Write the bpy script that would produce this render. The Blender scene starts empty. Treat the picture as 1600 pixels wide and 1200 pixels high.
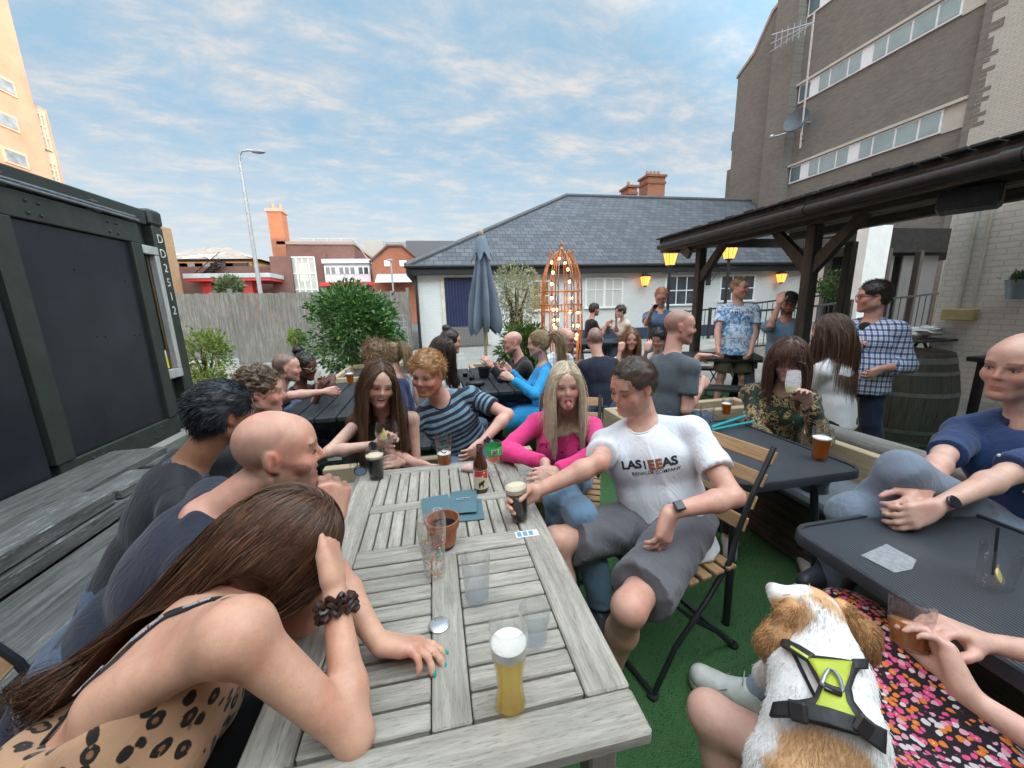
import bpy, math, random
import numpy as np
from mathutils import Matrix, Vector
from mathutils.bvhtree import BVHTree
random.seed(7); RNG = np.random.default_rng(11)
sc = bpy.context.scene; COL = sc.collection
R = math.radians
# ------------------------------------------------ camera, world, sun, exposure
F = 600.0
def _basis():
 P, Q, Yw = R(11.86), R(1.55), R(11.2)
 f = np.array([0, math.cos(P), -math.sin(P)]); r = np.array([1., 0, 0]); u = np.cross(r, f)
 X = r*math.cos(Q)-u*math.sin(Q); Y = r*math.sin(Q)+u*math.cos(Q)
 c, s = math.cos(Yw), math.sin(Yw)
 rz = lambda v: np.array([v[0]*c+v[1]*s, -v[0]*s+v[1]*c, v[2]])
 return rz(X), rz(Y), rz(f)
BX, BY, BF = _basis(); O3 = np.array([0, 0, 1.5])
def ray(x, y): return BF+BX*((x-800)/F)-BY*((y-600)/F)
def Dp(x, y, dep): return O3+ray(x, y)*dep
def Zp(x, y, z): d = ray(x, y); return O3+d*((z-1.5)/d[2])
def Xp(x, y, X): d = ray(x, y); return O3+d*(X/d[0])
def Yp(x, y, Y): d = ray(x, y); return O3+d*(Y/d[1])
cam = bpy.data.cameras.new('camera'); camo = bpy.data.objects.new('camera', cam); COL.objects.link(camo)
cam.sensor_width = 36; cam.lens = F/1600*36; cam.clip_start = .03; cam.clip_end = 2000
camo.matrix_world = Matrix([[BX[0], BY[0], -BF[0], 0], [BX[1], BY[1], -BF[1], 0], [BX[2], BY[2], -BF[2], 1.5], [0, 0, 0, 1]])
sc.camera = camo
sc.cycles.use_denoising = True
sc.cycles.max_bounces = 8; sc.cycles.transparent_max_bounces = 24; sc.cycles.transmission_bounces = 8
sc.view_settings.view_transform = 'Standard'; sc.view_settings.look = 'None'; sc.view_settings.gamma = 1
sc.view_settings.exposure = 1.04
SUN_EL, SUN_AZ = R(7), R(152)      # azimuth clockwise from +Y: behind and to the right of the camera
w = bpy.data.worlds.new('World'); sc.world = w; w.use_nodes = True
def node(nt, typ, ins=None, **kw):
 n = nt.nodes.new('ShaderNode'+typ)
 for k, v in kw.items(): setattr(n, k, v)
 for k, v in (ins or {}).items():
  s = n.inputs[k]
  if hasattr(v, 'bl_idname') and not isinstance(v, (int, float)):
   o = v.outputs[0] if hasattr(v, 'outputs') else v
   nt.links.new(o, s)
  elif isinstance(v, bpy.types.NodeSocket): nt.links.new(v, s)
  else:
   if isinstance(v, tuple) and len(v) == 3 and s.type == 'RGBA': v = v+(1,)
   s.default_value = v
 return n
def math_(nt, op, a, b=None, c=None, clamp=False):
 ins = {0: a}
 if b is not None: ins[1] = b
 if c is not None: ins[2] = c
 return node(nt, 'Math', ins, operation=op, use_clamp=clamp)
def mix(nt, fac, a, b, blend='MIX'):
 n = nt.nodes.new('ShaderNodeMix'); n.data_type = 'RGBA'; n.blend_type = blend
 for s, v in ((n.inputs[0], fac), (n.inputs[6], a), (n.inputs[7], b)):
  if isinstance(v, (int, float)): s.default_value = v
  elif isinstance(v, tuple): s.default_value = v if len(v) == 4 else v+(1,)
  else: nt.links.new(v if isinstance(v, bpy.types.NodeSocket) else v.outputs[2 if v.bl_idname == 'ShaderNodeMix' else 0], s)
 return n.outputs[2]
def ramp(nt, fac, stops, interp='LINEAR'):
 n = nt.nodes.new('ShaderNodeValToRGB'); n.color_ramp.interpolation = interp
 el = n.color_ramp.elements
 while len(el) < len(stops): el.new(.5)
 for e, (p, c) in zip(el, stops):
  e.position = p; e.color = (c, c, c, 1) if isinstance(c, (int, float)) else tuple(c)+(1,)
 nt.links.new(fac if isinstance(fac, bpy.types.NodeSocket) else fac.outputs[0], n.inputs[0])
 return n.outputs[0]
def build_world():
 nt = w.node_tree; nt.nodes.clear()
 sky = node(nt, 'TexSky', sky_type='NISHITA', sun_disc=False, sun_elevation=R(14), sun_rotation=SUN_AZ, altitude=50, air_density=1.0, dust_density=.6, ozone_density=1.5)
 tc = node(nt, 'TexCoord')
 sep = node(nt, 'SeparateXYZ', {0: tc.outputs['Generated']})
 # cloud sheet at constant height: project the direction on a plane
 zc = math_(nt, 'MAXIMUM', sep.outputs[2], .03)
 zc = math_(nt, 'ADD', zc, .12)
 u = math_(nt, 'DIVIDE', sep.outputs[0], zc); v = math_(nt, 'DIVIDE', sep.outputs[1], zc)
 cv = node(nt, 'CombineXYZ', {0: u, 1: v})
 mp = node(nt, 'Mapping', {0: cv, 2: (0, 0, R(-35)), 3: (.85, 1.35, 1)})
 n1 = node(nt, 'TexNoise', {'Vector': mp, 'Scale': .50, 'Detail': 3, 'Roughness': .5, 'Distortion': .3})
 n2 = node(nt, 'TexNoise', {'Vector': mp, 'Scale': 3.6, 'Detail': 9, 'Roughness': .66, 'Distortion': .25})
 n3 = node(nt, 'TexNoise', {'Vector': cv, 'Scale': .35, 'Detail': 2})
 s = math_(nt, 'ADD', math_(nt, 'MULTIPLY', n1, .5), math_(nt, 'MULTIPLY', n2, .62))
 cov = ramp(nt, s, [(.38, 0.08), (.54, .55), (.70, .95)])
 # hue of the cloud: lilac grey undersides, warm cream tops
 hue = ramp(nt, n2, [(.36, (.52, .65, .80)), (.50, (.68, .74, .82)), (.64, (.97, .89, .83))])
 hor = ramp(nt, sep.outputs[2], [(0.0, 1.0), (.10, .62), (.32, 0.0)])
 cloud = mix(nt, hor, hue, (1.0, .96, .90))
 cs = node(nt, 'VectorMath', {0: cloud, 'Scale': 6.2}, operation='SCALE')
 blue = mix(nt, .85, sky, (2.35, 4.15, 5.6))
 blue = mix(nt, ramp(nt, sep.outputs[2], [(0.0, .85), (.35, 0.0)]), blue, (5.6, 6.1, 6.4))
 base = mix(nt, math_(nt, 'MULTIPLY', cov, .9), blue, cs.outputs[0])
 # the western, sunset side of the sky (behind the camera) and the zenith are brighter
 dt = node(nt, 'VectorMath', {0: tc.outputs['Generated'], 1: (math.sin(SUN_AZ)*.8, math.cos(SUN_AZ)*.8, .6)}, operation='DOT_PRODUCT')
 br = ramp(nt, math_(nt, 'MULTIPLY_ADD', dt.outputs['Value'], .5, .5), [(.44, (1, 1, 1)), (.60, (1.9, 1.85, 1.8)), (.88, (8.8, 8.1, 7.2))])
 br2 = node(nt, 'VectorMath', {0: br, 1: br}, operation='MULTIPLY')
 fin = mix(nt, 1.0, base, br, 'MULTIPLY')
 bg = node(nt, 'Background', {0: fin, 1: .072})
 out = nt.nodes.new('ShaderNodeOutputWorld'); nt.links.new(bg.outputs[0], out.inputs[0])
build_world()
sun = bpy.data.lights.new('sun', 'SUN'); sun.energy = 2.5; sun.angle = R(.5); sun.color = (1.0, .68, .46)
so = bpy.data.objects.new('sun', sun); COL.objects.link(so)
sd = Vector((math.sin(SUN_AZ)*math.cos(SUN_EL), math.cos(SUN_AZ)*math.cos(SUN_EL), math.sin(SUN_EL)))
so.rotation_euler = sd.to_track_quat('Z', 'Y').to_euler(); so.location = (5, -10, 12)
# ------------------------------------------------ materials
MATS = {}
def newmat(name):
 m = bpy.data.materials.new(name); m.use_nodes = True; nt = m.node_tree
 b = nt.nodes['Principled BSDF']; MATS[name] = m
 return m, nt, b
def setb(nt, b, **k):
 names = dict(col='Base Color', rough='Roughness', metal='Metallic', nrm='Normal', spec='Specular IOR Level', alpha='Alpha', sss='Subsurface Weight', trans='Transmission Weight', ior='IOR', emit='Emission Color', estr='Emission Strength', coat='Coat Weight', sheen='Sheen Weight', aniso='Anisotropic')
 for kk, v in k.items():
  s = b.inputs[names[kk]]
  if isinstance(v, (int, float)): s.default_value = v
  elif isinstance(v, tuple): s.default_value = v if len(v) == 4 else v+(1,)
  else: nt.links.new(v if isinstance(v, bpy.types.NodeSocket) else v.outputs[0], s)
def mat(name, col, rough=.6, var=.12, vs=8, bump=0, bs=60, metal=0, spec=.5, stretch=(1, 1, 1), coord='Object', **kw):
 """plain surface with uneven colour and roughness"""
 if name in MATS: return MATS[name]
 m, nt, b = newmat(name)
 tc = node(nt, 'TexCoord'); mp = node(nt, 'Mapping', {0: tc.outputs[coord], 3: stretch})
 n = node(nt, 'TexNoise', {'Vector': mp, 'Scale': vs, 'Detail': 6, 'Roughness': .6})
 d = tuple(max(0, c*(1-var*1.6)) for c in col); l = tuple(min(1, c*(1+var)) for c in col)
 c = ramp(nt, n, [(.3, d), (.7, l)])
 setb(nt, b, col=c, rough=ramp(nt, n, [(.3, min(1, rough*1.15)), (.7, rough*.85)]), metal=metal, spec=spec, **kw)
 if bump:
  n2 = node(nt, 'TexNoise', {'Vector': mp, 'Scale': bs, 'Detail': 4})
  bp = node(nt, 'Bump', {'Height': n2, 'Strength': bump, 'Distance': .01}); setb(nt, b, nrm=bp)
 return m
def wood(name, base, dark, axis='y', rough=.75, gs=1.0, paint=None, plank=0):
 """weathered timber: streaks and cracks along one axis"""
 if name in MATS: return MATS[name]
 m, nt, b = newmat(name)
 st = {'x': (1.2, 14, 14), 'y': (14, 1.2, 14), 'z': (14, 14, 1.2)}[axis]
 tc = node(nt, 'TexCoord'); oi = node(nt, 'ObjectInfo'); at = node(nt, 'Attribute', attribute_name='pl')
 off = node(nt, 'VectorMath', {0: tc.outputs['Object'], 1: at.outputs['Vector']}, operation='ADD')
 mp = node(nt, 'Mapping', {0: off, 3: st})
 n1 = node(nt, 'TexNoise', {'Vector': mp, 'Scale': 3*gs, 'Detail': 8, 'Roughness': .68, 'Distortion': .6})
 n2 = node(nt, 'TexNoise', {'Vector': mp, 'Scale': 16*gs, 'Detail': 5, 'Roughness': .7})
 n3 = node(nt, 'TexNoise', {'Vector': off, 'Scale': 3.5, 'Detail': 4})
 mid = tuple((a+b_)/2 for a, b_ in zip(base, dark))
 c1 = ramp(nt, n1, [(.30, dark), (.46, mid), (.60, base), (.8, tuple(min(1, c*1.18) for c in base))])
 c2 = mix(nt, ramp(nt, n2, [(.34, .75), (.46, 0.0)]), c1, tuple(c*.55 for c in dark))
 c3 = mix(nt, ramp(nt, n3, [(.4, 0.0), (.62, .45)]), c2, tuple(c*.8 for c in mid))
 if paint:
  n4 = node(nt, 'TexNoise', {'Vector': mp, 'Scale': 5, 'Detail': 6, 'Roughness': .8})
  c3 = mix(nt, ramp(nt, n4, [(.57, 0.0), (.64, .8)]), c3, paint)
 h = math_(nt, 'ADD', n1, math_(nt, 'MULTIPLY', n2, .6))
 bp = node(nt, 'Bump', {'Height': h, 'Strength': .55, 'Distance': .004})
 setb(nt, b, col=c3, rough=rough, nrm=bp, spec=.3)
 return m
def brick(name, c1, c2, mortar, scale=1.0, rough=.85, axes='xz', bw=.225, bh=.075, ms=.01, bump=.5, stain=.3, off=.5):
 if name in MATS: return MATS[name]
 m, nt, b = newmat(name)
 tc = node(nt, 'TexCoord'); sp = node(nt, 'SeparateXYZ', {0: tc.outputs['Object']})
 i = {'x': 0, 'y': 1, 'z': 2}
 cv = node(nt, 'CombineXYZ', {0: sp.outputs[i[axes[0]]], 1: sp.outputs[i[axes[1]]]})
 br = node(nt, 'TexBrick', {'Vector': cv, 'Color1': c1, 'Color2': c2, 'Mortar': mortar, 'Scale': scale, 'Mortar Size': ms, 'Mortar Smooth': .3, 'Bias': 0, 'Brick Width': bw, 'Row Height': bh}, offset=off)
 n = node(nt, 'TexNoise', {'Vector': tc.outputs['Object'], 'Scale': 1.3, 'Detail': 7, 'Roughness': .65})
 n2 = node(nt, 'TexNoise', {'Vector': tc.outputs['Object'], 'Scale': 25, 'Detail': 4})
 c = mix(nt, ramp(nt, n, [(.35, stain), (.65, 0.0)]), br.outputs[0], tuple(x*.5 for x in c1))
 c = mix(nt, ramp(nt, n2, [(.3, .25), (.6, 0.0)]), c, tuple(x*.65 for x in c2))
 h = math_(nt, 'ADD', math_(nt, 'MULTIPLY', br.outputs[1], -1.0), math_(nt, 'MULTIPLY', n2, .35))
 bp = node(nt, 'Bump', {'Height': h, 'Strength': bump, 'Distance': .008})
 setb(nt, b, col=c, rough=rough, nrm=bp, spec=.3)
 return m
def emis(name, col, s):
 if name in MATS: return MATS[name]
 m, nt, b = newmat(name); setb(nt, b, col=col, emit=col, estr=s); return m
def glass(name, col=(1, 1, 1), rough=.0, ior=1.45, thin=True):
 """drinking or window glass: clear in the middle, reflecting at grazing angles; a thin shell that lets light through"""
 if name in MATS: return MATS[name]
 m, nt, b = newmat(name); nt.nodes.remove(b)
 out = nt.nodes['Material Output']
 gl = node(nt, 'BsdfGlass', {'Color': (1, 1, 1), 'Roughness': .0, 'IOR': ior}); tr = node(nt, 'BsdfTransparent', {'Color': col})
 lw = node(nt, 'LayerWeight', {'Blend': .32})
 f = ramp(nt, lw.outputs['Facing'], [(0.0, .14), (.5, .22), (.8, .6), (1.0, .95)]); nt.links.new(ramp(nt, lw.outputs['Facing'], [(0, col), (.6, tuple(c*.93 for c in col)), (1, tuple(c*.45 for c in col))]), tr.inputs[0])
 ms = node(nt, 'MixShader', {0: f}); nt.links.new(tr.outputs[0], ms.inputs[1]); nt.links.new(gl.outputs[0], ms.inputs[2])
 nt.links.new(ms.outputs[0], out.inputs[0]); return m
# ------------------------------------------------ mesh builder
class MB:
 def __init__(s): s.v = []; s.f = []; s.m = []; s.pl = []; s.cur = 0; s.o = (0, 0, 0)
 def add(s, vs, fs, mi=0, pl=None):
  n = len(s.v); s.v.extend([tuple(map(float, p)) for p in vs]); s.f.extend([tuple(n+i for i in f) for f in fs]); s.m.extend([mi]*len(fs))
  if pl is None: pl = (random.random()*9, random.random()*9, random.random()*9)
  s.pl.extend([pl]*len(vs)); return s
 def box(s, x0, x1, y0, y1, z0, z1, mi=0, c=0.0, M=None):
  if c:
   c = min(c, (x1-x0)*.45, (y1-y0)*.45, (z1-z0)*.45)
   vs = [];
   for z, i in ((z0, c), (z0+c, 0), (z1-c, 0), (z1, c)):
    for (x, y) in ((x0+i, y0+c+0), (x0+c, y0+i), (x1-c, y0+i), (x1-i, y0+c), (x1-i, y1-c), (x1-c, y1-i), (x0+c, y1-i), (x0+i, y1-c)): vs.append((x, y, z))
   fs = [tuple(range(7, -1, -1)), tuple(range(24, 32))]
   for k in range(3):
    for j in range(8):
     a = k*8+j; b = k*8+(j+1) % 8; fs.append((a, b, b+8, a+8))
  else:
   vs = [(x, y, z) for z in (z0, z1) for (x, y) in ((x0, y0), (x1, y0), (x1, y1), (x0, y1))]
   fs = [(3, 2, 1, 0), (4, 5, 6, 7), (0, 1, 5, 4), (1, 2, 6, 5), (2, 3, 7, 6), (3, 0, 4, 7)]
  if M is not None: vs = [M @ Vector(p) for p in vs]
  return s.add(vs, fs, mi)
 def beam(s, a, b, w, h, mi=0, up=(0, 0, 1), c=.003):
  """box of section w x h from a to b"""
  a = Vector(a); b = Vector(b); d = b-a; L = d.length; d.normalize(); up = Vector(up)
  if abs(d.dot(up)) > .98: up = Vector((0, 1, 0))
  x = d.cross(up).normalized(); z = x.cross(d)
  M = Matrix(((x[0], d[0], z[0], a[0]), (x[1], d[1], z[1], a[1]), (x[2], d[2], z[2], a[2]), (0, 0, 0, 1)))
  return s.box(-w/2, w/2, 0, L, -h/2, h/2, mi, c, M)
 def tube(s, pts, r, n=8, mi=0, cap=True, closed=False):
  pts = [Vector(p) for p in pts]; k = len(pts)
  rs = r if hasattr(r, '__len__') else [r]*k
  vs = []; px = None
  for i, p in enumerate(pts):
   if closed: d = pts[(i+1) % k]-pts[i-1]
   else: d = (pts[min(i+1, k-1)]-pts[max(i-1, 0)])
   d.normalize()
   if px is None: px = d.orthogonal().normalized()
   px = (px-d*px.dot(d)).normalized(); py = d.cross(px)
   for j in range(n):
    a = 2*math.pi*j/n; vs.append(p+px*(math.cos(a)*rs[i])+py*(math.sin(a)*rs[i]))
  fs = []
  for i in range(k if closed else k-1):
   for j in range(n):
    a = i*n+j; b = i*n+(j+1) % n; c = ((i+1) % k)*n; fs.append((a, b, c+(j+1) % n, c+j))
  if cap and not closed: fs += [tuple(range(n-1, -1, -1)), tuple((k-1)*n+j for j in range(n))]
  return s.add(vs, fs, mi)
 def lathe(s, prof, c=(0, 0, 0), n=32, mi=0, ax=None, sx=1, sy=1):
  """profile of (radius, height); closed where radius is 0"""
  vs = []; k = len(prof)
  for r, z in prof:
   for j in range(n):
    a = 2*math.pi*j/n; vs.append((r*math.cos(a)*sx, r*math.sin(a)*sy, z))
  if ax is not None: vs = [ax @ Vector(p) for p in vs]
  vs = [(p[0]+c[0], p[1]+c[1], p[2]+c[2]) for p in vs]
  fs = [(i*n+j, i*n+(j+1) % n, (i+1)*n+(j+1) % n, (i+1)*n+j) for i in range(k-1) for j in range(n)]
  if prof[0][0] > 1e-6 and False: pass
  return s.add(vs, fs, mi)
 def disc(s, c, r, n=24, mi=0, ax=None):
  vs = [Vector((r*math.cos(2*math.pi*j/n), r*math.sin(2*math.pi*j/n), 0)) for j in range(n)]
  if ax is not None: vs = [ax @ v for v in vs]
  return s.add([v+Vector(c) for v in vs], [tuple(range(n))], mi)
 def prism(s, poly, d, mi=0):
  """extrude a planar 3D polygon by vector d"""
  n = len(poly); d = Vector(d); a = [Vector(p) for p in poly]; vs = a+[p+d for p in a]
  fs = [tuple(range(n-1, -1, -1)), tuple(range(n, 2*n))]+[(i, (i+1) % n, n+(i+1) % n, n+i) for i in range(n)]
  return s.add(vs, fs, mi)
 def ball(s, c, r, n=12, mi=0, sc_=(1, 1, 1)):
  k = n//2+1; prof = [(max(1e-4, math.sin(math.pi*i/(k-1)))*r, -math.cos(math.pi*i/(k-1))*r) for i in range(k)]
  vs = []
  for rr, z in prof:
   for j in range(n): a = 2*math.pi*j/n; vs.append((c[0]+rr*math.cos(a)*sc_[0], c[1]+rr*math.sin(a)*sc_[1], c[2]+z*sc_[2]))
  return s.add(vs, [(i*n+j, i*n+(j+1) % n, (i+1)*n+(j+1) % n, (i+1)*n+j) for i in range(k-1) for j in range(n)], mi)
 def build(s, name, mats, parent=None, smooth=False, fix=True, bevel=0):
  me = bpy.data.meshes.new(name); me.from_pydata(s.v, [], s.f)
  mats = mats if isinstance(mats, (list, tuple)) else [mats]
  for m in mats: me.materials.append(m)
  if len(mats) > 1: me.polygons.foreach_set('material_index', s.m)
  if smooth: me.polygons.foreach_set('use_smooth', [True]*len(me.polygons))
  at = me.attributes.new('pl', 'FLOAT_VECTOR', 'POINT'); at.data.foreach_set('vector', [x for p in s.pl for x in p])
  if fix:
   import bmesh
   bm = bmesh.new(); bm.from_mesh(me); bmesh.ops.recalc_face_normals(bm, faces=bm.faces); bm.to_mesh(me); bm.free()
  me.update(); o = bpy.data.objects.new(name, me); COL.objects.link(o)
  if parent is not None: attach(o, parent)
  if smooth:
   o.modifiers.new('edges', 'EDGE_SPLIT').split_angle = R(38)
  return o
def wloc(o):
 l = Vector(o.location)
 while o.parent: o = o.parent; l = l+Vector(o.location)
 return l
def attach(o, parent):
 """mesh given in world coordinates becomes a child: shift its vertices by the parent's place"""
 l = wloc(parent)
 o.data.transform(Matrix.Translation(-l)); o.parent = parent
def tag(o, label=None, cat=None, group=None, kind=None):
 if label: o['label'] = label
 if cat: o['category'] = cat
 if group: o['group'] = group
 if kind: o['kind'] = kind
 return o
def thing(name, loc, label, cat, group=None, kind=None):
 o = bpy.data.objects.new(name, None); COL.objects.link(o); o.location = loc; o.empty_display_size = .1
 return tag(o, label, cat, group, kind)
def struct(o): o['kind'] = 'structure'; return o
def recenter(o, base=None):
 """move a world-space mesh's origin to its base"""
 vs = np.empty(len(o.data.vertices)*3); o.data.vertices.foreach_get('co', vs); vs = vs.reshape(-1, 3)
 c = base if base is not None else (float(vs[:, 0].mean()), float(vs[:, 1].mean()), float(vs[:, 2].min()))
 o.data.transform(Matrix.Translation(-Vector(c))); o.location = c; return o
def dup(root, loc=None, rotz=None, label=None, group=None, scale=None):
 r = root.copy(); COL.objects.link(r)
 if loc is not None: r.location = loc
 if rotz is not None: r.rotation_euler = (0, 0, rotz)
 if scale is not None: r.scale = (scale,)*3
 if label: r['label'] = label
 if group: r['group'] = group
 for ch in list(root.children):
  c = ch.copy(); COL.objects.link(c); c.parent = r
  for g in ch.children: d = g.copy(); COL.objects.link(d); d.parent = c
 return r
def one(mb, name, mats, label, cat, group=None, smooth=False, kind=None):
 o = mb.build(name, mats, smooth=smooth); recenter(o); return tag(o, label, cat, group, kind)
def text_mesh(s, size, bold=0.0, extr=.0005, spacing=1.0):
 cu = bpy.data.curves.new('lettering', 'FONT'); cu.body = s; cu.size = size; cu.extrude = extr; cu.offset = bold; cu.align_x = 'CENTER'; cu.align_y = 'CENTER'; cu.space_character = spacing
 cu.resolution_u = 3
 o = bpy.data.objects.new('lettering', cu); COL.objects.link(o)
 dg = bpy.context.evaluated_depsgraph_get(); dg.update(); me = bpy.data.meshes.new_from_object(o.evaluated_get(dg))
 bpy.data.objects.remove(o); return me
def lettering(s, size, M, m, parent, name='lettering', bold=0.0, spacing=1.0, extr=.0008):
 me = text_mesh(s, size, bold, extr, spacing); me.transform(M); me.materials.clear(); me.materials.append(m)
 o = bpy.data.objects.new(name, me); COL.objects.link(o)
 if parent is not None: attach(o, parent)
 return o
def frame(o, x, y):
 """matrix with local X along x, local Y along y, origin o"""
 x = Vector(x).normalized(); y = Vector(y); y = (y-x*y.dot(x)).normalized(); z = x.cross(y)
 return Matrix(((x[0], y[0], z[0], o[0]), (x[1], y[1], z[1], o[1]), (x[2], y[2], z[2], o[2]), (0, 0, 0, 1)))
def leafmesh(name, pts, size, m, dirs=None, parent=None, long_=1.9, var=.4, colvar=None):
 """one mesh of many small bent leaves at pts"""
 n = len(pts); pts = np.asarray(pts, float)
 d = RNG.normal(size=(n, 3)) if dirs is None else np.asarray(dirs)+RNG.normal(size=(n, 3))*.55
 d /= np.linalg.norm(d, axis=1)[:, None]; t = np.cross(d, RNG.normal(size=(n, 3))); t /= np.linalg.norm(t, axis=1)[:, None]
 nn = np.cross(d, t); sz = size*(1+var*RNG.normal(size=n).clip(-1.5, 1.5))[:, None]
 L = sz*long_; b = pts;
 V = np.stack([b, b+d*L*.45+t*sz*.42+nn*sz*.12, b+d*L-nn*sz*.2, b+d*L*.45-t*sz*.42+nn*sz*.12], 1).reshape(-1, 3)
 me = bpy.data.meshes.new(name); me.vertices.add(4*n); me.vertices.foreach_set('co', V.ravel())
 me.loops.add(4*n); me.loops.foreach_set('vertex_index', np.arange(4*n)); me.polygons.add(n)
 me.polygons.foreach_set('loop_start', np.arange(n)*4); me.update(); me.materials.append(m)
 at = me.attributes.new('pl', 'FLOAT_VECTOR', 'POINT'); rv = np.repeat(RNG.random((n, 3)), 4, 0); at.data.foreach_set('vector', rv.ravel())
 o = bpy.data.objects.new(name, me); COL.objects.link(o)
 if parent is not None: attach(o, parent)
 return o
def leafmat(name, a, b, c=None, rough=.45, trans=.25):
 if name in MATS: return MATS[name]
 m, nt, bs = newmat(name)
 at = node(nt, 'Attribute', attribute_name='pl'); sp = node(nt, 'SeparateXYZ', {0: at.outputs['Vector']})
 st = [(.0, a), (.75, b)]+([(.97, c)] if c else [])
 setb(nt, bs, col=ramp(nt, sp.outputs[0], st), rough=rough, spec=.5)
 tl = node(nt, 'BsdfTranslucent', {0: ramp(nt, sp.outputs[0], [(0., tuple(x*1.6 for x in a)), (1., tuple(min(1, x*1.6) for x in b))])})
 ms = node(nt, 'MixShader', {0: trans}); nt.links.new(bs.outputs[0], ms.inputs[1]); nt.links.new(tl.outputs[0], ms.inputs[2])
 nt.links.new(ms.outputs[0], nt.nodes['Material Output'].inputs[0]); return m
# ================================================ SETTING: ground, turf, far buildings
black = mat('black_paint', (.018, .019, .021), .45, .3, 20, bump=.15)
blackmetal = mat('black_metal', (.02, .022, .026), .35, .2, 30, bump=.05)
whitepaint = mat('white_paint', (.74, .74, .72), .55, .06, 5, bump=.1)
concrete = mat('paving', (.30, .29, .27), .85, .22, 3.0, bump=.35, bs=90)
def plane(name, x0, x1, y0, y1, z, m, kind='structure', nx=1, ny=1):
 vs = [(x0+(x1-x0)*i/nx, y0+(y1-y0)*j/ny, z) for j in range(ny+1) for i in range(nx+1)]
 fs = [(j*(nx+1)+i, j*(nx+1)+i+1, (j+1)*(nx+1)+i+1, (j+1)*(nx+1)+i) for j in range(ny) for i in range(nx)]
 o = MB().add(vs, fs).build(name, m, fix=False); o['kind'] = kind; return o
asph = mat('tarmac', (.10, .10, .105), .9, .2, 2, bump=.4, bs=120)
plane('ground', -400, 400, -300, 700, -.05, asph)
plane('yard', -9, 17, -6, 13.9, -.012, brick('slabs', (.34, .33, .31), (.27, .265, .25), (.16, .155, .15), axes='xy', bw=.6, bh=.6, ms=.008, bump=.3, stain=.45))
def turfmat():
 m, nt, b = newmat('turf'); tc = node(nt, 'TexCoord')
 n = node(nt, 'TexNoise', {'Vector': tc.outputs['Object'], 'Scale': 3, 'Detail': 5}); n2 = node(nt, 'TexNoise', {'Vector': tc.outputs['Object'], 'Scale': 260, 'Detail': 3})
 c = mix(nt, ramp(nt, n2, [(.35, 0.0), (.65, 1.0)]), (.035, .11, .04), (.12, .27, .10))
 c = mix(nt, ramp(nt, n, [(.4, 0.0), (.7, .4)]), c, (.09, .16, .08))
 bp = node(nt, 'Bump', {'Height': n2, 'Strength': .9, 'Distance': .01}); setb(nt, b, col=c, rough=.85, nrm=bp, spec=.2); return m
plane('turf', -1.36, 4.6, -3, 6.4, 0, turfmat())
def turf_blades():
 n = 120000; x = RNG.uniform(-.3, 3.2, n); y = RNG.uniform(.3, 4.2, n)
 keep = RNG.random(n) < np.clip(1.9/(np.hypot(x, y)+.2), .25, 1); x = x[keep]; y = y[keep]; n = len(x)
 h = RNG.uniform(.006, .016, n); a = RNG.uniform(0, 6.28, n); l = RNG.normal(size=(n, 2))*.006
 V = np.zeros((n, 3, 3)); V[:, 0, 0] = x-np.cos(a)*.0014; V[:, 0, 1] = y-np.sin(a)*.0014; V[:, 1, 0] = x+np.cos(a)*.0014; V[:, 1, 1] = y+np.sin(a)*.0014
 V[:, 2, 0] = x+l[:, 0]; V[:, 2, 1] = y+l[:, 1]; V[:, 2, 2] = h
 me = bpy.data.meshes.new('grass'); me.vertices.add(3*n); me.vertices.foreach_set('co', V.ravel()); me.loops.add(3*n); me.loops.foreach_set('vertex_index', np.arange(3*n))
 me.polygons.add(n); me.polygons.foreach_set('loop_start', np.arange(n)*3); me.update()
 at = me.attributes.new('pl', 'FLOAT_VECTOR', 'POINT'); at.data.foreach_set('vector', np.repeat(RNG.random((n, 3)), 3, 0).ravel())
 me.materials.append(leafmat('turf_blade', (.03, .11, .035), (.11, .25, .09), (.24, .32, .16), .6, .2))
 o = bpy.data.objects.new('grass', me); COL.objects.link(o); tag(o, 'short green artificial grass blades of the beer garden floor', 'grass', kind='stuff')
turf_blades()
# ---- deck of old sleepers on the left, slate chips beside it
sleeper = wood('sleeper', (.16, .155, .145), (.042, .04, .037), 'y', .8)
sleeperp = wood('painted_sleeper', (.18, .175, .17), (.05, .048, .045), 'y', .8, paint=(.42, .45, .47))
def deck():
 mb = MB()
 for i, x in enumerate((-1.78, -1.67, -1.56)):
  y = -1.2
  for L in (2.4, 1.9, 2.2): mb.box(x, x+.106, y, y+L-.005, .335, .38, 0, .004); y += L
 root = one(mb, 'deck', sleeper, 'low deck of weathered grey planks beside the dark container', 'deck');
 mb = MB(); y = -1.2
 for L in (2.35, 2.6, 1.5): mb.box(-1.45, -1.37, y, y+L-.006, .20, .392, 0, .008); mb.box(-1.46, -1.372, y, y+L-.006, -.05, .197, 0, .008); y += L
 mb.build('edge_board', sleeperp, root)
 mb = MB(); mb.box(-1.96, -1.785, -1.2, 2.36, .475, .56, 0, .01); mb.box(-1.96, -1.78, -1.2, 2.72, .383, .470, 0, .01); mb.box(-1.96, -1.785, 2.40, 2.72, .473, .53, 0, .008)
 mb.build('step_beam', sleeperp, root)
 mb = MB()
 for x in (-2.075, -2.19, -2.305): mb.box(x, x+.11, -1.2, 3.1, .50, .548, 0, .004)
 mb.box(-2.32, -1.46, -1.2, 5.0, -.05, .332)
 mb.box(-2.3, -1.8, 3.12, 5.0, .34, .40, 0, .01); mb.build('step_board', sleeper, root)
deck()
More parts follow.
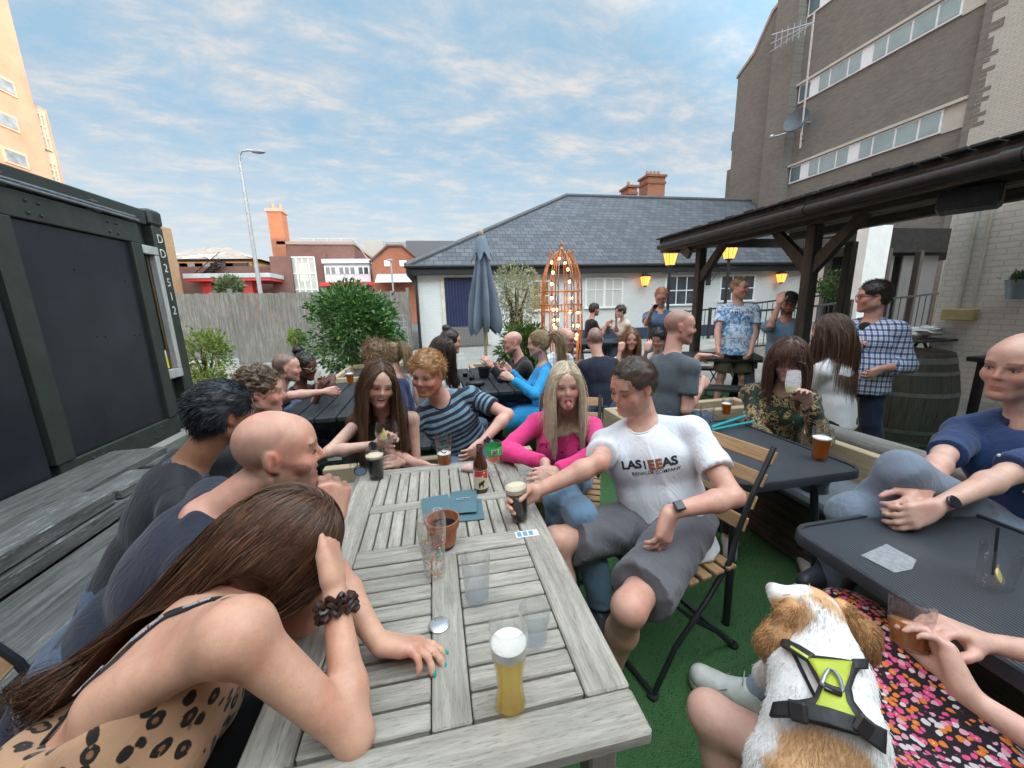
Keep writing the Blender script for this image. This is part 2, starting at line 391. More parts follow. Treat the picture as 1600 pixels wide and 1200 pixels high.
def slate():
 n = 9000; x = RNG.uniform(-1.37, -.55, n); y = RNG.uniform(-.6, 2.1, n); z = RNG.uniform(.0, .035, n)
 a = RNG.uniform(0, 6.28, n); s = RNG.uniform(.008, .026, n); t = RNG.normal(size=(n, 2))*.45
 V = np.zeros((n, 5, 3)); fx = []
 for k in range(5):
  r = s*RNG.uniform(.6, 1.2, n); an = a+k*1.2566; dx = r*np.cos(an); dy = r*np.sin(an)*.65
  V[:, k, 0] = x+dx; V[:, k, 1] = y+dy; V[:, k, 2] = z+dx*t[:, 0]+dy*t[:, 1]
 W = V.copy(); W[:, :, 2] -= .006
 A = np.concatenate([V, W], 1).reshape(-1, 3); b = (np.arange(n)*10)
 loops = [b[:, None]+np.arange(5)]; F5 = (b[:, None]+np.arange(5)); quads = np.stack([np.stack([b+k, b+5+k, b+5+(k+1) % 5, b+(k+1) % 5], 1) for k in range(5)], 1).reshape(-1, 4)
 me = bpy.data.meshes.new('slate_chips'); me.vertices.add(len(A)); me.vertices.foreach_set('co', A.ravel())
 li = np.concatenate([F5.ravel(), quads.ravel()]); me.loops.add(len(li)); me.loops.foreach_set('vertex_index', li)
 ls = np.concatenate([np.arange(n)*5, n*5+np.arange(len(quads))*4]); me.polygons.add(len(ls)); me.polygons.foreach_set('loop_start', ls); me.update(); me.validate()
 at = me.attributes.new('pl', 'FLOAT_VECTOR', 'POINT'); at.data.foreach_set('vector', np.repeat(RNG.random((n, 3)), 10, 0).ravel())
 me.materials.append(leafmat('slate', (.06, .065, .085), (.16, .17, .21), (.33, .34, .40), .5, 0.0))
 o = bpy.data.objects.new('slate_chips', me); COL.objects.link(o); tag(o, 'blue grey slate chips between the deck and the turf', 'slate chips', kind='stuff')
slate()
# ---- shipping container
def container():
 g = mat('container_green', (.030, .038, .032), .5, .18, 6, bump=.12, bs=30); pan = mat('container_panel', (.017, .021, .029), .36, .25, 2.5, bump=.05, bs=20)
 rail = mat('steel_rail', (.22, .23, .25), .4, .2, 20, metal=.6)
 X = -2.35; r = thing('shipping_container', (X-1.2, 1.4, .42), 'dark green shipping container with a black sliding panel beside the deck', 'container')
 mb = MB(); mb.box(X-2.4, X-.02, -1.6, 4.17, 2.28, 2.35, 0, .01); mb.box(X-.10, X, -1.6, 4.06, 2.24, 2.362, 0, .008); mb.box(X-2.4, X-.12, 4.0, 4.1, .45, 2.25); mb.box(X-2.4, X-.05, -1.6, 4.17, .42, .50)
 # corrugated side, open at the hatch
 def corr(y0, y1, z0, z1):
  y = y0; pts = []
  while y < y1: pts += [(X-.075, y), (X-.075, min(y1, y+.07)), (X-.035, min(y1, y+.10)), (X-.035, min(y1, y+.17))]; y += .20
  pts.append((X-.075, y1))
  for (a, b) in zip(pts, pts[1:]):
   if b[1]-a[1] > 1e-5: mb.add([(a[0], a[1], z0), (b[0], b[1], z0), (b[0], b[1], z1), (a[0], a[1], z1)], [(0, 1, 2, 3)])
 corr(-1.6, 3.84, .5, 2.25); corr(3.84, 4.12, 2.0, 2.25); corr(3.84, 4.12, .5, .96)
 mb.build('body', g, r, fix=False)
 mb = MB(); mb.box(X-.13, X+.012, 4.10, 4.235, .42, 2.25, 0, .012); o = mb.build('corner_post', g, r)
 mb = MB(); mb.box(X-.15, X+.018, 4.085, 4.25, 2.25, 2.385, 0, .02); cc = mb.build('corner_casting', g, o)
 mb = MB(); ax = Matrix.Rotation(math.pi/2, 3, 'Y'); mb.disc((X+.0195, 4.165, 2.318), .03, 20, ax=ax); k = mb.build('hole', emis('sky_gap', (.5, .6, .75), .25) if False else black, o)
 # sliding door frame with flush dark panel
 mb = MB(); mb.box(X-.03, X+.045, 2.72, 3.86, 2.06, 2.215, 0, .006); mb.box(X-.03, X+.045, 2.72, 3.86, .44, .60, 0, .006)
 mb.box(X-.028, X+.055, 3.74, 3.852, .602, 2.058, 0, .006); mb.box(X-.028, X+.055, 2.70, 2.83, .602, 2.058, 0, .006)
 for y in (2.95, 3.03, 3.55, 3.63):
  for z in (2.1, 2.17, .49, .555): mb.ball((X+.046, y, z), .011, 8)
 mb.build('door_frame', g, r, smooth=False)
 mb = MB(); mb.box(X-.01, X+.022, 2.832, 3.738, .604, 2.056, 0, .004)
 for y, z in ((3.25, 1.35), (3.32, 1.34), (3.6, 1.33), (3.66, 1.33), (3.2, 1.8), (3.22, .82), (3.63, 1.75)): mb.ball((X+.022, y, z), .008, 8)
 mb.build('door_panel', pan, r)
 mb = MB(); mb.box(X-.03, X+.03, .9, 2.68, .5, 2.2, 0, .006); mb.build('side_panel', pan, r)
 mb = MB(); mb.tube([(X+.07, -1, 2.235), (X+.07, 3.84, 2.235)], .010); mb.tube([(X+.045, -1, 2.262), (X+.045, 3.84, 2.262)], .012); mb.build('sliding_rail', rail, r, smooth=True)
 mb = MB()
 for y in (2.2, 2.8, 3.45): mb.box(X-.01, X+.05, y, y+.07, 2.215, 2.30, 0, .01)
 mb.build('bracket', g, r)
 mb = MB(); mb.box(X+.046, X+.05, 2.74, 2.83, .70, .75); lb = mb.build('label_plate', mat('pale_label', (.55, .56, .55), .5, .1), r)
 lettering('BSI', .028, frame((X+.0515, 2.792, .727), (0, 1, 0), (0, 0, 1)), black, lb, bold=.001)
 mb = MB(); wf = wood('hatch_frame', (.52, .53, .52), (.30, .30, .29), 'z', .7)
 mb.box(X-.03, X+.03, 3.86, 4.085, 1.99, 2.06, 0, .005); mb.box(X-.03, X+.03, 3.86, 4.085, .92, 1.0, 0, .005); mb.box(X-.03, X+.028, 4.03, 4.084, 1.002, 1.988, 0, .004)
 wn = mb.build('hatch_frame', wf, r)
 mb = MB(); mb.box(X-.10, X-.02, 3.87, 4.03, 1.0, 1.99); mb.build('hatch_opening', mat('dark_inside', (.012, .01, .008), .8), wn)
 mb = MB(); mb.tube([(X-.01, 3.99, 1.0), (X-.01, 3.985, 1.5), (X-.01, 3.98, 1.98)], .008); mb.build('pole', wood('brown_stick', (.16, .10, .05), (.05, .03, .02), 'z'), wn)
 mb = MB(); mb.box(X-.018, X-.014, 3.90, 4.0, 1.01, 1.17); s = mb.build('notice', mat('white_card', (.72, .72, .68), .5), wn)
 mb = MB(); mb.box(X-.0135, X-.012, 3.90, 4.0, 1.01, 1.11); mb.build('yellow_print', mat('yellow_card', (.75, .68, .05), .5), wn)
 wl = mat('white_lettering', (.62, .64, .62), .6)
 z = 2.14
 for ch in 'DD2512':
  lettering(ch, .105, frame((X+.0135, 4.165, z), (0, 1, 0), (0, 0, 1)), wl, o, bold=.0, spacing=1); z -= .125
container()
# ---- fences
fw = wood('fence_board', (.26, .235, .205), (.11, .10, .085), 'z', .85, .5)
def fence(a, b, h, label, z0=0.0, posts=True):
 a = Vector(a); b = Vector(b); L = (b-a).length; d = (b-a)/L; nrm = Vector((d.y, -d.x))
 r = thing('board_fence', (*((a+b)/2), z0), label, 'fence'); mb = MB(); n = int(L/.145)
 for i in range(n):
  p = a+d*(L*i/n); q = a+d*(L*(i+1)/n-.008); off = nrm*random.uniform(0, .012); hh = h+random.uniform(-.02, .02)
  P = [(p+off), (q+off), (q+off-nrm*.018), (p+off-nrm*.018)]
  mb.add([(v.x, v.y, z) for z in (z0+.02, z0+hh) for v in P], [(3, 2, 1, 0), (4, 5, 6, 7), (0, 1, 5, 4), (1, 2, 6, 5), (2, 3, 7, 6), (3, 0, 4, 7)])
 mb.build('boards', fw, r)
 mb = MB()
 for z in (.35, h*.55, h-.2): mb.beam((a.x-nrm.x*.04, a.y-nrm.y*.04, z0+z), (b.x-nrm.x*.04, b.y-nrm.y*.04, z0+z), .04, .08)
 mb.build('rail', fw, r)
 if posts:
  k = max(2, int(L/1.9))
  for i in range(k+1):
   p = a+d*(L*i/k)-nrm*.1; mb = MB(); mb.box(p.x-.05, p.x+.05, p.y-.05, p.y+.05, z0-.05, z0+h+.12, 0, .008); mb.build('post', fw, r)
 return r
fence((-5.45, 12.2), (-.75, 13.5), 1.98, 'long grey board fence behind the round laurel bush')
fence((-9.9, 17.3), (-7.6, 17.6), 2.2, 'shorter grey board fence panel beyond the gap, left of the long one', posts=False)
def wire_panel():
 mb = MB(); p0 = Vector((-1.75, 12.85, .02)); d = Vector((.95, .26, 0)).normalized()
 for i in range(6): mb.tube([p0+Vector((0, 0, .2+i*.2)), p0+d*.95+Vector((0, 0, .2+i*.2))], .008, 5)
 for i in range(9): mb.tube([p0+d*(.118*i), p0+d*(.118*i)+Vector((0, 0, 1.2))], .006, 5)
 one(mb, 'wire_trellis', mat('blue_wire', (.24, .32, .38), .5), 'pale blue wire trellis leaning on the grey board fence', 'trellis')
wire_panel()
# ---- white low wall, van, canopy and brick buildings across the road
lowwhite = brick('white_block', (.66, .67, .70), (.60, .61, .64), (.52, .53, .55), bw=.45, bh=.22, bump=.3, stain=.1)
mb = MB(); mb.box(-20, -11.2, 22, 22.25, -.05, 1.5); one(mb, 'boundary_wall', lowwhite, 'low whitewashed block wall beyond the gap by the container', 'wall')
redbrick = brick('red_brick', (.33, .115, .07), (.25, .085, .055), (.24, .17, .14), stain=.25)
dullbrick = brick('dull_brick', (.23, .105, .085), (.18, .085, .07), (.20, .15, .13), stain=.35)
slatef = brick('far_slate', (.16, .165, .18), (.12, .125, .14), (.08, .08, .09), axes='xz', bw=.4, bh=.25, ms=.02, stain=.2)
redpaint = mat('red_paint', (.55, .03, .03), .4, .1); greyclad = mat('grey_cladding', (.42, .43, .44), .5, .12, 2); whiteup = mat('white_upvc', (.75, .76, .78), .4, .04)
darkglass = mat('dark_window', (.05, .06, .075), .12, .3, 1.5, spec=.8)
def yp(x, y, Y): return Yp(x, y, Y)
def ybox(mb, px0, py0, px1, py1, Y, dep, mi=0, zlow=None):
 a = Yp(px0, py1, Y); b = Yp(px1, py0, Y); mb.box(a[0], b[0], Y, Y+dep, a[2] if zlow is None else zlow, b[2], mi); return a, b
def far_van():
 a = Yp(289, 487, 24.5); x = a[0]; z0 = 0; r = thing('delivery_van', (x+1.2, 25, 0), 'red delivery van parked behind the low white wall', 'van')
 mb = MB(); Y = 24.5
 prof = [(x, .35), (x, 1.35), (x+.35, 1.95), (x+2.9, 2.0), (x+3.6, 1.3), (x+4.3, 1.1), (x+4.35, .35)]
 mb.prism([(p[0], Y, p[1]) for p in prof], (0, 1.9, 0)); mb.build('body', redpaint, r)
 mb = MB(); mb.box(x+2.5, x+3.3, Y-.01, Y+.0, 1.3, 1.8); mb.build('window', darkglass, r)
 mb = MB()
 for i in range(6): mb.add([(x+.25+i*.34, Y-.012, 1.28), (x+.42+i*.34, Y-.012, 1.28), (x+.55+i*.34, Y-.012, 1.5), (x+.38+i*.34, Y-.012, 1.5)], [(0, 1, 2, 3)])
 mb.build('chevron_strip', mat('cream_stripe', (.7, .6, .4), .4), r)
 for xx in (x+.8, x+3.4):
  mb = MB(); ax = Matrix.Rotation(math.pi/2, 3, 'X'); mb.lathe([(.001, -.1), (.33, -.1), (.33, .1), (.001, .1)], (xx, Y+.1, .33), 20, ax=ax); mb.build('wheel', black, r)
far_van()
def canopy():
 Y = 34; a = Yp(285, 432, Y); b = Yp(421, 426, Y); r = thing('entrance_canopy', ((a[0]+b[0])/2, Y, 0), 'white edged canopy on red columns in front of the brick building', 'canopy')
 zt = Yp(350, 427, Y)[2]; mb = MB(); mb.box(a[0], b[0], Y, Y+5, zt-.35, zt, 0, .03); mb.build('roof', greyclad, r)
 mb = MB(); mb.box(a[0]+.1, b[0]-.1, Y+.1, Y+4.9, zt-.55, zt-.352); mb.build('soffit', redpaint, r)
 for px in (316, 381):
  p = Yp(px, 470, Y); mb = MB(); mb.box(p[0]-.35, p[0]+.35, Y+1, Y+1.7, -.05, zt-.553); mb.build('column', redpaint, r)
canopy()
def building(name, Y, dep, px0, py0, px1, m, label, extra=None, cat='building'):
 a = Yp(px0, py0, Y); b = Yp(px1, py0, Y); r = thing(name, ((a[0]+b[0])/2, Y, 0), label, cat)
 mb = MB(); mb.box(a[0], b[0], Y, Y+dep, -.05, a[2]); mb.build('wall', m, r); return r, a[0], b[0], a[2]
def far_buildings():
 # low brick wing behind the canopy with hipped grey roof above it
 r, x0, x1, zt = building('brick_wing', 40, 8, 250, 417, 423, dullbrick, 'low brown brick wing behind the canopy with an outside stair')
 mb = MB()
 for i in range(9):
  p = Yp(305+i*4.5, 438-i*3.6, 39.6); mb.box(p[0], p[0]+.5, 39.2, 39.9, p[2]-.08, p[2])
 mb.beam(Yp(303, 441, 39.3), Yp(343, 405, 39.3), .08, .2); mb.beam(Yp(303, 428, 39.3), Yp(343, 394, 39.3), .05, .05); mb.build('stair', blackmetal, r)
 Y = 58; a = Yp(245, 407, Y); b = Yp(398, 407, Y); r = thing('hipped_office', ((a[0]+b[0])/2, Y, 0), 'wide building under a weathered hipped roof behind the brick wing', 'building')
 mb = MB(); mb.box(a[0], b[0], Y, Y+14, 0, a[2]); mb.build('wall', mat('tan_wall', (.36, .22, .12), .8), r)
 zt = Yp(300, 386, Y+6)[2]; z0 = a[2]; xa, xb = a[0]-1, b[0]+1
 mb = MB(); mb.add([(xa, Y-1, z0), (xb, Y-1, z0), (xb, Y+15, z0), (xa, Y+15, z0), (xa+4, Y+6, zt), (xb-6.5, Y+6, zt)], [(0, 1, 5, 4), (1, 2, 5), (2, 3, 4, 5), (3, 0, 4)]); mb.build('roof', mat('tan_roof', (.26, .23, .21), .85, .2, 1.5), r)
 for cx in (273, 345):
  p = Yp(cx, 407, Y-1.2)[0]; zt2 = Yp(cx, 390, Y-1)[2]
  mb = MB(); mb.add([(p-4, Y-1.4, z0), (p+4, Y-1.4, z0), (p, Y+3.5, zt2), (p, Y+3.6, z0)], [(0, 1, 2), (0, 2, 3), (1, 3, 2)]); g = mb.build('gable', mat('tan_roof', (1, 1, 1)), r)
  mb = MB(); mb.tube([(p-4, Y-1.5, z0+.1), (p, Y+3.4, zt2+.1), (p+4, Y-1.5, z0+.1)], .16, 5); mb.build('ridge', mat('pale_ridge', (.5, .47, .44), .8), g)
 for i in range(5):
  c = Yp(274+i*24, 411, Y-.02); mb = MB(); mb.box(c[0]-1.3, c[0]+1.3, Y-.05, Y-.01, z0-1.9, z0-.35); mb.build('window', darkglass, r)
 # main brick hall with the tall window
 r, x0, x1, zt = building('brick_hall', 38, 12, 434, 382, 552, dullbrick, 'flat roofed brown brick hall with a tall gridded window')
 mb = MB(); mb.box(x0-.05, x1+.1, 37.9, 50.1, zt, zt+.25); mb.build('coping', mat('pale_coping', (.36, .27, .23), .8), r)
 p = Yp(423, 420, 37); q = Yp(455, 420, 37); mb = MB(); mb.box(p[0], q[0], 37, 37.99, -.05, p[2]+1.0); mb.build('front_bay', dullbrick, r)
 lit = emis('lit_hall_pane', (.55, .50, .36), .35); palep = mat('obscured_pane', (.42, .42, .37), .25, .12, 1.2)
 p = Yp(452, 402, 37.4); q = Yp(497, 452, 37.4); mb = MB(); mb.box(p[0]-.2, q[0]+.9, 37.45, 37.98, -.05, p[2]+.35); mb.build('window_bay', dullbrick, r)
 mb = MB(); mb.box(p[0], q[0], 37.40, 37.44, 0.5, p[2]); wn = mb.build('window', palep, r)
 mb = MB(); mb.box(p[0]+(q[0]-p[0])*.34, p[0]+(q[0]-p[0])*.66, 37.385, 37.398, p[2]-2.0, p[2]-.5); mb.build('lit_pane', lit, wn)
 mb = MB(); W = q[0]-p[0]
 for i in range(5): mb.box(p[0]+W*i/4-.05, p[0]+W*i/4+.05, 37.33, 37.38, .5, p[2])
 for i in range(5): z = p[2]-i*1.35; mb.box(p[0], q[0], 37.32, 37.375, z-.05, z+.05)
 mb.build('frame', whiteup, wn)
 p = Yp(505, 407, 37); q = Yp(580, 440, 37); mb = MB(); mb.box(p[0], q[0], 37, 37.99, q[2]-.1, p[2]); bx = mb.build('clad_box', greyclad, r)
 mb = MB(); n = 40
 for i in range(n): x = p[0]+(q[0]-p[0])*i/n; mb.box(x, x+.06, 36.95, 36.998, q[2]-.1, q[2]+1.35)
 mb.build('ribs', whiteup, bx)
 mb = MB(); mb.box(p[0]-.1, q[0]+.1, 36.8, 38, p[2]-.25, p[2]+.1); mb.build('fascia', whiteup, bx)
 for (a_, b_) in ((508, 526), (529, 556), (559, 577)):
  u = Yp(a_, 418, 37); v = Yp(b_, 428, 37); mb = MB(); mb.box(u[0], v[0], 36.93, 36.96, v[2], u[2]); wn = mb.build('window', darkglass, bx)
  mb = MB(); k = 2 if b_-a_ < 20 else 3
  for i in range(k+1): x = u[0]+(v[0]-u[0])*i/k; mb.box(x-.05, x+.05, 36.88, 36.925, v[2], u[2])
  mb.build('frame', whiteup, wn)
 p = Yp(498, 441, 36); q = Yp(590, 449, 36); mb = MB(); mb.box(p[0], q[0], 36.2, 36.9, p[2]-.3, p[2]); mb.build('red_fascia', redpaint, r)
 # roof rail
 p = Yp(468, 373, 40); q = Yp(552, 373, 40); mb = MB()
 for k in range(5): x = p[0]+(q[0]-p[0])*k/4; mb.tube([(x, 40, zt), (x, 40, p[2])], .04, 5)
 mb.tube([(p[0], 40, p[2]), (q[0], 40, p[2])], .04, 5); mb.tube([(q[0], 40, p[2]), (q[0]+1.6, 38, zt-1.6)], .04, 5); mb.build('roof_rail', mat('grey_rail', (.3, .32, .34), .5), r)
 # chimney
 p = Yp(421, 333, 38.5); q = Yp(438, 333, 38.5); r = thing('brick_chimney', (p[0]+.7, 39.2, 0), 'tall square orange brick chimney rising over the flat roofed hall', 'chimney')
 x0, x1, zt = p[0], q[0]+.25, p[2]; mb = MB(); mb.box(x0, x1, 37.9, 39.2, -.05, zt); mb.build('shaft', brick('orange_brick', (.42, .15, .07), (.34, .12, .06), (.30, .2, .15)), r)
 mb = MB(); mb.box(x0-.1, x1+.1, 37.8, 39.3, zt, zt+.25); mb.build('cap', mat('pale_coping', (1, 1, 1)), r)
 for xx in (.35, .9): mb = MB(); mb.lathe([(.18, 0), (.15, .5), (.12, .5)], (x0+xx, 38.5, zt+.25), 12); mb.build('pot', mat('pale_pot', (.34, .22, .15), .8), r)
 # gabled house
 Y = 36; p = Yp(581, 410, Y); q = Yp(655, 410, Y); t = Yp(617, 386, Y); r = thing('gabled_brick_house', ((p[0]+q[0])/2, Y, 0), 'small red brick gabled building with two white blank windows', 'building')
 mb = MB(); mb.prism([(p[0], Y, -.05), (q[0], Y, -.05), (q[0], Y, p[2]), (t[0]+.6, Y, t[2]), (t[0]-.6, Y, t[2]), (p[0], Y, p[2])], (0, 9, 0)); mb.build('wall', brick('bright_brick', (.42, .13, .065), (.33, .10, .05), (.3, .2, .15)), r)
 mb = MB(); mb.tube([(p[0]-.2, Y-.1, p[2]), (t[0]-.6, Y-.1, t[2]+.1), (t[0]+.6, Y-.1, t[2]+.1), (q[0]+.2, Y-.1, p[2])], .12, 5); mb.build('verge', mat('dark_verge', (.12, .06, .05), .8), r)
 for a_ in (600, 624):
  u = Yp(a_, 407, Y); v = Yp(a_+12, 416, Y); mb = MB(); mb.box(u[0], v[0], Y-.06, Y-.01, v[2], u[2]); mb.build('window', whiteup, r)
 u = Yp(585, 426, Y-1.5); v = Yp(653, 441, Y-1.5); mb = MB(); mb.add([(u[0], Y-2, v[2]), (v[0], Y-2, v[2]), (v[0], Y-.02, u[2]), (u[0], Y-.02, u[2])], [(0, 1, 2, 3)]); mb.build('lean_to_roof', greyclad, r)
 for (n_, px0, py0, px1, Y, m, lb) in (('grey_block', 568, 374, 597, 52, mat('beige_clad', (.38, .36, .33), .7), 'beige flat topped block behind the gabled brick house'), ('grey_shed', 634, 376, 760, 50, mat('dark_clad', (.10, .105, .115), .7), 'dark grey flat topped block behind the slate roof')):
  building(n_, Y, 10, px0, py0, px1, m, lb)
 building('grey_block', 56, 10, 597, 378, 640, mat('mid_clad', (.24, .24, .25), .7), 'mid grey block between the beige block and the dark one')
far_buildings()
def street_lamp():
 b = Yp(409, 470, 22); t = Yp(378, 236, 22); x = (b[0]);
 r = thing('street_lamp', (x, 22, 0), 'tall grey street lamp with a curved arm above the board fence', 'lamp post')
 z = t[2]; mb = MB(); mb.tube([(x, 22, -.05), (x, 22, 3), (x, 22, z-.5)], [.11, .10, .065], 12); mb.tube([(x, 22, z-.5), (x+.02, 22, z-.2), (x+.15, 22, z), (x+.45, 22, z+.05), (x+.7, 22, z+.02)], .05, 10); mb.build('pole', mat('galvanised', (.36, .37, .38), .5, .1, metal=.3), r, smooth=True)
 mb = MB(); mb.ball((x+.85, 22, z), .3, 14, sc_=(1.1, .45, .28)); mb.build('lamp_head', mat('lamp_grey', (.25, .26, .28), .4), r, smooth=True)
 b = Yp(489, 470, 23);
street_lamp()
mb = MB(); p = Yp(615, 460, 24); mb.tube([(p[0], 24, -.05), (p[0], 24, Yp(604, 408, 24)[2])], .05, 8); mb.box(p[0]-.2, p[0]+.12, 23.9, 24.1, Yp(604, 408, 24)[2], Yp(604, 405, 24)[2], 0, .02)
one(mb, 'lamp_post', mat('galvanised', (1, 1, 1)), 'short slim lamp post in front of the gabled brick building', 'lamp post')
# ---- peach tower block at the left edge
def peach_tower():
 m = mat('peach_render', (.56, .31, .205), .85, .10, .6); m2 = mat('cream_render', (.62, .43, .31), .8, .08, .7)
 X = -27.0; a = Xp(100, 285, X); r = thing('tower_block', (X-4, a[1]-8, 0), 'peach rendered tower block with a stair window strip at the left edge', 'building')
 ya = a[1]; yb = Xp(62, 240, X)[1]; yc = Xp(68, 290, X)[1]
 e0 = Xp(36, 160, X); hi = Xp(72, 172, X)[2]
 y_low0 = Xp(35, 158, X)[1]
 mb = MB(); mb.box(X-9, X, y_low0+.0, ya, -.05, hi); mb.build('wing', m, r)
 mb = MB(); mb.box(X-9, X+.6, y_low0-30, y_low0, -.05, 60); mb.build('tower', m, r)
 y0 = Xp(50, 200, X)[1]; y1 = Xp(74, 230, X)[1]
 zs = [(Xp(60, 180, X)[2], Xp(66, 232, X)[2]), (Xp(73, 255, X)[2], Xp(78, 285, X)[2]), (Xp(78, 292, X)[2], Xp(78, 320, X)[2])]
 mb = MB(); mb.box(X, X+.15, y0-.3, y1+.3, 2, zs[0][0]+.4); st = mb.build('stair_panel', m2, r)
 for zt, zb in zs:
  mb = MB(); mb.box(X+.15, X+.2, y0, y1, zb, zt); wn = mb.build('window', mat('pale_window', (.30, .33, .36), .2, .3, 1.2), st)
  mb = MB()
  for k in range(4): y = y0+(y1-y0)*k/3; mb.box(X+.2, X+.27, y-.06, y+.06, zb, zt)
  for k in range(4): z = zb+(zt-zb)*k/3; mb.box(X+.2, X+.265, y0, y1, z-.06, z+.06)
  mb.build('frame', m2, wn)
 for (px, py) in ((8, 188), (24, 247), (3, 131), (0, 300)):
  c = Xp(px, py, X+.6); mb = MB(); mb.box(X+.6, X+.66, c[1]-.8, c[1]+.8, c[2]-.48, c[2]+.48); fr = mb.build('window', m2, r)
  mb = MB(); mb.box(X+.665, X+.68, c[1]-.66, c[1]+.66, c[2]-.34, c[2]+.34); mb.build('pane', mat('pale_window', (1, 1, 1)), fr)
 # rooftop rail beyond the container
 r = None; mb = MB(); Y = 30; p = Yp(104, 292, Y); q = Yp(192, 318, Y)
 for k in range(8): t = k/7; v = Vector(p)*(1-t)+Vector(q)*t; v2 = Vector(Yp(104+88*t, 300+26*t, Y)); mb.tube([v2-Vector((0, 0, .6)), v], .03, 5)
 mb.tube([p, q], .03, 5); mb.box(p[0]-3, q[0]+.2, 29.9, 34, -.05, Yp(192, 328, Y)[2]-.4)
 one(mb, 'flat_roof_block', mat('tan_wall', (1, 1, 1)), 'flat roof with a thin metal rail seen over the container', 'building')
peach_tower()
# ---- white bungalow with slate hip roof
def bungalow():
 wb = brick('white_brick', (.66, .66, .645), (.62, .62, .605), (.57, .57, .555), bump=.55, stain=.08, ms=.008); Y = 14.2
 roofm = brick('slate_roof', (.135, .145, .165), (.085, .092, .108), (.035, .036, .04), axes='xy', bw=.32, bh=.235, ms=.012, bump=1.0, stain=.35)
 r = thing('bungalow', (8, Y+3, 0), 'long white brick bungalow under a grey slate hipped roof', 'house')
 mb = MB(); mb.box(-.45, 16.9, Y, Y+9.8, -.05, 2.55); mb.build('wall', wb, r)
 mb = MB(); mb.box(3.0, 16.9, Y-.02, Y-.001, -.05, .42); mb.build('plinth', mat('plinth_blue', (.035, .05, .085), .6), r)
 e = 2.80; xa, xb, ya, yb = -.78, 17.0, 13.85, 24.3; zr = 6.5
 mb = MB(); mb.add([(xa, ya, e), (xb, ya, e), (xb, yb, e), (xa, yb, e), (6.7, 19.05, zr), (17.0, 19.05, zr)], [(0, 1, 5, 4), (1, 2, 5), (2, 3, 4, 5), (3, 0, 4)]); mb.build('roof', roofm, r, fix=False)
 rt = mat('ridge_tile', (.10, .105, .115), .8); mb = MB(); mb.tube([(xa, ya, e+.04), (6.7, 19.05, zr+.03), (17.0, 19.05, zr+.03)], .09, 8); mb.tube([(xa, yb, e+.04), (6.7, 19.05, zr+.03)], .09, 8); mb.build('ridge', rt, r)
 mb = MB(); mb.box(xa, xb, ya, ya+.03, 2.52, 2.77, 0, .004); mb.box(xa, xa+.03, ya+.035, yb, 2.52, 2.77, 0, .004); mb.box(xa+.03, xb, ya+.035, Y-.001, 2.53, 2.56); mb.build('fascia', black, r)
 mb = MB(); mb.tube([(xa-.05, ya-.06, 2.80), (xb, ya-.06, 2.80)], .06, 10); mb.tube([(-.72, ya-.06, 2.72), (-.66, ya-.02, 2.55), (-.52, Y-.08, 2.4), (-.5, Y-.08, 2.2), (-.5, Y-.08, 0)], .05, 8); mb.build('gutter', black, r, smooth=True)
 cream = mat('cream_trim', (.62, .56, .45), .6)
 # blue hatch over chequer plate
 a = Yp(688, 433, Y); b = Yp(747, 520, Y); mb = MB(); x0, x1 = a[0], b[0]+.35
 mb.box(x0-.0, x1+.12, Y-.05, Y-.001, .02, a[2]+.08); hf = mb.build('hatch_surround', cream, r)
 mb = MB()
 for k in range(14): w_ = (x1-x0-.12)/14; mb.box(x0+.12+k*w_, x0+.12+(k+1)*w_-.006, Y-.075, Y-.051, .72, a[2]-.03)
 mb.build('blue_hatch', mat('navy_paint', (.016, .024, .075), .38, .2, 5), r)
 m, nt, bs = newmat('chequer_plate'); tc = node(nt, 'TexCoord'); mp = node(nt, 'Mapping', {0: tc.outputs['Object'], 2: (0, R(45), 0)}); vo = node(nt, 'TexChecker', {'Vector': mp, 'Scale': 26, 'Color1': (.30, .29, .28), 'Color2': (.17, .165, .16)}); setb(nt, bs, col=vo, rough=.4, metal=.6)
 mb = MB(); mb.box(x0+.12, x1, Y-.07, Y-.051, .02, .70); mb.build('kick_plate', m, r)
 # windows
 curt = mat('net_curtain', (.52, .50, .46), .8, .08, 30, stretch=(6, 1, .3)); warm = emis('warm_room', (.5, .24, .08), .18)
 def window(px0, py0, px1, py1, cols, rows, glassm, top=None):
  a = Yp(px0, py0, Y); b = Yp(px1, py1, Y); x0, x1, z0, z1 = a[0], b[0], b[2], a[2]
  mb = MB(); mb.box(x0-.07, x0, Y-.03, Y+.02, z0, z1); mb.box(x1, x1+.07, Y-.03, Y+.02, z0, z1); mb.box(x0-.07, x1+.07, Y-.035, Y+.02, z1, z1+.08); fr = mb.build('window', whitepaint, r)
  mb = MB(); mb.box(x0-.12, x1+.12, Y-.09, Y-.002, z0-.08, z0-.001, 0, .01); mb.build('sill', whitepaint, fr)
  mb = MB(); mb.box(x0, x1, Y-.008, Y-.004, z0, z1); mb.build('pane', glassm, fr)
  mb = MB()
  for i in range(1, cols): x = x0+(x1-x0)*i/cols; w_ = .05 if (cols == 4 and i == 2) else .018; mb.box(x-w_, x+w_, Y-.028, Y-.0085, z0, z1)
  for i in range(1, rows): z = z0+(z1-z0)*(i/rows if top is None else top); mb.box(x0, x1, Y-.030, Y-.0088, z-.02, z+.02)
  mb.build('glazing_bars', whitepaint, fr)
 window(833, 441, 857, 483, 2, 2, mat('warm_window', (.30, .19, .09), .2, .4, 6)); window(917, 437, 970, 478, 4, 2, curt, .62); window(1042, 433, 1086, 474, 3, 2, darkglass, .5)
 window(1128, 432, 1175, 468, 3, 2, darkglass, .5); window(1264, 431, 1326, 464, 4, 2, mat('warm_window', (1, 1, 1)), .5)
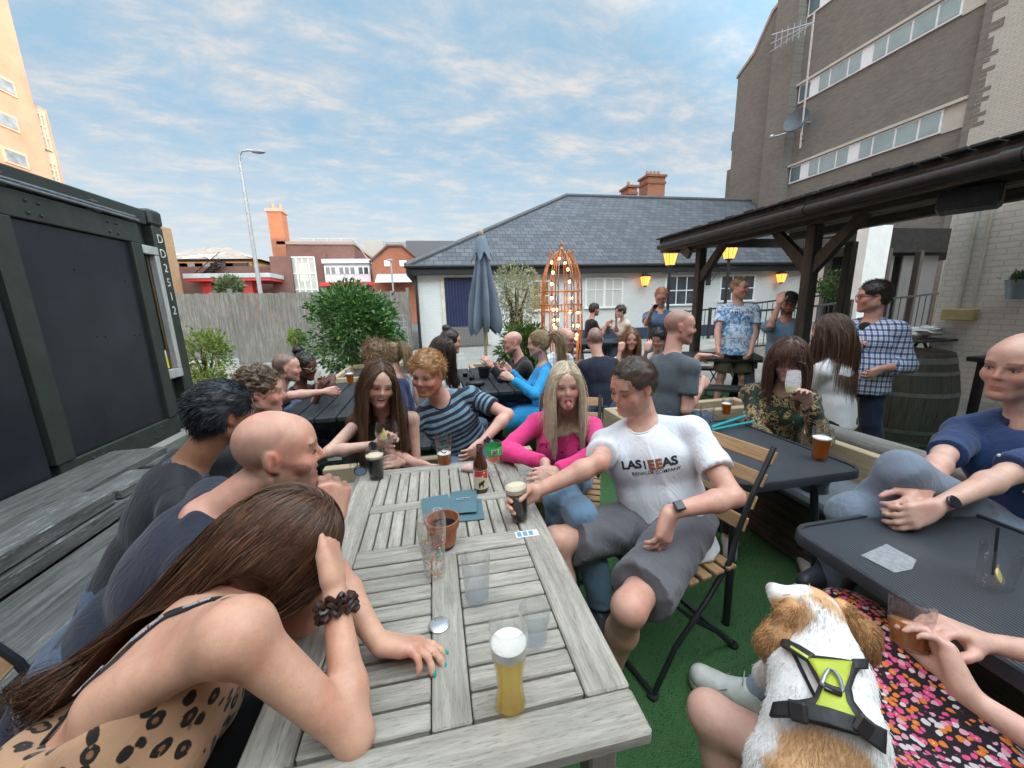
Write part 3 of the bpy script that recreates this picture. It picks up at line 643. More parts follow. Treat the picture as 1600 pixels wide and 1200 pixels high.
 # roof chimneys of the house behind
 for (px0, py0, px1, m_, lb) in ((1013, 272, 1040, 'orange_brick', 'broad orange brick chimney with pots behind the slate roof'), (983, 289, 996, 'orange_brick', 'small orange brick chimney left of the broad one')):
  a = Yp(px0, py0, 27); b = Yp(px1, py0, 27); c = thing('roof_chimney', ((a[0]+b[0])/2, 27.5, 0), lb, 'chimney'); mb = MB(); mb.box(a[0], b[0], 27, 28.2, -.05, a[2]); mb.build('stack', MATS[m_], c)
  mb = MB(); mb.box(a[0]-.1, b[0]+.1, 26.9, 28.3, a[2]-.15, a[2]+.0); mb.box(a[0]-.06, b[0]+.06, 26.94, 28.26, a[2]-.6, a[2]-.45); mb.build('corbel', redbrick, c)
  for k in range(4 if px1-px0 > 20 else 1):
   mb = MB(); mb.lathe([(.13, 0), (.11, .35), (.08, .35)], (a[0]+.2+k*.3, 27.5, a[2]), 10); mb.build('pot', mat('pale_pot', (1, 1, 1)), c)
 mb = MB(); a = Yp(1000, 305, 27)
 mb.add([(a[0]-3, 27, 7), (a[0]+4, 27, 7), (a[0]+.8, 27, a[2]+.8)], [(0, 1, 2)]);
bungalow()
amber = emis('amber_glass', (1.0, .36, .06), 1.1)
def lantern(base, s, label, post=None, cat='lantern', lit=True):
 """four sided street lantern; on a post, or hung on a wall bracket"""
 x, y, z = base; r = thing('lamp_post' if post else 'wall_lantern', (x, y, z if not post else 0), label, 'lamp post' if post else 'lantern', 'lantern posts in the garden' if post else 'lanterns on the white wall')
 mb = MB()
 def fr(zz, hw): return [(x-hw, y-hw, zz), (x+hw, y-hw, zz), (x+hw, y+hw, zz), (x-hw, y+hw, zz)]
 a = fr(z, .09*s); b = fr(z+.34*s, .15*s); mb.add(a+b, [(0, 1, 5, 4), (1, 2, 6, 5), (2, 3, 7, 6), (3, 0, 4, 7), (3, 2, 1, 0)]); mb.build('glass', amber, r)
 mb = MB(); mb.ball((x, y, z+.17*s), .055*s, 10, sc_=(1, 1, 1.5)); mb.build('bulb', emis('lantern_flame', (1.0, .62, .22), 9), r, smooth=True)
 mb = MB(); bb = fr(z+.345*s, .19*s); t = fr(z+.46*s, .06*s); mb.add(bb+t, [(3, 2, 1, 0), (0, 1, 5, 4), (1, 2, 6, 5), (2, 3, 7, 6), (3, 0, 4, 7), (4, 5, 6, 7)])
 for p, q in zip(a, b): mb.beam(p, q, .014*s, .014*s)
 for p, q in zip(a, b):
  m1 = ((Vector(p)+Vector(a[(a.index(p)+1) % 4]))/2, (Vector(q)+Vector(b[(b.index(q)+1) % 4]))/2); mb.beam(m1[0], m1[1], .01*s, .01*s)
 mb.lathe([(.001, .46*s), (.03*s, .48*s), (.012*s, .53*s), (.025*s, .56*s), (.001, .62*s)], (x, y, z), 10); mb.lathe([(.001, -.07*s), (.05*s, -.05*s), (.1*s, -.01*s), (.09*s, 0)], (x, y, z), 10)
 mb.build('cage', blackmetal, r)
 if post:
  mb = MB(); mb.tube([(x, y, 0), (x, y, .8), (x, y, z-.04)], [.06, .045, .03], 12); mb.tube([(x-.25, y, z-.22), (x+.25, y, z-.22)], .012, 6); mb.lathe([(.09, 0), (.10, .1), (.06, .3)], (x, y, 0), 14); mb.build('post', blackmetal, r, smooth=True)
 else:
  mb = MB(); mb.tube([(x, y+.28, z+.35*s), (x, y+.12, z+.68*s), (x, y, z+.6*s)], .012, 6); mb.build('bracket', blackmetal, r)
 l = bpy.data.lights.new('lamp', 'POINT'); l.energy = 7 if not post else 9; l.color = (1, .55, .18); l.shadow_soft_size = .05; lo = bpy.data.objects.new('bulb_light', l); COL.objects.link(lo); lo.location = (0, 0, z+.18*s-(0 if post else z)); lo.parent = r
 if not post: lo.location = (0, -.0, .18*s)
p = Yp(1008, 446, 13.9); lantern((p[0], 13.9, p[2]), .95, 'glowing wall lantern between the net curtained window and the dark window')
p = Yp(1220, 441, 13.9); lantern((p[0], 13.9, p[2]), .95, 'glowing wall lantern right of the tie dye shirt man, above the railing')
p = Yp(1047, 414, 10.2); lantern((p[0], 10.2, p[2]), .95, 'lit lantern on a black post left of the first timber pergola post', True)
p = Yp(1139, 404, 9.2); lantern((p[0], 9.2, p[2]), 1.0, 'lit lantern on a black post behind the head of the tie dye shirt man', True)
def bracket():
 p = Yp(1106, 422, 14.15); x, z = p[0], p[2]; mb = MB(); mb.box(x-.03, x+.03, 13.95, 14.19, z-.6, z, 0, .01)
 mb.tube([(x, 13.98, z-.05), (x+.35, 13.98, z-.03), (x+.42, 13.98, z-.12), (x+.34, 13.98, z-.16)], .014, 6); mb.tube([(x, 13.98, z-.45), (x+.12, 13.98, z-.40), (x+.2, 13.98, z-.2), (x+.33, 13.98, z-.1)], .012, 6); mb.tube([(x+.05+.06*math.cos(t), 13.98, z-.2+.06*math.sin(t)) for t in np.linspace(0, 6, 14)], .01, 5)
 one(mb, 'hanging_bracket', blackmetal, 'black scrolled iron bracket on the white wall beside the pergola post', 'bracket')
bracket()
# ---- brown brick block of flats on the right
def flats():
 bb = brick('brown_brick', (.225, .20, .175), (.17, .15, .13), (.21, .195, .175), axes='yz', stain=.25, ms=.012, bump=.6)
 bx = brick('brown_brick_side', (.225, .20, .175), (.17, .15, .13), (.21, .195, .175), axes='xz', stain=.25, ms=.012, bump=.6)
 cb = brick('cream_brick', (.52, .49, .43), (.47, .44, .385), (.40, .38, .33), axes='yz', stain=.1, ms=.012)
 cbd = mat('cream_band', (.50, .47, .41), .8, .08, 2)
 X = 12.66; r = thing('block_of_flats', (X+6, 10, 0), 'brown brick block of flats with ribbon windows above the pergola', 'building')
 mb = MB(); mb.box(X, X+12, 7.75, 12.5, -.05, 17.5); mb.build('wall', bb, r)
 mb = MB(); mb.box(X-.35, X+6, 12.501, 13.4, -.05, 11.6); mb.build('pier', bb, r);
 mb = MB(); mb.prism([(X-.02, 13.402, -.05), (X-.02, 15.4, -.05), (X-.02, 15.4, 10.1), (X-.02, 14.6, 10.5), (X-.02, 13.9, 11.4), (X-.02, 13.402, 11.6)], (6, 0, 0)); mb.build('wing', bb, r)
 mb = MB(); mb.box(X+.3, X+4, 15.402, 16.0, -.05, 6.9); mb.box(X+.2, X+3.9, 15.402, 15.75, 7.6, 8.3); mb.build('rear_store', bx, r)
 mb = MB(); mb.prism([(X-.06, 13.3, 11.6), (X-.06, 13.9, 11.42), (X-.06, 14.6, 10.52), (X-.06, 15.45, 10.1), (X-.06, 15.45, 10.2), (X-.06, 14.65, 10.62), (X-.06, 13.95, 11.52), (X-.06, 13.3, 11.72)], (.5, 0, 0)); mb.build('coping', mat('pale_coping', (1, 1, 1)), r)
 mb = MB(); mb.box(X-.14, X+10, 2.0, 7.62, -.05, 17.5); mb.build('cream_return', cb, r)
 # toothed corner of brown bricks
 mb = MB(); z = 5.2
 while z < 12: w_ = random.choice((.12, .24, .02)); mb.box(X-.15, X-.141, 7.62-w_, 7.621, z, z+.075); z += .10
 mb.box(X-.15, X+.1, 7.621, 7.75, -.05, 17.5); mb.build('quoins', bb, r)
 pane = mat('curtained_pane', (.30, .37, .37), .15, .10, 1.2, spec=.6); dk = mat('open_pane', (.10, .15, .17), .15)
 seg = ((410, 460, 'd'), (460, 495, 'w'), (495, 545, 'p'), (545, 625, 'p'), (625, 685, 'p'), (685, 730, 'w'), (730, 795, 'p'), (795, 900, 'p'), (900, 1010, 'p'), (1010, 1115, 'p'))
 for zi, zc in enumerate((5.62, 8.12, 10.62, 13.1, 15.6)):
  ys = []
  mb = MB(); y0, y1 = 8.27, 12.42; mb.box(X-.05, X+.01, y0-.03, y1+.03, zc-.27, zc+.27); wn = mb.build('ribbon_window', whiteup, r)
  def yy(px):
   # spacing of the panes read along the lowest ribbon
   t = Xp(1100+px/3, 283-(px-400)*.113 if False else 275-(px-400)/3*.33, X); return float(t[1])
  k = 0
  for (a_, b_, t_) in seg:
   if t_ == 'w': continue
   ya, yb = yy(b_), yy(a_)
   mb = MB(); mb.box(X-.065, X-.052, ya+.03, yb-.03, zc-.22, zc+.22); mb.build('pane', dk if (t_ == 'd' or (zi == 2 and a_ == 625)) else pane, wn)
  mb = MB(); mb.box(X-.12, X-.001, 7.76, y1+.1, zc+.275, zc+.345); mb.build('lintel', cbd, r)
  if zi < 3: mb = MB(); mb.box(X-.03, X-.0, 7.76, 8.235, zc-.30, zc+.272); mb.build('cream_band', cbd, r)
 # aerials and dish
 st = mat('aerial_metal', (.45, .46, .48), .4, metal=.5)
 r = thing('tv_aerial', (X-.5, 12.2, 6), 'tall mast with a television aerial on the brown brick flats', 'aerial'); a = Xp(1250, 232, X-.5); b = Xp(1273, 18, X-.5)
 mb = MB(); mb.tube([(X-.5, a[1], a[2]), (X-.5, a[1]+.05, b[2])], .03, 6);
 for z in (a[2]+.35, a[2]+1.3): mb.tube([(X-.5, a[1], z), (X, a[1]+.4, z+.05)], .02, 5)
 mb.build('mast', st, r)
 mb = MB(); z = b[2]-.3; y = a[1]
 for dz in (-.25, 0, .25): mb.tube([(X-.5, y, z), (X-1.0, y+1.1, z+dz)], .015, 5)
 for k in range(6): mb.tube([(X-.6-.07*k, y+.2+.15*k, z-.25), (X-.6-.07*k, y+.2+.15*k, z+.25)], .012, 4)
 mb.build('array', st, r)
 r = thing('satellite_dish', (X-.4, 12.4, 7), 'dark satellite dish with its arm on the brown brick flats', 'dish'); c = Xp(1246, 190, X-.5); ax = Matrix.Rotation(R(-70), 3, 'Y') @ Matrix.Rotation(R(20), 3, 'X')
 mb = MB(); mb.lathe([(.001, 0), (.2, .03), (.36, .11), (.36, .12), (.2, .045), (.001, .02)], (X-.5, c[1], c[2]), 24, ax=ax); mb.build('dish', mat('dish_grey', (.06, .07, .09), .5), r, smooth=True)
 mb = MB(); mb.tube([(X-.5, c[1], c[2]-.25), (X-1.0, c[1]+.35, c[2]-.32)], .02, 5); mb.ball((X-1.05, c[1]+.4, c[2]-.32), .07); mb.tube([(X-.45, c[1], c[2]), (X, c[1], c[2])], .03, 6); mb.build('arm', st, r)
 r = thing('small_aerial', (X-1, 15, 6), 'small aerial on a thin pole at the foot of the brown brick flats', 'aerial'); a = Yp(1174, 305, 18.5); b = Yp(1178, 250, 18.5); mb = MB(); x, z = b[0], b[2]
 mb.tube([(x, 18.5, 4), (x, 18.5, z)], .03, 6); mb.build('mast', st, r); mb = MB(); mb.tube([(x-.75, 18.5, z-.05), (x+.6, 18.5, z+.1)], .02, 5)
 for k in range(12): xx = x-.7+k*.11; mb.tube([(xx, 18.3, z-.04), (xx, 18.7, z-.04)], .012, 4)
 mb.build('array', st, r)
n0 = set(bpy.data.objects); flats(); K_ = 1.35
for o_ in set(bpy.data.objects)-n0:      # real size of the block: storeys of 3.4 m
 if o_.parent is None: o_.location = (o_.location.x*K_, o_.location.y*K_, 1.5+(o_.location.z-1.5)*K_)
 if o_.type == 'MESH': o_.data.transform(Matrix.Scale(K_, 4))
# ---- unseen pub block behind the camera, added and sized to keep the low sun off
mb = MB(); mb.box(-14, 24, -15, -9, -.05, 14.0); one(mb, 'pub', MATS['red_brick'], 'unseen tall brick pub building behind the seats, added to shade the yard', 'building')
# ================================================ garden structures and furniture
teak = wood('teak', (.42, .385, .335), (.20, .18, .155), 'y', .8, 1.3); teakx = wood('teak_cross', (.42, .385, .335), (.20, .18, .155), 'x', .8, 1.3)
TZ = .74
def teak_table():
 r = thing('teak_table', (-.02, 1.14, 0), 'weathered grey slatted teak table carrying the drinks in the foreground', 'table')
 x0, x1, y0, y1, t = -.38, .34, .49, 1.80, .032; z0 = TZ-t
 mb = MB()
 mb.box(x1-.092, x1, y0+.088, y1-.06, z0, TZ, 0, .004); mb.box(x0, x0+.092, y0+.088, y1-.06, z0, TZ, 0, .004)   # long rails
 mb.box(-.052, .022, y0+.088, 1.085, z0, TZ-.001, 0, .003)                                                      # middle board
 f = mb.build('rail', teak, r)
 mb = MB(); mb.box(x0, x1, y0, y0+.086, z0, TZ, 0, .006); mb.box(x0, x1, y1-.058, y1, z0, TZ, 0, .006)
 mb.box(x0+.094, x1-.094, 1.087, 1.165, z0, TZ-.001, 0, .003); mb.box(x0+.094, x1-.094, 1.40, 1.455, z0, TZ-.0015, 0, .003); mb.build('cross_rail', teakx, r)
 k = 0; n = 9; ya = y0+.091; yb = 1.084; h = (yb-ya)/n
 for i in range(n):
  for xa, xb in ((x0+.095, -.055), (.025, x1-.095)):
   mb = MB(); mb.box(xa, xb, ya+i*h+.003, ya+(i+1)*h-.003, z0+.004, TZ-.002-random.uniform(0, .001), 0, .003); mb.build('slat', teakx, r)
 xa, xb = x0+.095, x1-.095; n = 12; h = (xb-xa)/n
 for (ya, yb) in ((1.168, 1.397), (1.458, y1-.061)):
  for i in range(n): mb = MB(); mb.box(xa+i*h+.0025, xa+(i+1)*h-.0025, ya, yb, z0+.004, TZ-.002-random.uniform(0, .001), 0, .003); mb.build('slat', teak, r)
 for x in (x0+.06, x1-.06):
  for y in (y0+.1, y1-.1): mb = MB(); mb.box(x-.03, x+.03, y-.03, y+.03, 0, z0-.002, 0, .006); mb.build('leg', wood('teak_leg', (.40, .38, .35), (.2, .19, .17), 'z'), r)
 mb = MB(); mb.box(x0+.05, x1-.05, y0+.09, y0+.11, z0-.08, z0-.003); mb.box(x0+.05, x1-.05, y1-.12, y1-.10, z0-.08, z0-.003); mb.box(x0+.05, x0+.07, y0+.115, y1-.125, z0-.08, z0-.003); mb.box(x1-.07, x1-.05, y0+.115, y1-.125, z0-.08, z0-.003); mb.build('apron', teak, r)
 # dark stained patches are in the wood; the little metal umbrella-hole disc lies on the middle board
 mb = MB(); mb.lathe([(.001, .0), (.024, .0), (.025, .003), (.021, .006), (.001, .006)], (-.035, .815, TZ), 28); d = one(mb, 'metal_cap', mat('steel_cap', (.62, .66, .70), .28, .15, 60, metal=.85), 'round steel cap lying on the middle board near the pink watch hand', 'cap', smooth=True)
 mb = MB(); mb.box(-.004, .004, -.004, .004, 0, .0008);
 mb = MB(); mb.box(.222, .300, 1.115, 1.15, TZ, TZ+.0006); st = one(mb, 'table_sticker', mat('sticker_white', (.70, .72, .74), .4), 'white and blue sticker on the table corner by the stout', 'sticker')
 for i in range(3): mb = MB(); mb.box(.228+i*.02, .242+i*.02, 1.12, 1.145, TZ+.0008, TZ+.0011); mb.build('print', mat('sticker_blue', (.16, .30, .42), .4), st)
 st.rotation_euler = (0, 0, 0)
teak_table()
# ---- black mesh tables
def meshmat():
 m, nt, b = newmat('mesh_metal'); tc = node(nt, 'TexCoord'); mp = node(nt, 'Mapping', {0: tc.outputs['Object'], 2: (0, 0, R(8))})
 wv = node(nt, 'TexWave', {'Vector': mp, 'Scale': 33, 'Distortion': 0}, wave_type='BANDS', bands_direction='X')
 wv2 = node(nt, 'TexWave', {'Vector': mp, 'Scale': 60, 'Distortion': 0}, wave_type='BANDS', bands_direction='Y')
 h = math_(nt, 'MULTIPLY', ramp(nt, wv, [(.28, 0.0), (.45, 1.0)]), ramp(nt, wv2, [(.05, .65), (.22, 1.0)]))
 n = node(nt, 'TexNoise', {'Vector': tc.outputs['Object'], 'Scale': 5, 'Detail': 5})
 c = mix(nt, h, (.003, .004, .005), (.085, .095, .115)); c = mix(nt, ramp(nt, n, [(.5, 0.0), (.75, .12)]), c, (.2, .22, .24))
 bp = node(nt, 'Bump', {'Height': h, 'Strength': .6, 'Distance': .003}); setb(nt, b, col=c, rough=.36, nrm=bp, spec=.6, metal=.2); return m
def mesh_table(x0, x1, y0, y1, label, hole):
 cx, cy = (x0+x1)/2, (y0+y1)/2; r = thing('mesh_table', (cx, cy, 0), label, 'table', 'black mesh topped tables on the right')
 def rr(a, b, c, d, q, n=6):
  P = []
  for (px, py, t0) in ((b-q, d-q, 0), (a+q, d-q, 90), (a+q, c+q, 180), (b-q, c+q, 270)):
   for k in range(n+1): t = R(t0+90*k/n); P.append((px+q*math.cos(t), py+q*math.sin(t)))
  return P
 P = rr(x0, x1, y0, y1, .06); mb = MB(); mb.add([(p[0], p[1], TZ-.006) for p in P], [tuple(range(len(P)))]); mb.build('tabletop', MATS.get('mesh_metal') or meshmat(), r)
 mb = MB(); n = len(P); prof = [(0, -.006), (.0, .001), (.012, .002), (.016, -.006), (.016, -.034), (.004, -.038), (.0, -.03)]
 rings = []
 for (o_, z_) in prof: Q = rr(x0-o_, x1+o_, y0-o_, y1+o_, .06+o_); rings.append([(q[0], q[1], TZ+z_) for q in Q])
 vs = [v for r_ in rings for v in r_]; fs = [(i*n+j, i*n+(j+1) % n, (i+1)*n+(j+1) % n, (i+1)*n+j) for i in range(len(prof)-1) for j in range(n)]
 mb.add(vs, fs); mb.build('rim', mat('table_rim', (.03, .034, .042), .33, .15, 12, spec=.6), r, smooth=True)
 mb = MB(); mb.lathe([(.022, -.004), (.024, .0025), (.032, .003), (.036, -.005)], (hole[0], hole[1], TZ), 24); mb.build('parasol_hole', mat('table_rim', (1, 1, 1)), r, smooth=True)
 mb = MB(); mb.disc((hole[0], hole[1], TZ-.004), .023, 24); mb.build('hole_shadow_gap', mat('hole_black', (.002, .002, .002), .9), r)
 for sx in (-1, 1):
  for sy in (-1, 1):
   bx_, by_ = cx+sx*(x1-x0)*.30, cy+sy*(y1-y0)*.30; ex, ey = cx+sx*(x1-x0)*.40, cy+sy*(y1-y0)*.42
   mb = MB(); mb.tube([(bx_-sx*.1, by_-sy*.1, TZ-.05), (bx_, by_, TZ-.055), (bx_+(ex-bx_)*.4, by_+(ey-by_)*.4, TZ-.14), (ex, ey, .03), (ex, ey, 0)], [.017, .017, .017, .017, .019], 10); mb.build('leg', blackmetal, r, smooth=True)
 mb = MB(); mb.box(cx-.2, cx+.2, cy-.015, cy+.015, TZ-.07, TZ-.045); mb.box(cx-.015, cx+.015, cy-.2, cy+.2, TZ-.068, TZ-.043); mb.build('underframe', blackmetal, r)
mesh_table(1.19, 1.82, 1.25, 2.02, 'black mesh table between the white T-shirt man and the patterned jacket woman', (1.51, 1.57))
mesh_table(1.13, 1.80, .18, .95, 'black mesh table at the right edge below the blue shirt man', (1.50, .55))
# ---- bench with grey cushion and sleeper sides
pale = wood('pale_timber', (.50, .39, .26), (.36, .27, .17), 'x', .7, .5); paley = wood('pale_timber_y', (.50, .39, .26), (.36, .27, .17), 'y', .7, .5)
darkt = wood('dark_sleeper', (.12, .10, .085), (.03, .027, .024), 'y', .8)
def bench():
 r = thing('timber_bench', (2.1, 1.2, 0), 'dark sleeper bench with a grey cushion behind the mesh tables', 'bench')
 mb = MB();
 for z in (.02, .13, .24): mb.box(1.93, 2.02, -.3, 2.5, z, z+.105, 0, .008)
 mb.box(1.90, 2.30, -.3, 2.5, .348, .385, 0, .01); mb.build('base', darkt, r)
 mb = MB(); mb.box(1.88, 2.32, -.3, 2.42, .386, .445, 0, .022); mb.build('cushion', mat('grey_cushion', (.115, .13, .15), .6, .08, 8, bump=.1), r, smooth=True)
 mb = MB(); mb.box(2.34, 2.40, -.3, 2.5, .30, .62, 0, .006); mb.build('backboard', paley, r)
 mb = MB(); mb.tube([(2.50, -.3, .60), (2.52, 1.1, .61), (2.49, 2.5, .60)], .065, 12); mb.build('log_rail', wood('grey_log', (.27, .25, .23), (.12, .11, .10), 'y'), r, smooth=True)
bench()
def raised_bed(x0, x1, y0, y1, h, label, w_=.07, fill=True):
 r = thing('raised_bed', ((x0+x1)/2, (y0+y1)/2, 0), label, 'planter', 'timber edged raised beds')
 mb = MB(); n = max(1, round(h/.2)); s = h/n
 for k in range(n):
  mb.box(x0, x1, y0, y0+w_, k*s, (k+1)*s-.004, 0, .006); mb.box(x0, x1, y1-w_, y1, k*s, (k+1)*s-.004, 0, .006)
 mb.build('long_side', pale, r); mb = MB()
 for k in range(n): mb.box(x0, x0+w_, y0+w_+.002, y1-w_-.002, k*s, (k+1)*s-.004, 0, .006); mb.box(x1-w_, x1, y0+w_+.002, y1-w_-.002, k*s, (k+1)*s-.004, 0, .006)
 mb.build('short_side', paley, r)
 mb = MB(); mb.box(x0+w_, x1-w_, y0+w_, y1-w_, 0, h-.07); mb.build('soil', mat('soil', (.05, .035, .025), .95, .3, 20, bump=.8), r); return r
raised_bed(1.42, 2.75, 2.72, 3.05, .58, 'pale timber raised edge behind the empty pub garden table with a pint on it')
raised_bed(-1.55, .35, 6.0, 7.4, .48, 'long pale timber bed holding the round laurel bush')
raised_bed(.55, 1.35, 5.2, 6.6, .50, 'pale timber bed under the parasol with leafy shrubs')
raised_bed(1.50, 2.30, 5.35, 6.4, .50, 'pale timber bed in which the copper arbour stands')
raised_bed(2.15, 3.05, 4.9, 5.6, .45, 'pale timber bed in front of the far picnic table')
def low_bench():
 r = thing('timber_bench', (-.1, 2.3, 0), 'low timber seat with a pale front edge under the laughing woman', 'bench'); mb = MB()
 mb.box(-.75, .62, 2.46, 2.53, .30, .50, 0, .005); mb.box(-.75, .62, 2.09, 2.13, .0, .40, 0, .005); mb.build('edge_board', pale, r)
 mb = MB(); mb.box(-.75, .62, 2.135, 2.455, .36, .40, 0, .006); mb.build('seat', wood('grey_seat', (.38, .36, .33), (.2, .19, .17), 'x'), r)
low_bench()
# ---- picnic tables
bt = wood('black_timber', (.045, .05, .055), (.012, .013, .015), 'y', .5)
def picnic():
 r = thing('picnic_table', (0, 0, 0), 'black picnic table', 'picnic table', 'black timber picnic tables')
 for i in range(5): mb = MB(); x = -.36+i*.146; mb.box(x, x+.135, -.68, .68, .70, .74, 0, .006); mb.build('tabletop_plank', bt, r)
 for s in (-1, 1):
  mb = MB()
  for k in (0, 1): x = s*(.60+k*.13); mb.box(min(x, x+s*.12), max(x, x+s*.12), -.68, .68, .42, .455, 0, .005)
  mb.build('seat', bt, r)
 for y in (-.5, .5):
  for s in (-1, 1): mb = MB(); mb.beam((s*.20, y, .70), (s*.52, y, 0), .04, .11, up=(0, 1, 0)); mb.build('leg', bt, r)
  mb = MB(); mb.box(-.80, .80, y-.065, y-.022, .34, .42, 0, .004); mb.box(-.34, .34, y-.065, y-.022, .62, .70, 0, .004); mb.build('cross_beam', bt, r)
  mb = MB()
  for xx, zz in ((-.40, .38), (.40, .38), (-.25, .66), (.25, .66)): mb.ball((xx, y-.068, zz), .011, 8)
  mb.build('bolt', mat('bolt', (.5, .5, .5), .4, metal=.6), r)
 mb = MB(); mb.box(-.05, .05, -.572, -.568, .37, .41); mb.build('maker_plate', mat('plate', (.45, .46, .45), .5), r)
 return r
pt = picnic(); pt.location = (-.80, 3.52, 0); pt['label'] = 'black picnic table between the shaven headed man and the rugby shirt person'
dup(pt, (.60, 3.95, 0), 0, 'black picnic table under the parasol, where the bright blue top woman sits')
dup(pt, (1.75, 4.10, 0), R(14), 'black picnic table hidden behind the navy T-shirt man and the white top woman')
dup(pt, (3.15, 7.0, 0), R(90), 'small far picnic table by the white wall with two people across it')
dup(pt, (3.6, 4.6, 0), R(60), 'dark picnic table behind the legs of the man in the cap')
# ---- slatted folding chairs
sl = wood('chair_slat', (.44, .27, .14), (.27, .15, .075), 'x', .5, .6)
def folding_chair():
 r = thing('folding_chair', (0, 0, 0), 'slatted wooden folding chair', 'chair', 'slatted folding chairs')
 # faces -Y; origin on the floor under the seat
 for i in range(6): mb = MB(); y = -.20+i*.068; mb.box(-.20, .20, y, y+.05, .445, .462, 0, .004); mb.build('seat_slat', sl, r)
 def bk(t): return Vector((0, .17+.15*t+.05*t*t, .50+.42*t))
 for i in range(4):
  p = bk(.30+i*.2); d = (bk(.35+i*.2)-p).normalized(); mb = MB(); mb.beam(p+Vector((-.2, 0, 0)), p+Vector((.2, 0, 0)), .016, .058, up=(0, d.y, d.z), c=.004); mb.build('back_slat', sl, r)
 for s in (-.185, .185):
  mb = MB(); mb.tube([(s, -.20, 0), (s, -.10, .18), (s, .05, .33), (s, .17, .48)]+[tuple(bk(t)+Vector((s, -.012, 0))) for t in (.25, .6, 1)], .011, 8); mb.build('back_leg', blackmetal, r, smooth=True)
  s2 = s*.86; mb = MB(); mb.tube([(s2, .28, 0), (s2, .17, .12), (s2, .02, .24), (s2, -.18, .44), (s2, .17, .44)], .011, 8); mb.build('front_leg', blackmetal, r, smooth=True)
 mb = MB(); mb.tube([(-.185, -.20, .012), (.185, -.20, .012)], .011, 8); mb.tube([(-.16, .28, .012), (.16, .28, .012)], .011, 8)
 for s in (-.185, .185): mb.lathe([(.001, 0), (.022, 0), (.022, .012), (.001, .014)], (s, -.2, 0), 12); mb.lathe([(.001, 0), (.022, 0), (.022, .012), (.001, .014)], (s*.86, .28, 0), 12)
 mb.build('foot_bar', blackmetal, r, smooth=True); return r
fc = folding_chair()
# ---- parasol
def parasol():
 b = Dp(757, 500, 5.0); x, y = float(b[0]), float(b[1]); r = thing('parasol', (x, y, 0), 'closed blue grey parasol on a pale wooden pole', 'parasol')
 mb = MB(); mb.tube([(x, y, 0), (x, y, 2.33)], .021, 12); mb.lathe([(.001, 2.33), (.02, 2.34), (.03, 2.37), (.02, 2.40), (.001, 2.42)], (x, y, 0), 12); mb.lathe([(.22, 0), (.22, .06), (.05, .09), (.03, .3)], (x, y, 0), 20); mb.build('pole', wood('pole_wood', (.56, .46, .32), (.40, .32, .2), 'z', .6), r, smooth=True)
 fab = mat('parasol_fabric', (.15, .19, .245), .8, .10, 4, bump=.15, bs=40); n = 128; K = 34; vs = []; fold = 9
 for i in range(K+1):
  t = i/K; z = 2.30-1.08*t
  for j in range(n):
   a = 2*math.pi*j/n; env = .03+.13*min(1, t*1.15)**.8; w_ = math.cos(a*fold+math.sin(a*2)*1.2+t*1.0); amp = .42*min(1, t*1.6)
   rr = env*(1+amp*w_)+.012*math.sin(a*3+t*9)*t; zz = z-(.10*(w_*.5+.5)*t**4)-.03*math.sin(a*2+1)*t**3
   if t > .93: rr *= 1-(t-.93)*2.2
   vs.append((x+rr*math.cos(a), y+rr*math.sin(a), zz))
 fs = [(i*n+j, i*n+(j+1) % n, (i+1)*n+(j+1) % n, (i+1)*n+j) for i in range(K) for j in range(n)]
 mb = MB(); mb.add(vs, fs); mb.build('canopy', fab, r, smooth=True)
 vs = []; K = 8
 for i in range(K+1):
  t = i/K
  for j in range(n):
   a = 2*math.pi*j/n; w_ = math.cos(a*7+.6); rr = .035+.095*t**.7*(1+.22*w_*t); vs.append((x+rr*math.cos(a), y+rr*math.sin(a), 2.33-.25*t-.05*w_*t*t))
 fs = [(i*n+j, i*n+(j+1) % n, (i+1)*n+(j+1) % n, (i+1)*n+j) for i in range(K) for j in range(n)]
 mb = MB(); mb.add(vs, fs); mb.build('vent_flap', fab, r, smooth=True)
parasol()
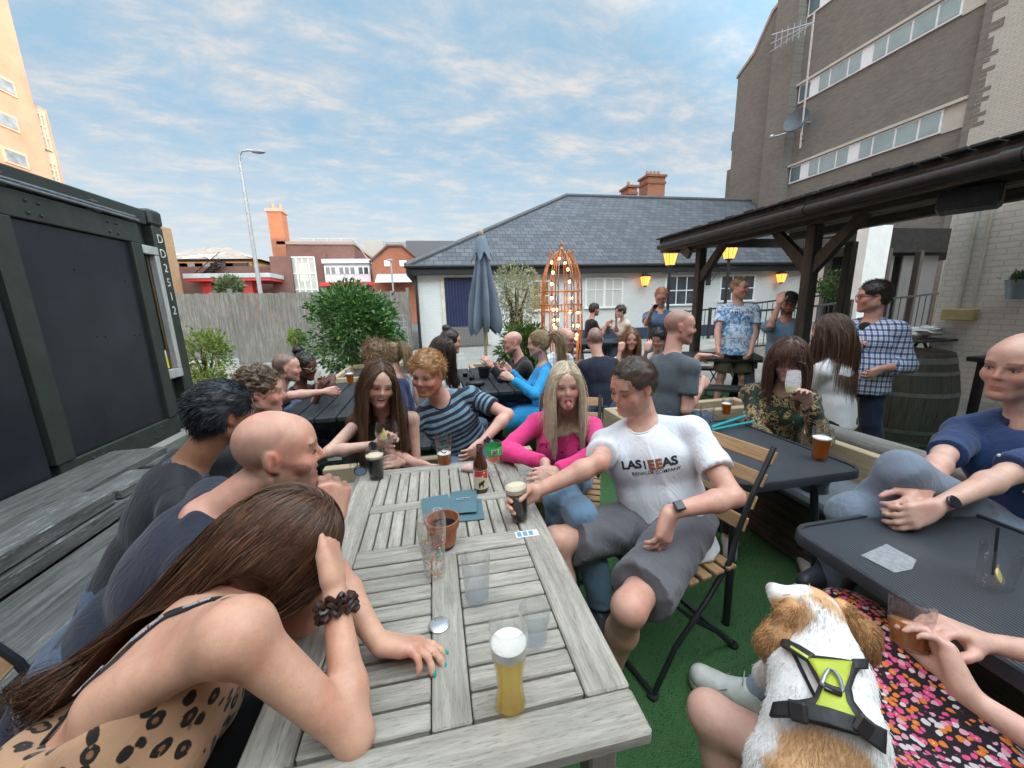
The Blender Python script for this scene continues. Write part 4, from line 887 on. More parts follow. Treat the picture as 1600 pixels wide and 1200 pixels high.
# ---- copper arbour with bulbs
def arbour():
 cop = mat('copper_iron', (.48, .22, .10), .5, .25, 12, metal=.5); x, y = 1.98, 5.85; r = thing('garden_arbour', (x, y, 0), 'copper coloured birdcage arbour strung with glowing bulbs', 'arbour')
 z0, zs, zt = .50, 1.66, 2.26; R0 = .31
 def rib(a, rr=R0):
  c, s = math.cos(a), math.sin(a); P = [(x+c*rr*.92, y+s*rr*.92, z0), (x+c*rr*1.05, y+s*rr*1.05, 1.0), (x+c*rr, y+s*rr, zs)]
  for k in range(1, 9): t = k/8*math.pi/2; P.append((x+c*rr*math.cos(t), y+s*rr*math.cos(t), zs+(zt-zs)*math.sin(t)))
  return P
 for i in range(8):
  a = 2*math.pi*(i+.3)/8
  for da in (-.07, .07): mb = MB(); mb.tube(rib(a+da), .009, 6); mb.build('rib', cop, r, smooth=True)
  mb = MB(); c, s = math.cos(a), math.sin(a)
  for k in range(8): z = z0+.12+k*.155; q = a+(.07 if k % 2 else -.07); q2 = a-(.07 if k % 2 else -.07); mb.tube([(x+math.cos(q)*R0, y+math.sin(q)*R0, z), (x+math.cos(q2)*R0, y+math.sin(q2)*R0, z+.15)], .006, 5)
  mb.build('scroll', cop, r)
  # scrolls over the dome
  mb = MB(); P = rib(a); q = P[7]; mb.tube([(q[0]+c*.03*math.cos(t)*1.2, q[1]+s*.03*math.cos(t)*1.2, q[2]+.05+.05*math.sin(t)) for t in np.linspace(-1.5, 4.4, 12)], .007, 5); mb.build('curl', cop, r, smooth=True)
 mb = MB()
 for z in (1.36, 1.46, zs, z0+.03): mb.tube([(x+R0*1.02*math.cos(t), y+R0*1.02*math.sin(t), z) for t in np.linspace(0, 2*math.pi, 36, endpoint=False)], .009, 6, closed=True)
 for t in np.linspace(0, 2*math.pi, 40, endpoint=False): mb.tube([(x+R0*1.02*math.cos(t), y+R0*1.02*math.sin(t), 1.36), (x+R0*1.02*math.cos(t), y+R0*1.02*math.sin(t), 1.46)], .005, 4)
 mb.build('hoop', cop, r, smooth=True)
 mb = MB(); mb.lathe([(.03, 2.24), (.035, 2.28), (.012, 2.32), (.02, 2.36), (.001, 2.42)], (x, y, 0), 10); mb.build('finial', cop, r)
 bm = emis('warm_bulb', (1.0, .46, .12), 11); bg = mat('bulb_cap', (.05, .05, .05), .5)
 sp = []
 for px, py in ((862, 410), (874, 404), (883, 411), (864, 426), (887, 421), (862, 444), (890, 440), (862, 466), (893, 466), (865, 484), (871, 484), (891, 487), (903, 488), (866, 500), (872, 500), (896, 509), (903, 509), (866, 508), (901, 523), (900, 529), (868, 512)):
  dd = 6.05+random.uniform(-.25, .25); sp.append(Dp(px, py, dd))
 for i, p in enumerate(sp):
  mb = MB(); mb.ball(p, .021, 12, sc_=(1, 1, 1.15)); b = mb.build('bulb', bm, r, smooth=True); mb = MB(); mb.tube([p+np.array([0, 0, .028]), p+np.array([0, 0, .06])], .012, 8); mb.tube([p+np.array([0, 0, .06]), p+np.array([0, 0, .2])], .003, 4); mb.build('holder', bg, b)
 for (dx, dz) in ((-.1, 1.9), (.05, 1.3), (.1, .8)):
  l = bpy.data.lights.new('bulb_glow', 'POINT'); l.energy = 2.6; l.color = (1, .58, .26); l.shadow_soft_size = .2; lo = bpy.data.objects.new('bulb_glow', l); COL.objects.link(lo); lo.location = (dx, 0, dz); lo.parent = r
arbour()
# ---- pergola
def pergola():
 dk = wood('pergola_timber', (.085, .075, .068), (.025, .022, .02), 'z', .65); dky = wood('pergola_beam', (.085, .075, .068), (.022, .02, .018), 'y', .65)
 r = thing('pergola', (4.6, 2.5, 0), 'dark timber pergola roof with posts and braces on the right', 'pergola')
 for (px, py) in ((4.0, 5.34), (4.0, 3.56), (5.84, 4.62), (4.0, -.8)):
  mb = MB(); mb.box(px-.06, px+.06, py-.055, py+.055, -.02, 2.22, 0, .01); p = mb.build('post', dk, r)
  if px < 5:
   for s in (-1, 1):
    if py == 5.34 and s == 1: continue
    mb = MB(); mb.prism([(px-.035, py+s*.057, 1.72), (px-.035, py+s*.057, 1.9), (px-.035, py+s*.40, 2.22), (px-.035, py+s*.52, 2.22)][::1], (.07, 0, 0)); mb.build('brace', dk, p)
 mb = MB(); mb.box(3.93, 4.07, -3, 5.55, 2.222, 2.35, 0, .01); mb.box(5.78, 5.92, -3, 5.6, 2.38, 2.50, 0, .01); mb.build('beam', dky, r)
 # monopitch roof: eave on the left at x=3.72 rising to the right
 zr = lambda x: 2.345+(x-3.7)*.105
 mb = MB(); xs = (3.60, 6.05); vs = [(xs[0], -3, zr(xs[0])+.05), (xs[1], -3, zr(xs[1])+.05), (xs[1], 5.75, zr(xs[1])+.05), (xs[0], 5.75, zr(xs[0])+.05)]  # sheet stops short of the wall; gap added so sky lights the brickwork
 mb.prism(vs, (0, 0, .03)); mb.build('roof_sheet', mat('roof_felt', (.035, .036, .04), .85, .3, 12, bump=.6), r)
 mb = MB()
 for k in range(60): y = -3+k*.147; h = random.uniform(.01, .03); mb.box(3.53, 3.70, y, y+.135, zr(3.6)+.082, zr(3.6)+.085+h, 0, .003)
 mb.build('edge_tiles', mat('roof_felt', (1, 1, 1)), r)
 for k in range(15):
  y = -2.9+k*.6; mb = MB(); mb.beam((3.62, y, zr(3.62)), (7.2, y, zr(7.2)), .045, .09); mb.build('rafter', dky, r)
 # old pale boards and laths under the roof
 lm = wood('pale_lath', (.30, .27, .21), (.10, .09, .07), 'y', .8)
 for k in range(16): mb = MB(); x = 4.15+k*.195+random.uniform(-.03, .03); mb.beam((x, 2.6-random.uniform(0, 5), zr(x)-.055), (x+random.uniform(-.1, .1), 5.6, zr(x)-.055), .05+random.random()*.05, .015); mb.build('lath', lm if k % 3 else dky, r)
 mb = MB(); mb.box(3.58, 3.605, -3, 5.76, zr(3.6)-.12, zr(3.6)+.045, 0, .004); mb.box(3.58, 7.2, 5.765, 5.79, 2.30, 2.44, 0, .004); mb.build('fascia_board', dky, r)
 mb = MB(); mb.tube([(3.52, 5.7, zr(3.6)-.045), (3.52, -3, zr(3.6)-.045)], .042, 12)
 for y in (3.3, 1.9, .6): mb.tube([(3.52, y-.05, zr(3.6)-.045), (3.52, y+.05, zr(3.6)-.045)], .050, 12)
 mb.build('gutter', black, r, smooth=True)
 mb = MB(); mb.beam((3.7, 5.80, 2.28), (4.3, 5.72, 2.28), .12, .12); mb.beam((3.93, 5.5, 2.16), (3.93, 5.72, 2.3), .06, .14); mb.build('beam_end', wood('grey_block', (.26, .25, .23), (.12, .115, .1), 'x'), r)
 # loudspeaker bolted to the beam
 p = Xp(1503, 310, 3.86); s = thing('loudspeaker', tuple(p), 'black box loudspeaker fixed under the pergola beam', 'speaker'); M = Matrix.Translation(p) @ Matrix.Rotation(R(24), 4, 'Z') @ Matrix.Rotation(R(8), 4, 'Y')
 mb = MB(); mb.box(-.02, .15, -.19, .13, -.075, .075, 0, .02, M); mb.build('cabinet', mat('speaker_grey', (.05, .055, .065), .5, .3, 10), s)
 mb = MB(); mb.box(-.035, -.021, -.18, .12, -.065, .065, 0, .004, M); mb.build('grille', mat('speaker_grille', (.04, .045, .055), .6, .2, 90, bump=.5, bs=300), s)
 mb = MB(); mb.tube([p+np.array([.05, 0, .0]), p+np.array([.2, 0, .12])], .02, 8); mb.build('bracket', blackmetal, s)
pergola()
# ---- painted brick wall of the pub, doorway behind, railings
def pub_side():
 cream = brick('cream_painted_brick', (.70, .69, .65), (.66, .65, .61), (.58, .57, .53), axes='yz', bump=.7, stain=.12)
 r = thing('painted_wall', (7.6, 1, 0), 'cream painted brick wall under the pergola at the right edge', 'wall'); mb = MB(); mb.box(7.3, 8.0, -4, 4.42, -.05, 3.0); mb.build('brickwork', cream, r)
 mb = MB()
 for y in (4.02, 4.16): mb.tube([(7.27, y, 1.25), (7.27, y, 2.72)], .022, 8)
 mb.build('conduit', mat('cream_pipe', (.5, .47, .4), .5), r, smooth=True); mb = MB(); mb.box(7.2, 7.299, 3.94, 4.30, 1.10, 1.26, 0, .01); mb.build('junction_box', mat('ochre_box', (.42, .34, .16), .6), r)
 mb = MB(); mb.box(7.29, 7.299, 2.2, 2.5, 0, .85); mb.build('grey_patch', mat('grey_patch', (.2, .2, .2), .8), r)
 # bucket planter
 p = Xp(1592, 452, 7.15); b = thing('hanging_bucket', tuple(p), 'pale blue metal bucket of dark foliage hung on the cream wall', 'planter'); mb = MB(); mb.lathe([(.001, -.12), (.09, -.12), (.13, .12), (.135, .12), (.125, .11), (.001, .08)], p, 22); mb.build('bucket', mat('blue_zinc', (.26, .32, .37), .4, .1, metal=.5), b, smooth=True)
 pts = np.array(p)+RNG.normal(size=(260, 3))*[.05, .05, .03]+[0, 0, .12]; leafmesh('foliage', pts, .025, leafmat('dark_heather', (.02, .05, .02), (.08, .12, .05)), dirs=np.tile([0, 0, 1.2], (260, 1)), parent=b, long_=2.5)
 # end wall with double doors
 Y = 7.3; r = thing('doorway_wall', (8.6, Y, 0), 'white wall with a dark doorway and two grey doors under the pergola', 'building'); a = Yp(1352, 400, Y); b_ = Yp(1388, 400, Y); e = Yp(1503, 400, Y); mb = MB(); mb.box(a[0], b_[0], Y, Y+.25, -.05, 3.0); mb.box(b_[0]+1.2, e[0]+3, Y+2.5, Y+3, -.05, 3.0); mb.build('wall', whitepaint, r)
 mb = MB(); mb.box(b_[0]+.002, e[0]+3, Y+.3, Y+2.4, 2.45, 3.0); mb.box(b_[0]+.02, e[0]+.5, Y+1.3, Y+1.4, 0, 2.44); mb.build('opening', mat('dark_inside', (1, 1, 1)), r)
 mb = MB(); mb.box(b_[0]+.002, b_[0]+.1, Y-.02, Y+.3, 0, 2.5, 0, .01); m_ = Yp(1443, 400, Y)[0]; mb.box(m_-.05, m_+.05, Y+.02, Y+.15, 0, 2.45, 0, .01); mb.build('door_frame', mat('brown_frame', (.05, .035, .03), .5), r)
 gd = mat('grey_door', (.17, .165, .16), .5, .06, 2)
 for x0, x1 in ((Yp(1391, 400, Y)[0]+.12, m_-.12), (m_+.15, e[0]+.1)): mb = MB(); mb.box(x0, x1, Y+.5, Y+.54, .3, 2.4, 0, .006); mb.build('door', gd, r)
 # ramp + railings
 rl = thing('railing', (6, 8, 0), 'long black railing rising along the ramp in front of the white wall', 'railing')
 def rail(P, h=1.0, sp=.12):
  mb = MB(); n = len(P)
  for A, B in zip(P, P[1:]):
   A = Vector(A); B = Vector(B); L = (B-A).length; mb.beam(A+Vector((0, 0, h)), B+Vector((0, 0, h)), .05, .04); mb.beam(A+Vector((0, 0, .10)), B+Vector((0, 0, .10)), .03, .03)
   k = int(L/sp)
   for i in range(k): p = A.lerp(B, i/k); mb.beam(p+Vector((0, 0, .10)), p+Vector((0, 0, h)), .014, .014)
  mb.build('balusters', black, rl); mb = MB()
  for A in P: mb.box(A[0]-.03, A[0]+.03, A[1]-.03, A[1]+.03, 0, A[2]+h+.04)
  mb.build('rail_post', black, rl)
 def q(px, py, Y, h): v = Yp(px, py, Y); return (v[0], v[1], v[2]-h)
 rail([q(1070, 487, 9.3, 1.0), q(1110, 483, 9.2, 1.0), q(1225, 468, 8.6, 1.0), q(1330, 457, 8.2, 1.0)]); rail([q(1180, 486, 6.6, .8), q(1260, 480, 6.5, .8), q(1330, 471, 6.4, .8)], .8)
 rail([q(1388, 467, 6.2, .8), q(1478, 457, 6.0, .8)], .8)
 rp = thing('ramp', (6, 8.6, 0), 'pale stepped ramp behind the railing', 'ramp'); mb = MB()
 mb.add([(3.6, 8.2, -.01), (11, 7.2, -.01), (11, 9.4, -.01), (3.6, 9.4, -.01), (3.6, 8.2, .10), (11, 7.2, .75), (11, 9.4, .75), (3.6, 9.4, .10)], [(0, 1, 5, 4), (1, 2, 6, 5), (2, 3, 7, 6), (3, 0, 4, 7), (4, 5, 6, 7)]); mb.build('slope', mat('paving', (1, 1, 1)), rp)
pub_side()
# ---- oak barrel and side tables
def barrel():
 x, y = 4.42, 2.86; r = thing('barrel', (x, y, 0), 'big weathered oak barrel with grey hoops used as a table', 'barrel'); H_ = .96
 st, nt, b = newmat('barrel_staves'); tc = node(nt, 'TexCoord'); sp = node(nt, 'SeparateXYZ', {0: tc.outputs['Object']}); an = math_(nt, 'ARCTAN2', sp.outputs[1], sp.outputs[0]); fr = math_(nt, 'FRACT', math_(nt, 'MULTIPLY', an, 24/6.2832))
 cv = node(nt, 'CombineXYZ', {0: math_(nt, 'MULTIPLY', an, 9.0), 1: sp.outputs[2]}); mp = node(nt, 'Mapping', {0: cv, 3: (1, 2.2, 1)}); n = node(nt, 'TexNoise', {'Vector': mp, 'Scale': 3, 'Detail': 7, 'Roughness': .65}); fl = node(nt, 'TexNoise', {'Vector': node(nt, 'CombineXYZ', {0: math_(nt, 'FLOOR', math_(nt, 'MULTIPLY', an, 24/6.2832))}), 'Scale': 3.3})
 c = ramp(nt, n, [(.3, (.05, .052, .047)), (.55, (.105, .105, .09)), (.75, (.18, .17, .145))]); c = mix(nt, ramp(nt, fl, [(.3, 0.0), (.7, .5)]), c, (.05, .06, .055)); c = mix(nt, ramp(nt, fr, [(.0, 1.0), (.06, 0.0)]), c, (.008, .008, .008)); setb(nt, b, col=c, rough=.75, nrm=node(nt, 'Bump', {'Height': n, 'Strength': .4, 'Distance': .01}))
 pr = lambda z: .335+.08*math.sin(math.pi*z/H_)
 mb = MB(); mb.lathe([(pr(z), z) for z in np.linspace(0, H_, 24)]+[(pr(H_)-.02, H_), (pr(H_)-.022, H_-.03), (.001, H_-.03)], (x, y, 0), 64); mb.build('staves', st, r, smooth=True)
 mb = MB(); mb.disc((x, y, H_-.028), pr(H_)-.02, 48); mb.build('head', wood('barrel_head', (.13, .11, .09), (.05, .045, .04), 'x'), r)
 hp = mat('hoop_grey', (.25, .27, .28), .45, .15, 14, metal=.5)
 for z, w_ in ((.045, .035), (.13, .03), (.25, .035), (.60, .035), (.79, .03), (.90, .05)):
  mb = MB(); mb.lathe([(pr(z-w_/2)+.0005, z-w_/2), (pr(z-w_/2)+.005, z-w_/2), (pr(z+w_/2)+.005, z+w_/2), (pr(z+w_/2)+.0005, z+w_/2)], (x, y, 0), 64); mb.build('hoop', hp, r, smooth=True)
barrel()
def side_tables():
 r = thing('high_table', (6.3, 4.6, 0), 'black metal table with a white bag behind the barrel', 'table'); p = Yp(1440, 528, 4.4); x, y, z = p; mb = MB(); mb.box(x-.5, x+.45, y-.3, y+.3, z-.03, z, 0, .008); mb.build('tabletop', black, r)
 for s in (-1, 1): mb = MB(); mb.tube([(x+s*.05, y, z-.05), (x+s*.2, y, z-.25), (x+s*.3, y, 0)], .02, 8); mb.tube([(x+s*.05, y, z-.3), (x+s*.25, y, z-.1), (x+s*.35, y, z-.05)], .015, 8); mb.build('leg', blackmetal, r)
 # crumpled white bag
 n = 24; vs = [];
 for i in range(13):
  ph = math.pi*i/12
  for j in range(n): a = 2*math.pi*j/n; k = 1+.22*math.sin(a*5+i)*math.sin(ph)+.15*math.sin(i*2.3+a*3); vs.append((x-.05+.20*k*math.sin(ph)*math.cos(a), y-.05+.14*k*math.sin(ph)*math.sin(a), z+.08-.08*math.cos(ph)*k+.02))
 mb = MB(); mb.add(vs, [(i*n+j, i*n+(j+1) % n, (i+1)*n+(j+1) % n, (i+1)*n+j) for i in range(12) for j in range(n)]); one(mb, 'plastic_bag', mat('white_bag', (.68, .68, .67), .4, .1, 12, bump=.4), 'crumpled white carrier bag on the black metal table behind the barrel', 'bag')
 r = thing('low_table', (6.2, 2.4, 0), 'black low table at the right edge beyond the barrel', 'table'); a = Xp(1520, 556, 5.6); mb = MB(); mb.box(5.5, 6.6, a[1]-.9, a[1], a[2]-.05, a[2], 0, .01); mb.build('tabletop', black, r)
 for xx in (5.6, 6.5):
  mb = MB(); mb.box(xx-.03, xx+.03, a[1]-.85, a[1]-.79, 0, a[2]-.052); mb.box(xx-.03, xx+.03, a[1]-.12, a[1]-.06, 0, a[2]-.052); mb.build('leg', black, r)
side_tables()
# ---- plants
laurel = leafmat('laurel', (.02, .065, .016), (.07, .18, .04), (.20, .30, .07), .32, .18)
def bush(name, c, rad, n, size, m, label, long_=1.9, stems=6, cat='shrub', lump=.35):
 c = np.array(c, float); rad = np.array(rad, float); r = thing(name, (c[0], c[1], c[2]-rad[2]), label, cat)
 cl = RNG.normal(size=(60, 3)); cl /= np.linalg.norm(cl, axis=1)[:, None]; cl *= RNG.uniform(.5, .92, (60, 1))
 k = RNG.integers(0, 60, n); d = RNG.normal(size=(n, 3)); d /= np.linalg.norm(d, axis=1)[:, None]
 p = cl[k]+d*lump*RNG.uniform(.3, 1, (n, 1))**.6; l = np.linalg.norm(p, axis=1)[:, None]; p = np.where(l > 1.05, p/l*1.05, p)
 out = p/np.maximum(.2, l); leafmesh('foliage', c+p*rad, size, m, dirs=out*.8+d*.4, parent=r, long_=long_)
 mb = MB()
 for i in range(stems): a = random.uniform(0, 6.28); q = c+np.array([math.cos(a)*rad[0]*.5, math.sin(a)*rad[1]*.5, random.uniform(0, .5)*rad[2]]); mb.tube([(c[0]+random.uniform(-.08, .08), c[1]+random.uniform(-.08, .08), c[2]-rad[2]*1.0-.1), tuple((q+c)/2-np.array([0, 0, rad[2]*.4])), tuple(q)], [.03, .02, .008], 6)
 mb.build('stem', mat('bark', (.10, .075, .05), .9, .3, 20, bump=.5), r); return r
p = Dp(555, 513, 7.4); bush('laurel_bush', p, (.92, .85, .86), 13000, .040, laurel, 'big round glossy laurel bush in front of the board fence')
mb = MB(); mb.ball((p[0], p[1], p[2]), .72, 20);
p = Dp(318, 560, 5.2); bush('nandina', p, (.33, .35, .42), 2200, .022, leafmat('yellow_green', (.06, .13, .02), (.22, .30, .05), (.42, .22, .08)), 'yellow green leafy shrub beside the container corner', 2.6, 5)
p = Dp(325, 600, 4.9); bush('fern', p, (.22, .25, .22), 900, .022, MATS['yellow_green'], 'low light green plant at the foot of the container corner', 2.8, 3)
p = Dp(463, 528, 8.2); bush('small_conifer', p, (.16, .16, .20), 900, .022, leafmat('lime', (.08, .16, .02), (.26, .34, .05)), 'small lime green conifer left of the laurel bush', 2.6, 2)
p = Dp(815, 540, 6.0); bush('bamboo', p, (.40, .35, .33), 4200, .026, leafmat('fresh_green', (.02, .07, .012), (.09, .18, .035), (.22, .28, .08), .4, .3), 'fresh green leafy shrub behind the parasol pole', 3.2, 6)
p = Dp(806, 465, 6.3); bush('willow', p, (.42, .35, .50), 3600, .017, leafmat('pale_leaf', (.16, .19, .09), (.36, .38, .24), (.50, .48, .36), .5, .35), 'tall pale silvery green shrub right of the parasol', 3.4, 9, lump=.5)
p = Dp(358, 448, 24); bush('street_tree', p, (.8, .6, .7), 1100, .10, leafmat('dull_green', (.05, .09, .04), (.14, .2, .09)), 'small dull green tree between the red columns', 2, 4, 'tree')
p = Dp(1312, 446, 9.6); bush('climber', p, (.50, .4, .42), 2600, .035, leafmat('dark_ivy', (.02, .05, .012), (.08, .14, .03)), 'dark green climber against the white wall by the right hand window', 1.7, 4)
# ================================================ BODY ENGINE: smooth blended solids turned into one continuous surface
_NG = np.random.default_rng(5).random((32, 32, 32)).astype('f4')*2-1
def noise3(p):
 p = np.asarray(p, float); i = np.floor(p).astype(int); f = p-i; f = f*f*(3-2*f); o = 0
 for dx in (0, 1):
  for dy in (0, 1):
   for dz in (0, 1):
    o = o+(f[:, 0] if dx else 1-f[:, 0])*(f[:, 1] if dy else 1-f[:, 1])*(f[:, 2] if dz else 1-f[:, 2])*_NG[(i[:, 0]+dx) % 32, (i[:, 1]+dy) % 32, (i[:, 2]+dz) % 32]
 return o
V3 = lambda *a: np.array(a, float)
def nrm(v): v = np.asarray(v, float); return v/max(1e-9, np.linalg.norm(v))
class SDF:
 """list of primitives, evaluated on a grid"""
 def __init__(s): s.P = []
 def cone(s, a, b, ra, rb, k=.02, flat=0, op='u'): s.P.append(('c', np.asarray(a, float), np.asarray(b, float), ra, rb, k, flat, op)); return s
 def ell(s, c, r, A=None, k=.03, op='u'): s.P.append(('e', np.asarray(c, float), np.asarray(r, float), np.eye(3) if A is None else A, k, op)); return s
 def cut(s, p, n): s.P.append(('p', np.asarray(p, float), nrm(n))); return s           # keep the side n points away from
 def bounds(s):
  lo = np.full(3, 1e9); hi = -lo
  for q in s.P:
   if q[0] == 'c' and q[7] == 'u': r = max(q[3], q[4]); lo = np.minimum(lo, np.minimum(q[1], q[2])-r); hi = np.maximum(hi, np.maximum(q[1], q[2])+r)
   elif q[0] == 'e' and q[5] == 'u': r = q[2].max(); lo = np.minimum(lo, q[1]-r); hi = np.maximum(hi, q[1]+r)
  return lo, hi
 def mesh(s, h, clip=None):
  lo, hi = s.bounds();
  if clip is not None: lo = np.maximum(lo, clip[0]); hi = np.minimum(hi, clip[1])
  lo -= 2.5*h; hi += 2.5*h; n = np.ceil((hi-lo)/h).astype(int)+1
  f = np.full(n, .09, 'f4'); ax = [(lo[i]+h*np.arange(n[i])).astype('f4') for i in range(3)]
  for q in s.P:
   if q[0] == 'p':
    d = (ax[0][:, None, None]-q[1][0])*q[2][0]+(ax[1][None, :, None]-q[1][1])*q[2][1]+(ax[2][None, None, :]-q[1][2])*q[2][2]; np.maximum(f, d, out=f); continue
   if q[0] == 'c': a, b, ra, rb, k, flat, op = q[1:]; r = max(ra, rb)+k+2*h; l = np.minimum(a, b)-r; u = np.maximum(a, b)+r
   else: c, rr, A, k, op = q[1:]; e = np.sqrt(((A*rr)**2).sum(1)); r = k+2*h; l = c-e-r; u = c+e+r
   i0 = np.maximum(0, np.floor((l-lo)/h).astype(int)); i1 = np.minimum(n, np.ceil((u-lo)/h).astype(int)+1)
   if (i1 <= i0).any(): continue
   X = ax[0][i0[0]:i1[0], None, None]; Y = ax[1][None, i0[1]:i1[1], None]; Z = ax[2][None, None, i0[2]:i1[2]]
   if q[0] == 'c':
    ba = b-a; L2 = float(ba@ba)+1e-12; pa = (X-a[0], Y-a[1], Z-a[2]); t = (pa[0]*ba[0]+pa[1]*ba[1]+pa[2]*ba[2])/L2; tc = np.clip(t, 0, 1)
    d = np.sqrt((pa[0]-ba[0]*tc)**2+(pa[1]-ba[1]*tc)**2+(pa[2]-ba[2]*tc)**2)-(ra+(rb-ra)*tc)
    if flat & 1: d = np.maximum(d, (t-1)*math.sqrt(L2))
    if flat & 2: d = np.maximum(d, -t*math.sqrt(L2))
   else:
    p = (X-c[0], Y-c[1], Z-c[2]); w_ = [(p[0]*A[0, j]+p[1]*A[1, j]+p[2]*A[2, j])/rr[j] for j in range(3)]
    k0 = np.sqrt(w_[0]**2+w_[1]**2+w_[2]**2); k1 = np.sqrt((w_[0]/rr[0])**2+(w_[1]/rr[1])**2+(w_[2]/rr[2])**2)+1e-9; d = k0*(k0-1)/k1
   g = f[i0[0]:i1[0], i0[1]:i1[1], i0[2]:i1[2]]
   if op == 'u': hh = np.maximum(k-np.abs(g-d), 0)/k; g[...] = np.minimum(g, d)-hh*hh*k*.25
   else: d = -d; hh = np.maximum(k-np.abs(g-d), 0)/k; g[...] = np.maximum(g, d)+hh*hh*k*.25
  return surface_nets(f, lo, h)
def surface_nets(f, lo, h):
 s = f < 0; c = s[:-1, :-1, :-1].astype('u1')
 for dx, dy, dz in ((1, 0, 0), (0, 1, 0), (0, 0, 1), (1, 1, 0), (1, 0, 1), (0, 1, 1), (1, 1, 1)): c = c+s[dx:s.shape[0]-1+dx, dy:s.shape[1]-1+dy, dz:s.shape[2]-1+dz]
 act = (c > 0) & (c < 8); I = np.argwhere(act); idm = np.full(act.shape, -1, 'i4'); idm[act] = np.arange(len(I))
 acc = np.zeros((len(I), 3)); cnt = np.zeros(len(I)); C = [(x, y, z) for x in (0, 1) for y in (0, 1) for z in (0, 1)]
 for a in C:
  for ax in range(3):
   if a[ax] == 0:
    b = list(a); b[ax] = 1; fa = f[I[:, 0]+a[0], I[:, 1]+a[1], I[:, 2]+a[2]]; fb = f[I[:, 0]+b[0], I[:, 1]+b[1], I[:, 2]+b[2]]
    m = (fa < 0) != (fb < 0); t = np.where(m, fa/(fa-fb+1e-12), 0); p = np.tile(np.array(a, float), (len(I), 1)); p[:, ax] += t; acc[m] += p[m]; cnt[m] += 1
 V = lo+(I+acc/np.maximum(1, cnt)[:, None])*h; F = []
 for ax in range(3):
  sl0 = [slice(None)]*3; sl1 = [slice(None)]*3; sl0[ax] = slice(0, -1); sl1[ax] = slice(1, None); u, v = [(1, 2), (2, 0), (0, 1)][ax]
  sg = s[tuple(sl0)] != s[tuple(sl1)]; E_ = np.argwhere(sg); E_ = E_[(E_[:, u] > 0) & (E_[:, v] > 0) & (E_[:, u] < s.shape[u]-1) & (E_[:, v] < s.shape[v]-1)]
  ins = s[E_[:, 0], E_[:, 1], E_[:, 2]]
  def g(du, dv): J = E_.copy(); J[:, u] += du; J[:, v] += dv; return idm[J[:, 0], J[:, 1], J[:, 2]]
  q = np.stack([g(-1, -1), g(0, -1), g(0, 0), g(-1, 0)], 1); q[~ins] = q[~ins][:, ::-1]; F.append(q)
 return V, np.concatenate(F)
def npmesh(name, V, F, m, parent=None, smooth=True, attrs=None, col=None):
 me = bpy.data.meshes.new(name); n, k = F.shape; me.vertices.add(len(V)); me.vertices.foreach_set('co', np.ascontiguousarray(V, 'f8').ravel())
 me.loops.add(n*k); me.loops.foreach_set('vertex_index', F.ravel().astype('i4')); me.polygons.add(n); me.polygons.foreach_set('loop_start', np.arange(n)*k)
 if smooth: me.polygons.foreach_set('use_smooth', np.ones(n, bool))
 me.update()
 for kk, v in (attrs or {}).items(): at = me.attributes.new(kk, 'FLOAT_VECTOR', 'POINT'); at.data.foreach_set('vector', np.ascontiguousarray(v, 'f4').ravel())
 if col is not None: at = me.attributes.new('Col', 'FLOAT_COLOR', 'POINT'); at.data.foreach_set('color', np.concatenate([col, np.ones((len(col), 1))], 1).astype('f4').ravel())
 me.materials.append(m); o = bpy.data.objects.new(name, me); COL.objects.link(o)
 if parent is not None: attach(o, parent)
 return o
def vnormals(V, F):
 n = np.cross(V[F[:, 2]]-V[F[:, 0]], V[F[:, 3 if F.shape[1] > 3 else 1]]-V[F[:, 1 if F.shape[1] > 3 else 0]]);
 if F.shape[1] == 3: n = np.cross(V[F[:, 1]]-V[F[:, 0]], V[F[:, 2]]-V[F[:, 0]])
 N = np.zeros_like(V)
 for j in range(F.shape[1]): np.add.at(N, F[:, j], n)
 return N/np.maximum(1e-12, np.linalg.norm(N, axis=1))[:, None]
def colmat(name, rough=.5, sss=0, spec=.45, sheen=0, bump=0, bs=200, aniso=0, nv=.06):
 if name in MATS: return MATS[name]
 m, nt, b = newmat(name); at = node(nt, 'Attribute', attribute_name='Col'); tc = node(nt, 'TexCoord'); n = node(nt, 'TexNoise', {'Vector': tc.outputs['Object'], 'Scale': 35, 'Detail': 4})
 c = mix(nt, 1.0, at.outputs['Color'], ramp(nt, n, [(.3, 1-nv*2), (.7, 1+nv*.5)]), 'MULTIPLY')
 if name == 'skin':
  nb_ = node(nt, 'TexNoise', {'Vector': tc.outputs['Object'], 'Scale': 11, 'Detail': 6, 'Roughness': .7}); nf = node(nt, 'TexNoise', {'Vector': tc.outputs['Object'], 'Scale': 190, 'Detail': 3}); c = mix(nt, 1.0, c, ramp(nt, nb_, [(.35, (.98, .80, .78)), (.52, (1, .98, .97)), (.68, (1.06, 1.05, 1.02))]), 'MULTIPLY'); c = mix(nt, 1.0, c, ramp(nt, nf, [(.28, (.94, .90, .89)), (.45, (1, 1, 1))]), 'MULTIPLY'); rough = ramp(nt, nb_, [(.35, .36), (.65, .55)])
 setb(nt, b, col=c, rough=rough, spec=spec, sss=sss, sheen=sheen)
 if sss: b.inputs['Subsurface Radius'].default_value = (.9, .3, .16); b.inputs['Subsurface Scale'].default_value = .008
 if bump: n2 = node(nt, 'TexNoise', {'Vector': tc.outputs['Object'], 'Scale': bs, 'Detail': 3}); setb(nt, b, nrm=node(nt, 'Bump', {'Height': n2, 'Strength': bump, 'Distance': .002}))
 return m
SKIN = colmat('skin', .46, .12, .4, bump=.15, bs=240); HAIR = colmat('hair', .42, 0, .45, nv=.12)
